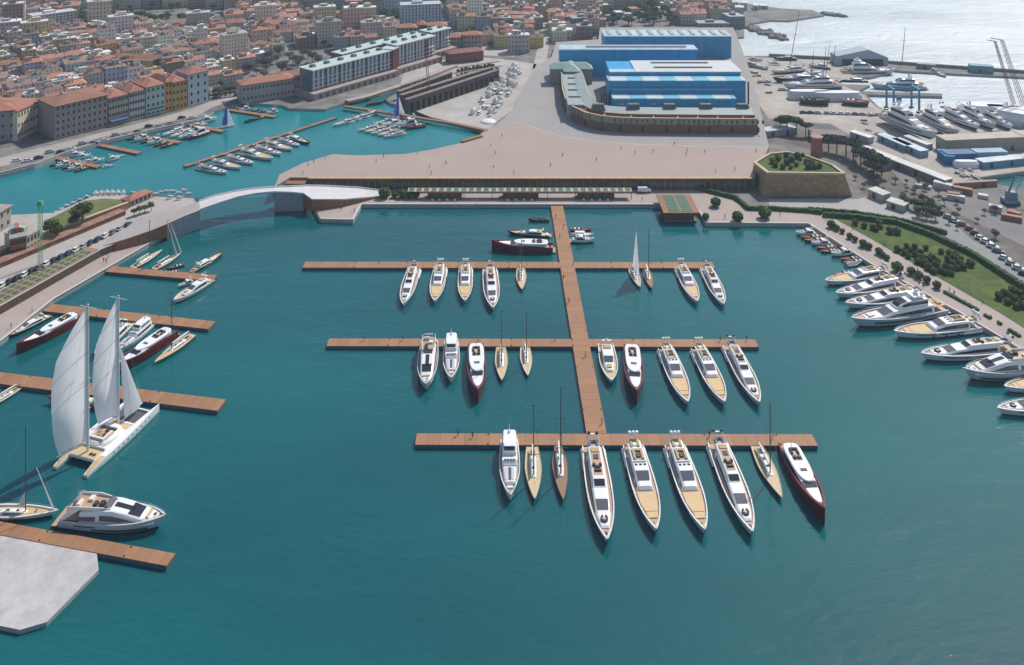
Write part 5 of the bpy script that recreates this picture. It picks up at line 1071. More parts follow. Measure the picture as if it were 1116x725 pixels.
# small boats round the mole garden and in the old basin
rs_ = random.Random(21); k = 0
for x, y, dx, dy in [(14, 238, 5, -1), (24, 237, 5, -1), (56, 233.5, 4, -2), (61, 229.5, 4, -2), (67, 226, 4, -2), (73, 222.5, 5, -2), (80, 219.5, 5, -2), (88, 216, 5, -1.5), (96, 213, 6, -1), (104, 211, 1, -4), (110, 210.5, 1, -4), (116, 210, 1, -4), (122, 210, 1, -4), (128, 210, 1, -4), (134, 210, 1, -4), (146, 212, 1, -4), (152, 213, 1, -4)]:
    boat('m', (x - dx * .8, y - dy * .8), (x + dx * .8, y + dy * .8), f'small white motorboat, {ordn(k)} along the back of the mole garden', group='motorboats behind the mole garden'); k += 1
for i, (x, y) in enumerate([(170, 222), (176, 220), (182, 219), (189, 219), (195, 221), (201, 218), (186, 225), (196, 226), (206, 222)]):
    o = boat('m', (x - 4, y + 1), (x + 4, y - 1), f'white boat on hard standing beside the bridge abutment, {ordn(i)} from the left', group='boats on the mole hardstanding'); o.location.z = 4.9
def row(kinds, a, b, vec, lab, grp):
    n = len(kinds)
    for i, k_ in enumerate(kinds):
        t = i / max(1, n - 1); x, y = lerp(a[0], b[0], t), lerp(a[1], b[1], t); L = {'m': 1, 'w': 1, 'c': 1, 'A': 1.0}.get(k_, 1)
        boat(k_, (x - vec[0] * L, y - vec[1] * L), (x + vec[0] * L, y + vec[1] * L), {'m': 'white motorboat', 'w': 'brown wooden launch', 'c': 'open white boat', 'A': 'white yacht', 'H': 'white cruiser', 't': 'dark tender', 'B': 'white yacht'}[k_] + ', ' + ordn(i) + ' from the left ' + lab, group=grp, tall=1.35, wide=1.15)
row('wmwmw', (62, 178), (88, 184), (-8, 2.2), 'below the first small basin pier', 'boats at the first basin pier')
row('mmHm', (84, 168), (106, 175), (8, -2), 'above the first small basin pier', 'boats at the first basin pier')
row('HmA', (118, 178), (130, 167), (7, -2.2), 'right of the first small basin pier', 'boats at the first basin pier')
row('wmwmww', (146, 149.5), (182, 158), (-7.5, 2.2), 'below the third small basin pier', 'boats at the third basin pier')
row('AAHm', (188, 142), (214, 147), (-11, 3.2), 'left of the fourth small basin pier', 'yachts at the fourth basin pier')
row('Hm', (218, 134), (227, 131), (9, -2), 'above the fourth small basin pier', 'yachts at the fourth basin pier')
boat('C', (229, 142.5), (207, 149), 'tiny dark red yacht at the fourth small basin pier', zb=2)
row('wmwwm', (256, 118), (296, 122), (-6, 1.2), 'above the fifth small basin pier', 'boats at the fifth basin pier')
row('tw', (272, 131), (283, 128), (-6, 1.5), 'below the fifth small basin pier', 'boats at the fifth basin pier')
for i, (s, b_) in enumerate([((215, 180.5), (248, 185.5)), ((232, 175), (263, 180.5)), ((246, 170), (277, 175.5)), ((262, 164), (298, 171)), ((277, 159.5), (307, 165.5)), ((290, 155), (319, 160.5)), ((303, 151), (327, 156))]):
    boat('A' if i % 2 else 'B', s, b_, f'white yacht, {ordn(i)} from the left on the long slanting basin pier', group='yachts on the slanting basin pier')
boat('N', (313, 147.5), (338, 154), 'dark-hulled yacht last on the long slanting basin pier', zb=2)
row('ABAB', (374, 132), (400, 124), (-11, 2.2), 'in the far row beneath the brown basin quay', 'yachts in the far basin row')
row('BABAB', (402, 138), (430, 145), (-12, 1.5), 'in the near cluster beneath the brown basin quay', 'yachts in the near basin cluster')
row('AHBmw', (418, 131), (452, 138), (-11, 1.6), 'in the middle cluster beneath the brown basin quay', 'yachts in the middle basin cluster')
def spi(p, q, label, h, col):
    o = boat('W', p, q, label, tall=1.1); s = MB(); n = 8; v = []
    for i in range(n + 1):
        t = i / n; w = 5.5 * (1 - t ** 1.6)
        for j in range(5): u = j / 4; v.append((1.0 - u * w, -math.sin(u * 3.0) * w * .25 - .1, 2.6 + t * h))
    f = [(i * 5 + j, i * 5 + j + 1, i * 5 + j + 6, i * 5 + j + 5) for i in range(n) for j in range(4)]; nv = len(v)
    s.add(v, f).build('mainsail', col, o, smooth=True); MB().add([(1.3, 0, 2), (7.5, 0, 1.6), (1.3, 0, 2 + h * .9), (1.3, .1, 2), (7.5, .1, 1.6), (1.3, .1, 2 + h * .9)], [(0, 1, 2), (5, 4, 3)]).build('jib', sailm, o)
sailb = cloth('sail_blue', (.08, .12, .50))
spi((237, 139), (256, 135), 'sailing boat with raised blue sail by the fourth basin pier', 17, sailb); spi((424, 130), (443, 127), 'sailing boat with raised blue sail in front of the dry docks', 19, sailb)
# brown quay walls of the basin
bq = ribbon('basin_quay', [(375, 117), (405, 121.5), (440, 127), (490, 135), (531, 143.6), (526, 147.5)], 1.52, 1.2, .9, rust); tag(bq, 'brown timber-faced quay edge closing the old basin by the dry docks', 'quay')
bq = ribbon('basin_quay', [(503, 155.5), (525, 149)], 6.52, 1.0, .8, rust); tag(bq, 'short brown quay edge at the corner of the plaza', 'quay')
# ------------------------------------------------------------------ waterfront houses of the old town
building((-30, 158), (17, 153.5), 16, 16, (.30, .29, .30), RT, 'cream palazzo, shade painted into its grey walls, terracotta roof cut by the left edge', 'house', 3, 5)  # shade on the cream front is mixed into the wall colour
building((19, 154), (48, 139), 26, 15.5, (.62, .56, .44), RT, 'cream palazzo side with sunlit facade left of the long mauve house', 'house', 3, 9)
building((60, 153), (117, 138.5), 22, 17.5, (.30, .26, .26), RB, 'long mauve-grey five-storey house on the old waterfront', 'house', 5, 10)
building((118.5, 138.3), (140, 132.8), 18, 15.5, (.36, .34, .27), RT, 'beige house right of the long mauve one, blue shopfronts', 'house', 4, 7, awn=(.05, .12, .3))
building((141, 132.6), (158, 128.5), 18, 16, (.42, .45, .46), RT2, 'pale bluish house between the beige and the aqua house', 'house', 4, 6)
building((159, 128.3), (180, 123.3), 18, 17, (.38, .47, .46), RT, 'pale aqua house with green awnings beside the orange house', 'house', 4, 4, awn=(.03, .12, .10))
building((180.5, 123.2), (187, 121.6), 18, 17.5, (.60, .26, .05), RT, 'narrow bright orange house on the old waterfront', 'house', 4, 2, sidewin=False)
building((187.5, 121.5), (204, 117.5), 16, 16.5, (.45, .30, .11), RT, 'ochre house with dark shutters right of the orange one', 'house', 4, 4)
building((205, 117), (227, 111.5), 15, 19, (.46, .53, .58), RT2, 'tall pale blue house ending the waterfront row', 'house', 4, 3, win=(1.2, 1.9))
building((264, 113.5), (321, 104.5), 13, 11, (.40, .32, .34), RT, 'long low pink building with red roof by the basin', 'building', 2, 14)
building((302, 103), (340, 97), 12, 10, (.36, .30, .30), RT2, 'second low pink building behind the first basin one', 'building', 2, 9)
building((166, 86), (128, 84), -14, 12, (.45, .38, .22), RB, 'long ochre school-like house in the middle of the old town', 'house', 3, 9, sidewin=False)
building((437, 32), (481, 30), 14, 20, (.42, .50, .60), (.45, .47, .5), 'pale blue eight-storey block at the far centre', 'block', 8, 12, roof='flat', name='apartment_block')
for i, (x0, x1, y, c_) in enumerate([(432, 455, 52, (.40, .37, .28)), (456, 465, 50, (.55, .36, .12)), (466, 487, 51, (.38, .38, .28)), (487, 505, 54, (.36, .33, .29)), (505, 525, 54.5, (.38, .3, .27))]):
    building((x0, y), (x1, y - .5), 11, [15, 16, 16, 9, 11][i], c_, RT, f'{["grey-beige", "orange", "olive-grey", "low beige", "low pinkish"][i]} house, {ordn(i)} from the left behind the dry docks', 'house', 4 if i < 3 else 3, 5, group=None)
building((36, 38), (84, 31), 14, 15, (.68, .68, .66), (.5, .5, .5), 'white eight-storey balcony block at the upper left', 'block', 7, 12, roof='flat', name='apartment_block', win=(1.6, 1.0))
building((490, 70), (527, 66), 9, 7, (.24, .10, .09), RT2, 'dark red low industrial building at the head of the canal', 'building', 2, 6)
building((795, 31.5), (812, 31), 16, 10, (.20, .24, .27), (.4, .4, .41), 'grey shed at the water edge behind the blue halls', 'shed', 2, 5, roof='flat', name='dock_shed')
building((761, 33), (795, 33), 12, 5.5, (.25, .26, .28), (.35, .36, .38), 'long low grey shed behind the rear blue hall', 'shed', 1, 6, roof='flat', name='dock_shed')
building((625, 38), (653, 36), 12, 13, (.22, .29, .31), (.3, .33, .35), 'teal glass office block left of the rear blue hall', 'block', 5, 8, roof='flat', name='office_block')
building((610, 34), (625, 33), 10, 11, (.40, .26, .24), RT, 'pink block beside the teal office block', 'block', 4, 5, roof='flat', name='apartment_block')
# modern complex with pale green roofs
teal = mat('teal_glazing', (.11, .15, .17), .25, var=.3, scale=.3); gre = mat('pale_green_roof', (.46, .53, .51), .6, var=.08, scale=.3); arc = mat('pink_arcade', (.36, .28, .25), .9, var=.12, scale=.4)
def complex_bar(a, b, depth, h, label, base=4, units=7):
    A, Bq = G(*a, 1.5), G(*b, 1.5); d = Bq - A; w = d.length; r = empty('glass_residence', A, math.atan2(d.y, d.x))
    if base: 
        MB().box(-3, w + 1, -6, depth + 1, 0, base).build('podium', arc, r)
        for i in range(int(w / 5)): MB().box(i * 5 + .6, i * 5 + 3.2, -6.08, -6.01, .3, 2.9).build('arch', glass2, r)
    for u in range(units):
        x0, x1 = w * u / units, w * (u + .93) / units; MB().box(x0, x1, 0, depth, base + .01, h).build('glazed_unit', teal, r)
        for f in range(3):
            MB().box(x0 + .3, x1 - .3, -1.0, -.02, base + 1.6 + f * 2.6, base + 1.8 + f * 2.6).build('balcony', offwhite, r)
        for q in range(3): MB().box(lerp(x0, x1, (q + .2) / 3), lerp(x0, x1, (q + .65) / 3), -.06, -.01, base + .6, h - .6).build('white_screen', mat('screen_pale', (.55, .60, .62), .5), r)
        MB().box(x0 - .6, x1 + .6, -1.4, depth + .8, h + .01, h + .5, taper=.2).build('roof', gre, r); MB().box((x0 + x1) / 2 - 1.6, (x0 + x1) / 2 + 1.6, depth / 2 - 1.6, depth / 2 + 1.6, h + .5, h + 2, taper=.4).build('roof_light', mat('verdigris_dark', (.07, .18, .17), .5), r)
    tag(r, label, 'building'); return r
complex_bar((340, 107), (427, 82), 12, 16.5, 'teal glazed residence with pale green roofs, nearest of three bars', units=6)
complex_bar((431, 79), (474, 66.5), 12, 18, 'teal glazed residence bar beyond the dark red gap tower', units=4); complex_bar((469, 62), (491, 56), 11, 17.5, 'shortest teal glazed residence bar, farthest up the canal', units=2)
complex_bar((372, 86), (462, 60), 9, 16, 'teal glazed residence bar hidden behind the front ones', base=0, units=6)
dk = mat('dark_red_tower', (.12, .03, .03), .7)
for (a, b, lab) in (((427, 82), (431, 80), 'narrow dark red stair tower between the glazed residences'), ((463, 69), (468, 67), 'second dark red stair tower up the canal')):
    A, Bq = G(*a, 1.5), G(*b, 1.5); d = Bq - A; o = empty('stair_tower', A, math.atan2(d.y, d.x)); MB().box(-1, d.length + 2, -1.5, 8, 0, 17).build('wall', dk, o); MB().box(-1.2, d.length + 2.2, -1.7, 8.2, 17.01, 17.5).build('roof', gre, o); tag(o, lab, 'tower')
# canal quay and dry docks
qq = ribbon('canal_quay', [(378, 112), (398, 107.5), (440, 94), (470, 83), (496, 73)], 1.53, 2.2, 1.4, quaym); tag(qq, 'pale canal quay strip running up along the glazed residences', 'quay')
caw = struct(MB().poly(flat([(398, 114), (405, 108), (425, 101), (478, 82), (486, 80), (440, 98), (424, 106), (417, 111)], 1.5), None, 1.62).build('canal_water', mat('canal_green', (.02, .10, .10), .15)))
doc = mat('dock_stone', (.12, .10, .092), .95, var=.35, scale=.4, bump=.5)
for i, (a, b, h, lab) in enumerate([((446, 124), (543, 90.5), 8, 'front arcaded stone wall of the old dry dock'), ((440, 117), (536, 86), 7, 'middle arcaded stone wall of the old dry dock'), ((437, 109), (492, 88), 5, 'rear low stone wall of the old dry dock')]):
    A, Bq = G(*a, 1.5), G(*b, 1.5); d = Bq - A; w = d.length; r = empty('dock_wall', A, math.atan2(d.y, d.x)); b_ = MB(); n = int(w / 4.5)
    for j in range(n + 1): b_.box(w * j / n - 1.0, w * j / n + 1.0, 0, 2.6, 0, h * .7)
    b_.box(-1, w + 1, 0, 2.6, h * .7 + .01, h); b_.box(-1, w + 1, 2.0, 2.5, 0, h * .68); b_.build('arcade', doc, r); MB().box(-1.2, w + 1.2, -.2, 2.8, h + .01, h + .35).build('coping', mat('dock_coping', (.20, .165, .145), .9, var=.3, scale=.5), r); tag(r, lab, 'wall')
rackm = mat('rack_brown', (.16, .11, .085), .9, var=.4, scale=.5)
for i, (a, b) in enumerate([((452, 112), (500, 97)), ((505, 95.5), (538, 84)), ((470, 100), (520, 84)), ((440, 100), (470, 90)), ((500, 86), (548, 78)), ((500, 80), (545, 73))]):
    A, Bq = G(*a, 1.5), G(*b, 1.5); d = Bq - A; r = empty('slipway_rack', A, math.atan2(d.y, d.x)); m = MB(); n_ = int(d.length / 3)
    for j in range(n_): m.box(j * 3, j * 3 + 1.1, 0, 3.4, 0, 2.2 + (j % 3) * .5)
    m.build('frame', rackm, r); MB().box(-.5, d.length, .8, 2.6, 3.3, 3.6).build('top_rail', mat('dock_coping', (.30, .27, .25), .9), r); tag(r, f'long brown slipway rack between the dry dock walls, {ordn(i)} of six', 'rack', 'slipway racks')
# red tower crane
def lattice_crane(p, h, col, lean, label, name='lattice_crane', w=.9, jib=None, z=1.5):
    r = empty(name, G(*p, z)); m = mat(col[0], col[1], .5); b = MB(); n = int(h / 2.2); lx = lambda t: lean * h * t
    for sx in (1, -1):
        for sy in (1, -1): b.tube((sx * w, sy * w, 0), (sx * w * .5 + lx(1), sy * w * .5, h), .13, n=4)
    for i in range(n):
        t, t2 = i / n, (i + 1) / n; q, q2 = w * lerp(1, .5, t), w * lerp(1, .5, t2)
        for (x1, y1, x2, y2) in ((1, -1, -1, -1), (-1, 1, 1, 1), (1, 1, 1, -1)): b.tube((x1 * q + lx(t), y1 * q, h * t), (x2 * q2 + lx(t2), y2 * q2, h * t2), .07, n=3)
    b.build('mast', m, r); MB().box(-1.8, 1.8, -1.8, 1.8, 0, 1.2, taper=.2).build('base', dark, r)
    if jib: MB().tube((lx(1), 0, h), (lx(1) + jib[0], 0, h + jib[1]), .25, n=4).build('jib', m, r)
    tag(r, label, 'crane'); return r
lattice_crane((469, 112), 38, ('crane_red', (.30, .07, .04)), -.09, 'thin red lattice crane standing over the dry docks', w=.8)
lattice_crane((1122, 135), 46, ('crane_rust', (.20, .10, .09)), -.33, 'tall leaning lattice crane boom at the upper right edge', w=1.2, jib=(-6, 1)); lattice_crane((1111, 134), 45, ('crane_rust', (.20, .10, .09)), -.30, 'second lattice boom left beside the leaning crane', w=.8, jib=(-4, .5))
# ------------------------------------------------------------------ dense town: houses and blocks
def facade_mat(col=None):
    m = bpy.data.materials.new('town_facade'); m.use_nodes = True; n = m.node_tree.nodes; l = m.node_tree.links; p = n['Principled BSDF']; tc = n.new('ShaderNodeTexCoord'); oi = n.new('ShaderNodeObjectInfo')
    sx = n.new('ShaderNodeSeparateXYZ'); l.new(tc.outputs['Object'], sx.inputs[0]); sn = n.new('ShaderNodeSeparateXYZ'); l.new(tc.outputs['Normal'], sn.inputs[0])
    def M(op, a, b=None, c=None):
        q = n.new('ShaderNodeMath'); q.operation = op
        for i, v in enumerate((a, b, c)):
            if v is None: continue
            if isinstance(v, (int, float)): q.inputs[i].default_value = v
            else: l.new(v, q.inputs[i])
        return q.outputs[0]
    ax = M('ABSOLUTE', sn.outputs[0]); ay = M('ABSOLUTE', sn.outputs[1]); az = M('ABSOLUTE', sn.outputs[2]); pick = M('GREATER_THAN', ax, ay)
    u = M('ADD', M('MULTIPLY', sx.outputs[1], pick), M('MULTIPLY', sx.outputs[0], M('SUBTRACT', 1, pick))); fu = M('FRACT', M('ADD', M('DIVIDE', u, 2.7), .5)); fv = M('FRACT', M('DIVIDE', sx.outputs[2], 3.1))
    win = M('MULTIPLY', M('MULTIPLY', M('GREATER_THAN', fu, .34), M('LESS_THAN', fu, .68)), M('MULTIPLY', M('GREATER_THAN', fv, .30), M('LESS_THAN', fv, .74))); win = M('MULTIPLY', win, M('LESS_THAN', az, .5))
    cell = M('ADD', M('FLOOR', M('ADD', M('DIVIDE', u, 2.7), .5)), M('MULTIPLY', M('FLOOR', M('DIVIDE', sx.outputs[2], 3.1)), 7.3)); w_ = n.new('ShaderNodeTexWhiteNoise'); w_.noise_dimensions = '1D'; l.new(cell, w_.inputs['W'])
    t = n.new('ShaderNodeTexNoise'); t.inputs['Scale'].default_value = .35; t.inputs['Detail'].default_value = 4; l.new(tc.outputs['Object'], t.inputs[0]); mr = n.new('ShaderNodeMapRange'); l.new(t.outputs[0], mr.inputs[0]); mr.inputs[3].default_value = .75; mr.inputs[4].default_value = 1.2
    v = n.new('ShaderNodeVectorMath'); v.operation = 'SCALE'
    if col: v.inputs[0].default_value = col
    else: l.new(oi.outputs['Color'], v.inputs[0])
    l.new(mr.outputs[0], v.inputs['Scale'])
    mx = n.new('ShaderNodeMix'); mx.data_type = 'RGBA'; l.new(M('MULTIPLY', win, M('ADD', M('MULTIPLY', w_.outputs['Value'], .4), .6)), mx.inputs[0]); l.new(v.outputs[0], mx.inputs[6]); mx.inputs[7].default_value = (.035, .045, .05, 1); l.new(mx.outputs[2], p.inputs['Base Color']); p.inputs['Roughness'].default_value = .85
    return m
fac = facade_mat()
roofs = [mat('town_roof_terracotta', (.33, .155, .11), .95, space='Object', scale=.7, var=.35, rand=.35), mat('town_roof_brown', (.25, .165, .135), .95, space='Object', scale=.7, var=.3, rand=.3)]; flatr = [mat('town_roof_flat', (.36, .35, .34), .95, scale=.4, var=.25, rand=.35), mat('town_roof_white', (.62, .61, .60), .9, scale=.4, var=.15, rand=.2)]
rc_ = random.Random(33)
def house_mesh(w, d, h, kind, rm):
    b = MB(); b.box(0, w, 0, d, -1, h); e = .4; rh = min(w, d) * .2
    if kind == 'hip':
        q = min(w, d) * .45; V = [(-e, -e, h + .01), (w + e, -e, h + .01), (w + e, d + e, h + .01), (-e, d + e, h + .01)]
        if w >= d: b.add(V + [(q, d / 2, h + rh), (w - q, d / 2, h + rh)], [(0, 1, 5, 4), (1, 2, 5), (2, 3, 4, 5), (3, 0, 4)], 1)
        else: b.add(V + [(w / 2, q, h + rh), (w / 2, d - q, h + rh)], [(0, 1, 4), (1, 2, 5, 4), (2, 3, 5), (3, 0, 4, 5)], 1)
    elif kind == 'gable':
        V = [(-e, -e, h + .01), (w + e, -e, h + .01), (w + e, d + e, h + .01), (-e, d + e, h + .01), (-e, d / 2, h + rh), (w + e, d / 2, h + rh)]; b.add(V, [(0, 1, 5, 4), (2, 3, 4, 5)], 1); b.add(V, [(1, 2, 5), (3, 0, 4)], 0)
    else:
        b.box(-.15, w + .15, -.15, d + .15, h + .01, h + .6, 1); b.box(w * .3, w * .6, d * .3, d * .65, h + .61, h + 2.8, 0)
    for k in range(rc_.randint(1, 3)):
        x, y = rc_.uniform(.15, .85) * w, rc_.uniform(.2, .8) * d; b.box(x, x + .9, y, y + .9, h, h + rh + rc_.uniform(.5, 1.4), 0)
    if rc_.random() < .6: x, y = rc_.uniform(.1, .5) * w, rc_.uniform(.1, .5) * d; b.box(x, x + w * .3, y, y + d * .35, h, h + rh + 1.6, 0); b.box(x - .15, x + w * .3 + .15, y - .15, y + d * .35 + .15, h + rh + 1.61, h + rh + 1.8, 1)
    return b
HM = []
for i in range(26):
    w, d, h = rc_.uniform(8, 17), rc_.uniform(8, 12), rc_.choice([7, 9, 10, 12, 13, 15]); kind = rc_.choice(['hip', 'hip', 'gable', 'flat']); rm = rc_.choice(roofs) if kind != 'flat' else rc_.choice(flatr)
    o = house_mesh(w, d, h, kind, rm).build('town_house', [fac, rm]); o.location = (0, 0, -500); HM.append((o, w, d, h, kind, 'terracotta' if rm is roofs[0] else 'brown tiled' if rm is roofs[1] else 'grey flat' if rm is flatr[0] else 'white flat'))
BM = []
for i in range(8):
    w, d, h = rc_.uniform(14, 24), rc_.uniform(10, 13), rc_.choice([19, 22, 25, 28]); rm = rc_.choice(flatr); o = house_mesh(w, d, h, 'flat', rm).build('apartment_block', [fac, rm]); o.location = (0, 0, -500); BM.append((o, w, d, h, 'flat', 'flat'))
WC = [('cream', (.66, .58, .44)), ('beige', (.54, .47, .36)), ('white', (.74, .72, .68)), ('grey', (.42, .41, .41)), ('pink', (.56, .42, .36)), ('ochre', (.52, .38, .19)), ('pale blue', (.36, .42, .48)), ('brown', (.26, .2, .16))]
def inside(x, y, poly):
    c = False; n = len(poly)
    for i in range(n):
        x1, y1 = poly[i]; x2, y2 = poly[(i + 1) % n]
        if (y1 > y) != (y2 > y) and x < (x2 - x1) * (y - y1) / (y2 - y1) + x1: c = not c
    return c
def clear_of(v): return True
# town quarter polygons (photo pixels on the ground), rows run inland
quarters = [
 ('old quarter behind the waterfront', [(-60, 150), (14, 148), (60, 133), (120, 121), (205, 100), (262, 95), (262, 84), (210, 62), (120, 60), (-60, 80)], 40, 0),
 ('upper old quarter', [(-60, 79), (120, 59), (212, 61), (268, 82), (320, 86), (318, 60), (250, 38), (90, 36), (-60, 52)], 34, .04),
 ('far left quarter', [(-60, 51), (34, 42), (88, 34), (180, 30), (180, 10), (-60, 12)], 30, .15),
 ('far quarter beyond the park', [(185, 36), (250, 37), (330, 52), (415, 56), (428, 40), (434, 20), (330, 14), (190, 12)], 20, .06),
 ('far centre quarter', [(488, 50), (584, 62), (588, 40), (592, 18), (597, -4), (488, 0)], 5, .03),
 ('quarter left of the halls', [(600, 47), (650, 42), (654, 28), (752, 29), (792, 24), (800, 8), (740, 2), (604, 4)], 0, .04),
 ('skyline quarter', [(-60, 11), (180, 9), (330, 13), (436, 19), (488, -2), (600, -6), (690, 6), (740, 0), (700, -24), (300, -34), (-60, -30)], 10, .28)]
placed = []; cand = []
excl = [[(150, 84), (176, 88), (176, 74), (122, 72)], [(30, 42), (90, 36), (90, 22), (30, 26)], [(430, 56), (530, 58), (530, 34), (430, 24)], [(581, 76), (590, 20), (596, -30), (605, -30), (603, 20), (597, 70)], [(215, 108), (262, 104), (262, 94), (222, 98)]]
park = [[(82, 30), (190, 34), (250, 30), (250, 10), (90, 8)], [(250, 84), (330, 92), (430, 72), (430, 58), (330, 56), (300, 62)], [(320, 24), (438, 34), (438, 18), (330, 12)], [(646, 27), (735, 30), (735, 14), (700, 8), (655, 16)], [(500, 44), (560, 40), (560, 32), (500, 34)]]
for qi, (qn, poly, ang, tallp) in enumerate(quarters):
    W = flat(poly); a = R(ang); ca_, sa_ = math.cos(a), math.sin(a); us = [x * ca_ + y * sa_ for x, y in W]; vs__ = [-x * sa_ + y * ca_ for x, y in W]
    v = min(vs__); ri = 0; cell = .86 + .06 * (qi > 1) + .30 * (qi == 6)
    while v < max(vs__):
        u = min(us) + rc_.uniform(0, 4); ci = 0; vd = 0
        while u < max(us):
            tall = rc_.random() < tallp; src = rc_.choice(BM if tall else HM); o, w, d, h, kind, rn = src; s = cell * rc_.uniform(.85, 1.1); cx, cy = u * ca_ - v * sa_, u * sa_ + v * ca_; mx_, my_ = cx + (w * ca_ - d * sa_) * s / 2, cy + (w * sa_ + d * ca_) * s / 2
            sc_ = CAMZ - 1.5; py = YH + FPX * sc_ / my_; px = XC + mx_ * FPX / my_
            ok = inside(mx_, my_, W) and not any(inside(px, py, e) for e in excl + park) and -70 < px < 800 and py > -28
            if ok: cand.append((src, tall, cx, cy, a + rc_.uniform(-.06, .06), s, px, py, qn, ri, w, d, h)); vd = max(vd, d * s)
            u += w * s + rc_.choice([.3, .3, .5, 1, 4]); ci += 1
        v += 12.4 * cell + (4.5 if ri % 2 else 0.5); ri += 1
cand.sort(key=lambda c: -c[7] - (8 if c[1] else 0)); print('town candidates', len(cand), sum(1 for c in cand if c[1]))
nh = nb = 0; rest = []; seen = {}; rows = {}
for c in cand:
    inview = 0 - 14 < c[6] < 1116
    if not inview: continue
    if c[1] and nb < 90: nb += 1
    elif not c[1] and nh < 275: nh += 1
    else: rest.append(c); continue
    rows.setdefault((c[8], c[9]), []).append(c)
for (qn, ri), L_ in rows.items():
    L_.sort(key=lambda c: c[6]); k = 0
    for c in L_:
        (o, w, d, h, kind, rn), tall, cx, cy, a, s, px, py = c[:8]; cn, cc = rc_.choice(WC[:5] + WC[:4] + WC); n = use(o); n.location = (cx, cy, 1.5); n.rotation_euler.z = a; n.scale = (s, s, s * rc_.uniform(.85, 1.15)); n.color = (*[min(.85, q * rc_.uniform(1.0, 1.25)) for q in cc], 1)
        tag(n, (f'{cn} apartment block' if tall else f'{cn} house, {rn} roof') + f', {ordn(k)} along {ordn(ri)} row, {qn}', 'apartment block' if tall else 'house', ('blocks in the ' if tall else 'houses in the ') + qn); k += 1
print('town', nh, nb, 'rest', len(rest))
if rest:
    b = MB()
    for c in rest:
        (o, w, d, h, kind, rn), tall, cx, cy, a, s = c[:6]; wmi = rc_.choice([0, 0, 3, 4, 5]); M = Matrix.Translation((cx, cy, 1.5)) @ Matrix.Rotation(a, 4, 'Z') @ Matrix.Scale(s, 4); me = o.data; mi = 1 if rn.startswith('terra') else 6 if rn.startswith('brown') else 2
        b2 = len(b.v); b.v += [tuple(M @ v_.co) for v_ in me.vertices]; b.f += [tuple(i + b2 for i in p_.vertices) for p_ in me.polygons]; b.m += [(mi if p_.material_index else wmi) for p_ in me.polygons]
    o = b.build('distant_town', [facade_mat((.50, .45, .36)), roofs[0], flatr[0], facade_mat((.36, .34, .33)), facade_mat((.58, .56, .52)), facade_mat((.42, .33, .28)), roofs[1]]); o['kind'] = 'stuff'; o['label'] = 'mass of small distant houses on the skyline'
for src in HM + BM:
    if src[0].name not in USED: bpy.data.objects.remove(src[0])
# ------------------------------------------------------------------ town trees
rg = random.Random(12); k = {}
tq = [(park[0], 46, 'round', 1.25, 'park at the upper left'), (park[1], 50, 'bare', 1.1, 'bare avenue behind the glazed residences'), (park[2], 34, 'round', 1.3, 'park left of the pale blue block'), (park[3], 60, 'round', 1.2, 'wood behind the blue halls'), (park[4], 12, 'round', 1.0, 'green patch behind the dry docks'), ([(218, 110), (262, 106), (262, 94), (222, 98)], 12, 'bare', .9, 'car park behind the blue house')]
for poly, n_, kind, s, nm in tq:
    xs, ys = [p[0] for p in poly], [p[1] for p in poly]; L_ = []
    while len(L_) < n_:
        x, y = rg.uniform(min(xs), max(xs)), rg.uniform(min(ys), max(ys))
        if inside(x, y, poly): L_.append((x, y))
    L_.sort()
    for i, (x, y) in enumerate(L_): tree(kind, x, y, s * rg.uniform(.75, 1.25), f'{"leafless grey" if kind == "bare" else "dark green"} tree, {ordn(i)} from the left in the {nm}', 1.5, 'trees of the ' + nm)
for i in range(110):
    x, y = rg.uniform(0, 600), rg.uniform(5, 110) 
    if y > 118 - x * .12 or any(inside(x, y, e) for e in excl) or (340 < x and y > 55): x, y = rg.uniform(20, 420), rg.uniform(8, 52)
    L_.append((x, y))
for i, (x, y) in enumerate(sorted(L_[12:])): tree('round', x, y, rg.uniform(.6, 1.0), f'small dark courtyard tree among the town roofs, {ordn(i)} from the left', 1.5, 'courtyard trees in the town')
# cars by the waterfront
for i in range(17):
    t = i / 16; car(G(lerp(18, 210, t), lerp(178, 128, t) + (1.2 if i % 3 else -2), 1.56), .72, '{c} car on the old waterfront street, ' + ordn(i) + ' from the left', 'cars on the waterfront street')
for i in range(24):
    x = 226 + (i % 8) * 4.6; y = 108.5 - (i // 8) * 4 - (i % 8) * .55; car(G(x, y, 1.56), .9, '{c} car in the small car park by the pale blue house, spot ' + ordn(i), 'cars in the waterfront car park', rc.choice([0, 0, 2, 1, 4]))
# ------------------------------------------------------------------ boatyard on the right
ry = random.Random(8)
wrapm = mat('shrink_wrap', (.66, .66, .69), .6, var=.06, scale=.4)
def ship(k, s, b, label, z=0, tall=1.0, wide=1.0):
    o = boat(k, s, b, label, wide=wide, tall=tall); o.location.z = z; return o
ship('J', (964, 134), (1022, 159), 'big white motor yacht standing ashore right of the umbrella pines', 4.5, 1.25, 1.1)
struct(MB().poly(flat([(1034, 153), (1300, 146), (1300, 132), (1036, 134)], 5), 1.4, 5.0).build('dock_platform', MATS['yard_concrete']))
for i, (s, b) in enumerate([((1003, 134), (1046, 154)), ((1026, 133), (1068, 150)), ((1046, 133), (1086, 150)), ((1068, 134), (1104, 150)), ((1088, 133), (1122, 149)), ((1040, 130), (1072, 141)), ((1075, 130), (1108, 140))]): ship('JBJBJHB'[i], s, b, f'white yacht packed in the walled dock, {ordn(i)} of seven', 5.8 if i else 4, 1.35)
ship('J', (1008, 95), (948, 92.5), 'dark-windowed white superyacht moored on the finger pier', 0, 1.1); ship('J', (918, 79), (976, 78), 'large dark superyacht in front of the grey tent', 0, 1.3, 1.1)
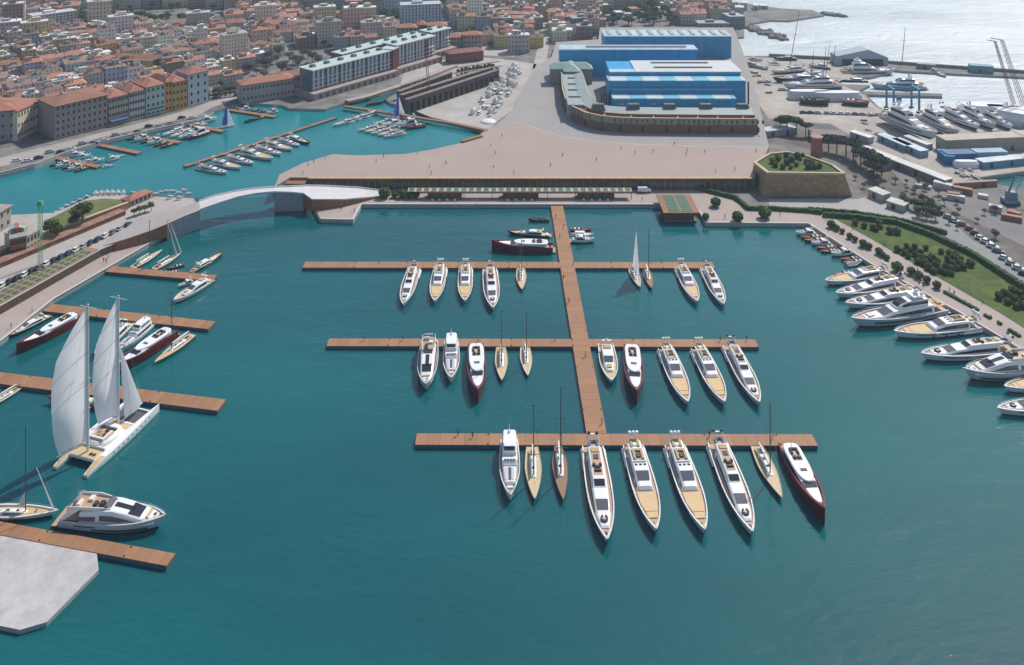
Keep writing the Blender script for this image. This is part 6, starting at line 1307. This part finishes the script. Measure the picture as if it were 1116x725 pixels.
ship('N', (945, 87), (911, 85), 'small dark yacht in the little inlet by the tent', 0); ship('J', (1012, 76), (1032, 81.5), 'white patrol-like yacht steaming below the breakwater', 0)
for i, (s, b) in enumerate([((850, 72), (836, 69)), ((876, 78), (840, 80)), ((898, 84), (862, 85)), ((892, 89), (842, 88.5)), ((915, 96), (852, 96.5)), ((905, 76), (880, 72)), ((868, 66), (842, 64.5)), ((812, 72), (838, 75)), ((815, 66), (832, 66))]): ship('JABNJHNAH'[i], s, b, f'yacht laid up in the far boatyard, {ordn(i)} in the cluster left of the tent', 2.4)
for i, (x, y, L, h) in enumerate([(882, 107.5, 26, 5), (912, 109, 30, 5)]):
    r = oval(L, 0, 1, 4.0, 0, h, wrapm, None, 'wrapped_hull', in_=1.2); r.location = G(x, y, 1.55); tag(r, ['white shrink-wrapped hull, left of two', 'white shrink-wrapped hull, right of two'][i] + ' in the boatyard', 'wrapped boat')
ship('t', (872, 114), (905, 116), 'dark workboat on the hard below the wrapped hulls', 2.5, 1.3, 1.3); ship('w', (918, 115), (948, 117), 'brown and white boat on the hard beside the dark workboat', 2.5, 1.3, 1.3)
for i in range(11): car(G(876 + i * 8.2 + ry.uniform(-1, 1), 123.5 + i * .25, 1.56), ry.uniform(-.2, .2), '{c} car in the boatyard row below the workboats, ' + ordn(i) + ' from left', 'cars in the boatyard row')
for i, (x, y, h) in enumerate([(860, 76, 40), (983, 69, 26), (883, 92, 22), (896, 96, 26), (900, 82, 20), (907, 72, 14)]):
    o = empty('yacht_mast', G(x, y, 1.5)); lean = (7 if i == 0 else 2.4); MB().tube((0, 0, 0), (lean, 0, h), .28, .15, 5).build('pole', mastm, o); MB().box(lean * .6 - 1.4, lean * .6 + 1.4, -.08, .08, h * .6, h * .6 + .15).build('spreader', mastm, o); tag(o, f'bare thin mast rising from the far boatyard, {ordn(i)} of six', 'mast', 'masts in the boatyard')
tent = mat('tent_grey', (.36, .40, .46), .7); a = G(912, 71.5, 1.5); w = G(968, 71.5, 1.5).x - a.x
r = empty('repair_tent', a); MB().loft([[(0, y, 0), (w, y, 0), (w, y, 5.5), (w * .62, y, 11), (0, y, 6.5)] for y in (0, 12)]).build('shell', tent, r); MB().box(w * .1, w * .9, -.1, -.02, 0, 4.5).build('opening', dark, r); tag(r, 'large grey pitched repair tent at the sea edge', 'tent')
# breakwater wall and its sheds
bwm = mat('breakwater_stone', (.24, .23, .23), .9, var=.2, scale=.3)
o = ribbon('breakwater_wall', [(838, 61.5), (916, 65.5), (972, 69.5), (1116, 79.8), (1300, 92)], 1.5, .9, 2.0, bwm); tag(o, 'long low breakwater wall dividing the harbour from the open sea', 'breakwater')
def shed(a, b, d, h, c, rcx, label, z=1.5, cat='shed', name='yard_shed', fl=True, group=None):
    A, Bq = G(*a, z), G(*b, z); dv = Bq - A; r = empty(name, A, math.atan2(dv.y, dv.x)); L = dv.length
    MB().box(0, L, 0, d, 0, h).build('wall', mat('shed_%02d%02d%02d' % tuple(int(q * 99) for q in c), c, .8, var=.12, scale=.3), r)
    if fl: MB().box(-.2, L + .2, -.2, d + .2, h + .01, h + .3).build('roof', mat('shedroof_%02d%02d%02d' % tuple(int(q * 99) for q in rcx), rcx, .8, var=.15, scale=.2), r)
    else: MB().loft([[(x, -.3, h + .01), (x, d + .3, h + .01), (x, d / 2, h + d * .25)] for x in (-.3, L + .3)]).build('roof', mat('shedroof_%02d%02d%02d' % tuple(int(q * 99) for q in rcx), rcx, .8, var=.15, scale=.2), r)
    for i in range(max(1, int(L / 9))): MB().box(L * (i + .4) / max(1, int(L / 9)) - .8, L * (i + .4) / max(1, int(L / 9)) + .8, -.06, -.01, .2, min(2.4, h * .8)).build('door', dark, r)
    tag(r, label, cat, group); return r
shed((1058, 79), (1083, 80.5), 6, 4.5, (.16, .28, .34), (.22, .34, .4), 'grey-blue shed halfway along the breakwater'); shed((1000, 74.8), (1020, 76), 4, 3, (.25, .23, .22), (.3, .28, .27), 'brownish hut on the breakwater behind the steaming yacht')
shed((1031, 168), (1116, 164), 8, 6.5, (.36, .31, .25), (.42, .38, .32), 'long tan dock wall holding the packed white yachts', cat='dock', name='dock_wall'); shed((1116, 163), (1180, 160), 8, 6.5, (.36, .31, .25), (.42, .38, .32), 'tan dock wall continuing off the right edge', cat='dock', name='dock_wall')
for i, (x, y, L) in enumerate([(1080, 128, 34), (1104, 131, 30), (1122, 138, 34)]):
    r = oval(L, 0, 1, 6, 0, 7, wrapm, None, 'covered_yacht', in_=2.5); r.location = G(x, y, 5); r.rotation_euler.z = [-.1, -.3, -.6][i]; tag(r, f'yacht under a white ribbed cover behind the walled dock, {ordn(i)} from left', 'covered yacht')
shed((1021, 172), (1031, 180), 4, 4, (.01, .16, .36), (.05, .25, .45), 'bright blue container stack at the left end of the blue sheds'); shed((1033, 179), (1064, 178), 6, 4.5, (.04, .10, .24), (.10, .16, .28), 'dark blue shed with lettering-like panels below the dock wall'); shed((1065, 177), (1098, 176), 5, 4.5, (.25, .40, .50), (.3, .44, .54), 'pale blue shed below the dock wall'); shed((1072, 184.5), (1116, 180), 5, 3, (.12, .30, .42), (.55, .6, .63), 'long blue and white shed by the small basin'); shed((1116, 180), (1160, 178), 5, 3, (.05, .15, .35), (.4, .45, .5), 'blue shed continuing off the right edge by the small basin')
r = oval(12, 0, 1, 2.4, 0, 3, wrapm, None, 'white_tank', in_=.9); r.location = G(1053, 182, 1.55); tag(r, 'white rounded tank lying before the dark blue shed', 'tank')
for i, (a, b, d, h, c, rcx, lab) in enumerate([((937, 168), (1030, 205), 5, 3.2, (.20, .19, .19), (.58, .56, .55), 'very long low wall-like shed with white roof slanting through the yard'), ((956, 153), (986, 166), 5, 3, (.2, .3, .36), (.48, .58, .62), 'pale blue low shed parallel to the long slanting one'), ((972, 158), (1003, 172), 5, 3, (.24, .36, .42), (.5, .6, .64), 'second pale blue low shed beside the long slanting one'), ((985, 154), (1010, 164), 4, 2.6, (.35, .36, .38), (.55, .56, .56), 'third low grey shed behind the blue ones'),
    ((884, 154), (922, 156), 8, 3.5, (.16, .11, .11), (.2, .16, .16), 'dark brown long shed among the umbrella pines'), ((836, 150), (868, 146), 6, 3, (.35, .36, .37), (.46, .48, .5), 'pale shed at the edge of the plaza by the pines'), ((926, 150), (947, 157), 4, 3, (.4, .42, .42), (.6, .62, .62), 'white low hut near the big yacht ashore'), ((941, 176), (962, 186), 6, 4, (.24, .26, .26), (.33, .36, .36), 'grey ruin-like building below the pines'), ((946, 214), (962, 221), 5, 3, (.4, .39, .37), (.5, .49, .47), 'small pale hut beside the forecourt'), ((966, 226), (985, 232), 5, 2.6, (.36, .35, .34), (.48, .47, .45), 'low pale hut near the dark shrubbery')]):
    shed(a, b, d, h, c, rcx, lab)
br_ = empty('brick_tower', G(890, 170, 1.5)); MB().tube((0, 0, 0), (0, 0, 9), 2.8, 2.6, 10).build('wall', mat('tower_brick', (.30, .14, .12), .9, var=.2, scale=.6), br_); MB().tube((0, 0, 9.01), (0, 0, 9.7), 3.1, 3.1, 10).build('cap', mat('tower_cap', (.38, .22, .19), .9), br_); tag(br_, 'round pinkish brick tower behind the bastion', 'tower')
shed((1038, 206), (1087, 203), 1.2, 2.2, (.30, .17, .12), (.36, .24, .18), 'long brown brick wall by the small basin', cat='wall', name='brick_wall')
for i, (x, y, s) in enumerate([(858, 145, 1.25), (868, 147, 1.1), (851, 144, 1.0), (878, 149, .9), (903, 165, 1.1), (912, 167, 1.2), (922, 170, 1.2), (930, 174, 1.15), (938, 180, 1.15), (945, 183, 1.1), (953, 188, 1.1), (961, 192, 1.05), (955, 196, .9)]): tree('pine', x, y, s, f'umbrella pine, {ordn(i)} from the plaza in the pine row behind the bastion', 1.5, 'umbrella pines behind the bastion')
for i, (x, y, s) in enumerate([(990, 226, 1.0), (998, 229, 1.1), (1006, 231, 1.2), (1014, 233, 1.1), (1000, 236, 1.0), (1010, 238, 1.1), (1020, 240, 1.0), (984, 222, .8), (1005, 222, .8), (1015, 226, .8)]): tree('round', x, y, s * .75, f'dark shrubby tree, {ordn(i)} in the thicket behind the lawn hedge', 1.5, 'thicket trees behind the lawn')
for i in range(44):
    x, y = ry.uniform(930, 1090), 0; y = 190 + (x - 930) * .42 + ry.uniform(-22, 14)
    if x > 1085 or 982 < x < 1100 and y < 200 + (x - 982) * .4 - 12: y = 196 + (x - 930) * .45 + 6
    tree('bare', x, y, ry.uniform(.3, .55), f'low grey scrub tree on the waste ground, {ordn(i)} from the top left', 1.5, 'scrub on the waste ground')
for i in range(26):
    x = ry.uniform(1004, 1112); y = ry.uniform(125, 131.5) if i % 2 else ry.uniform(186, 196) - (1112 - x) * .02
    if i % 2 == 0: x = 1040 + (x - 1004) * .2
    ship(ry.choice('mmHm'), (x, y), (x + 7, y + 1.5), f'small boat stored near the packed dock, {ordn(i)} of the scatter', 1.9)
for i in range(16):
    x = ry.uniform(940, 1100); y = 170 + (x - 940) * .40 + ry.uniform(-8, 12); o = MB().box(0, ry.uniform(3, 8), 0, ry.uniform(2, 3), 0, ry.uniform(1, 2.6), taper=.05).build('container', mat(ry.choice(['cont_w', 'cont_g', 'cont_b', 'cont_r']), {'w': (.5, .5, .5), 'g': (.2, .22, .22), 'b': (.1, .2, .3), 'r': (.3, .12, .08)}['wgbr'[i % 4]], .7)); o.location = G(x, y, 1.58); o.rotation_euler.z = -.6 + ry.uniform(-.2, .2); tag(o, f'small container or hut scattered in the yard strip, {ordn(i)} of the scatter', 'container', 'containers on the yard strip')
# travel lift: blue gantry
bl = mat('gantry_blue', (.02, .22, .42), .4); g = empty('travel_lift', G(974, 124, 1.5)); W_, D_, H_ = 14.5, 9, 13
for x in (0, W_):
    for y in (0, D_): MB().box(x - .45, x + .45, y - .45, y + .45, 1.2, H_, taper=.05).build('leg', bl, g); MB().box(x - 1.1, x + 1.1, y - .8, y + .8, .5, 1.3).build('bogie', bl, g); MB().tube((x - .8, y - .9, .6), (x - .8, y + .9, .6), .6, n=10).build('wheel', dark, g)
    MB().box(x - .5, x + .5, -1, D_ + 1, H_ + .01, H_ + 1.1).build('side_beam', bl, g)
MB().box(0, W_, D_ - .4, D_ + .4, H_ + 1.12, H_ + 2).build('cross_beam', bl, g); MB().box(W_ * .4, W_ * .6, D_ - .2, D_ + .2, 3, 7).build('lift_cab', bl, g); tag(g, 'blue travel lift gantry straddling the slipway', 'travel lift')
# mobile harbour crane, pale blue, at the right edge
hc = empty('harbour_crane', G(1101, 222, 1.5)); lb = mat('crane_pale_blue', (.14, .24, .33), .5); MB().box(-3, 3, -2.5, 2.5, .8, 2.2, taper=.3).build('chassis', lb, hc)
for x in (-2.3, 2.3):
    for y in (-2, 2): MB().tube((x, y - .4, .7), (x, y + .4, .7), .7, n=10).build('wheel', dark, hc)
MB().box(-1.5, 2.5, -1.6, 1.6, 2.25, 5.2, taper=.3).build('cab', lb, hc); MB().tube((-1, 0, 4), (2.0, 0, 11.5), .5, .35, 6).build('boom', lb, hc); MB().tube((2.0, 0, 11.5), (8.5, 0, 10.2), .35, .2, 6).build('jib', lb, hc); MB().tube((2.2, 0, 5), (5.2, 0, 10.6), .15, n=5).build('strut', lb, hc); tag(hc, 'pale blue harbour crane at the edge of the small basin', 'crane')
v = empty('parked_van', G(702, 209.5, 1.54)); MB().loft([[(x, -1, .5), (x, 1, .5), (x, .95, z), (x, -.95, z)] for x, z in ((-2.8, 2.3), (1.2, 2.35), (2.0, 1.6), (2.9, 1.2))]).build('body', white, v); MB().box(1.25, 1.95, -.9, .9, 1.65, 2.2, tx=.25).build('windscreen', glass, v)
for x in (-1.8, 1.9):
    for y in (-1, 1): MB().tube((x, y - .1, .4), (x, y + .1, .4), .4, n=10).build('wheel', dark, v)
tag(v, 'white van parked at the foot of the retaining wall', 'van')
# promontory buildings and far boatyard clutter
for i in range(20):
    x = 640 + i * 10 + ry.uniform(-3, 3); y = lerp(24, 10, i / 19) + ry.uniform(-4, 3)
    if x > 845: continue
    shed((x, y), (x + ry.uniform(5, 10), y + ry.uniform(-.5, .5)), ry.uniform(6, 12), ry.uniform(3, 7), *ry.choice([((.42, .38, .33), (.36, .16, .11)), ((.5, .5, .5), (.6, .6, .6)), ((.35, .35, .36), (.4, .41, .42))]), f'low building on the far promontory, {ordn(i)} from the left', group='buildings on the promontory')
for i in range(26):
    x = 812 + ry.uniform(0, 90); y = 66 + ry.uniform(0, 44)
    if i > 15: x = ry.uniform(930, 1000); y = ry.uniform(122, 150)
    if inside(x, y, [(838, 62), (918, 66), (918, 98), (838, 98)]): x = 812 + ry.uniform(0, 22)
    ship(ry.choice('mmHw'), (x, y), (x + 8, y + ry.uniform(-1, 1)), f'small boat laid up on the hard beside the blue halls, {ordn(i)} of the scatter', 1.9)
for i in range(70):
    t = ry.random(); q = i % 7; x, y = lerp(575, 533, t) - q * 3.5 + ry.uniform(-1, 1), lerp(76, 132, t) - q * .6
    ship(ry.choice('mmmcH'), (x, y), (x + 4.2, y - 4.5), f'small boat stored on the dock apron beside the plaza road, {ordn(i)} of the scatter', 1.9)
dome = MB(); dome.ball((0, 0, 0), 6, 14, 8, sq=.7); o = dome.build('white_dome', wrapm, smooth=True); o.location = G(569, 42, 1.5); tag(o, 'small white dome at the far end of the avenue', 'dome'); o = MB().ball((0, 0, 0), 4.5, 14, 8, sq=.3).build('white_marquee', wrapm, smooth=True); o.location = G(532, 133, 1.5); tag(o, 'white low marquee by the plaza corner', 'marquee')
# ------------------------------------------------------------------ people
def person_mesh(shirt, trouser, pose, hairc):
    me = bpy.data.meshes.new('person'); sp = .16 if pose else .09
    V = [(0, 0, .95), (0, 0, 1.15), (0, 0, 1.4), (0, 0, 1.5), (0, .01, 1.56), (0, .01, 1.70), (0, -.10, .9), (sp, -.11, .5), (sp * .6 + .02, -.11, .06), (sp * .6 + .16, -.11, .03), (0, .10, .9), (-sp, .11, .5), (-sp * 1.6, .11, .06), (-sp * 1.6 + .14, .11, .03), (0, -.2, 1.4), (-sp * .8, -.25, 1.12), (-sp * .2, -.27, .88), (0, .2, 1.4), (sp * .8, .25, 1.12), (sp * 1.4, .27, .88)]
    E = [(0, 1), (1, 2), (2, 3), (3, 4), (4, 5), (0, 6), (6, 7), (7, 8), (8, 9), (0, 10), (10, 11), (11, 12), (12, 13), (2, 14), (14, 15), (15, 16), (2, 17), (17, 18), (18, 19)]
    Rr = [.14, .13, .15, .06, .08, .095, .09, .07, .045, .04, .09, .07, .045, .04, .06, .045, .035, .06, .045, .035]
    me.from_pydata(V, E, []); o = bpy.data.objects.new('person_tmp', me); COL.objects.link(o); md = o.modifiers.new('s', 'SKIN'); me.skin_vertices[0].data[0].use_root = True
    for i, q in enumerate(Rr): me.skin_vertices[0].data[i].radius = (q, q)
    o.modifiers.new('d', 'SUBSURF').levels = 1; dg_ = bpy.context.evaluated_depsgraph_get(); m2 = bpy.data.meshes.new_from_object(o.evaluated_get(dg_)); bpy.data.objects.remove(o); m2.materials.clear()
    for m in (mat('skin', (.42, .25, .17), .7), shirt, trouser): m2.materials.append(m)
    for p in m2.polygons: z = p.center.z; p.material_index = 2 if z < .93 and abs(p.center.y) < .2 else (1 if z < 1.47 and not (z < 1.0 and abs(p.center.y) > .2) else 0)
    r = empty('person'); b = bpy.data.objects.new('body', m2); COL.objects.link(b); b.parent = r; MB().ball((-.01, .01, 1.73), .108, 8, 5, sq=.8).build('hair', hairc, r); return r
hr = mat('hair_dark', (.03, .02, .015), .8); PS = []
for i, (cn, c, tn, t) in enumerate([('dark', (.03, .03, .04), 'dark', (.02, .02, .03)), ('white', (.6, .6, .6), 'blue', (.04, .07, .15)), ('red', (.35, .05, .04), 'dark', (.03, .03, .03)), ('blue', (.06, .12, .28), 'tan', (.3, .22, .14)), ('beige', (.4, .32, .22), 'dark', (.03, .03, .04))]):
    PS.append((person_mesh(mat('shirt_' + cn, c, .9), mat('trousers_' + tn, t, .9), i % 2, hr), cn))
rp = random.Random(2)
def person(px, py, z, where):
    p, cn = rp.choice(PS); o = use(p); o.location = G(px, py, z); o.rotation_euler.z = rp.uniform(0, 6.28); tag(o, f'person, {cn} top, {where}', 'person', 'people ' + ('on the plaza' if 'plaza' in where else 'on the piers and quays'))
L3 = [(499, 474.5, 'left on the lowest pier, nearer its end'), (515, 477, 'on the lowest pier, second from its left end'), (773, 476, 'on the lowest pier above the round-lounge yacht'), (842, 478, 'on the lowest pier behind the red yacht'), (397, 371, 'on the middle pier, nearest its left end'), (439, 371, 'on the middle pier left of the flybridge yacht'), (521.5, 372, 'on the middle pier behind the red yacht'), (605, 371, 'on the middle pier beside the broad pier crossing'), (785, 371.5, 'on the middle pier, second from its right end'), (814, 371, 'on the middle pier at its right end'), (413, 287.5, 'on the top pier between its left end and the first yacht')]
for x, y, w in L3: person(x, y, 1.0, w)
for i, (x, y) in enumerate([(606, 238), (614, 249), (610, 260), (625, 289), (614, 305), (638, 389), (656, 462), (620, 330)]): person(x, y, 1.03, f'on the broad pier, {ordn(i)} listed from its shore end')
for i, (x, y) in enumerate([(118, 281), (135, 266), (138, 263), (113, 286), (116, 287), (53, 312), (55, 309), (120, 276), (35, 340), (12, 358), (346, 235), (365, 222), (372, 230), (386, 231), (410, 218), (480, 221), (520, 221), (560, 221), (640, 221), (700, 219), (790, 238), (1000, 297), (1071, 330), (964, 268), (1035, 318), (900, 240), (930, 250), (850, 235), (1040, 322)]): person(x, y, 1.56, f'on the quay walk, {ordn(i)} of the strollers by the water')
for i, (x, y) in enumerate([(410, 177), (418, 172), (355, 173), (336, 181), (342, 178), (330, 190), (486, 179), (468, 183), (540, 168), (538, 184), (470, 190), (677, 163), (692, 168), (712, 166), (749, 165), (748, 170), (768, 167), (613, 171), (780, 188), (801, 186), (824, 166), (735, 158), (547, 149), (535, 160), (600, 182), (650, 176), (560, 190), (455, 168)]): person(x, y, 6.53, f'on the open plaza, {ordn(i)} of the scattered figures')
# ------------------------------------------------------------------ haze
HZ = True
if HZ:
    hz = MB().box(-1400, 1400, -60, 1250, -6, CAMZ + 12).build('haze', None); hz.data.materials.clear(); hm = bpy.data.materials.new('haze_air'); hm.use_nodes = True; n = hm.node_tree.nodes; n.remove(n['Principled BSDF'])
    pv_ = n.new('ShaderNodeVolumePrincipled'); pv_.inputs['Color'].default_value = (.66, .82, 1, 1); pv_.inputs['Density'].default_value = .00017; pv_.inputs['Anisotropy'].default_value = .35; hm.node_tree.links.new(pv_.outputs[0], n['Material Output'].inputs['Volume']); hz.data.materials.append(hm); hz['kind'] = 'stuff'; hz['label'] = 'thin bluish haze over the harbour and town'
for o in list(bpy.data.objects):
    if o.type == 'MESH' and o.location.z < -400: bpy.data.objects.remove(o)
for o in list(bpy.data.objects):          # prototypes that were never placed
    if o.parent is None and o.type == 'EMPTY' and 'category' not in o:
        for c in list(o.children_recursive): bpy.data.objects.remove(c)
        bpy.data.objects.remove(o)
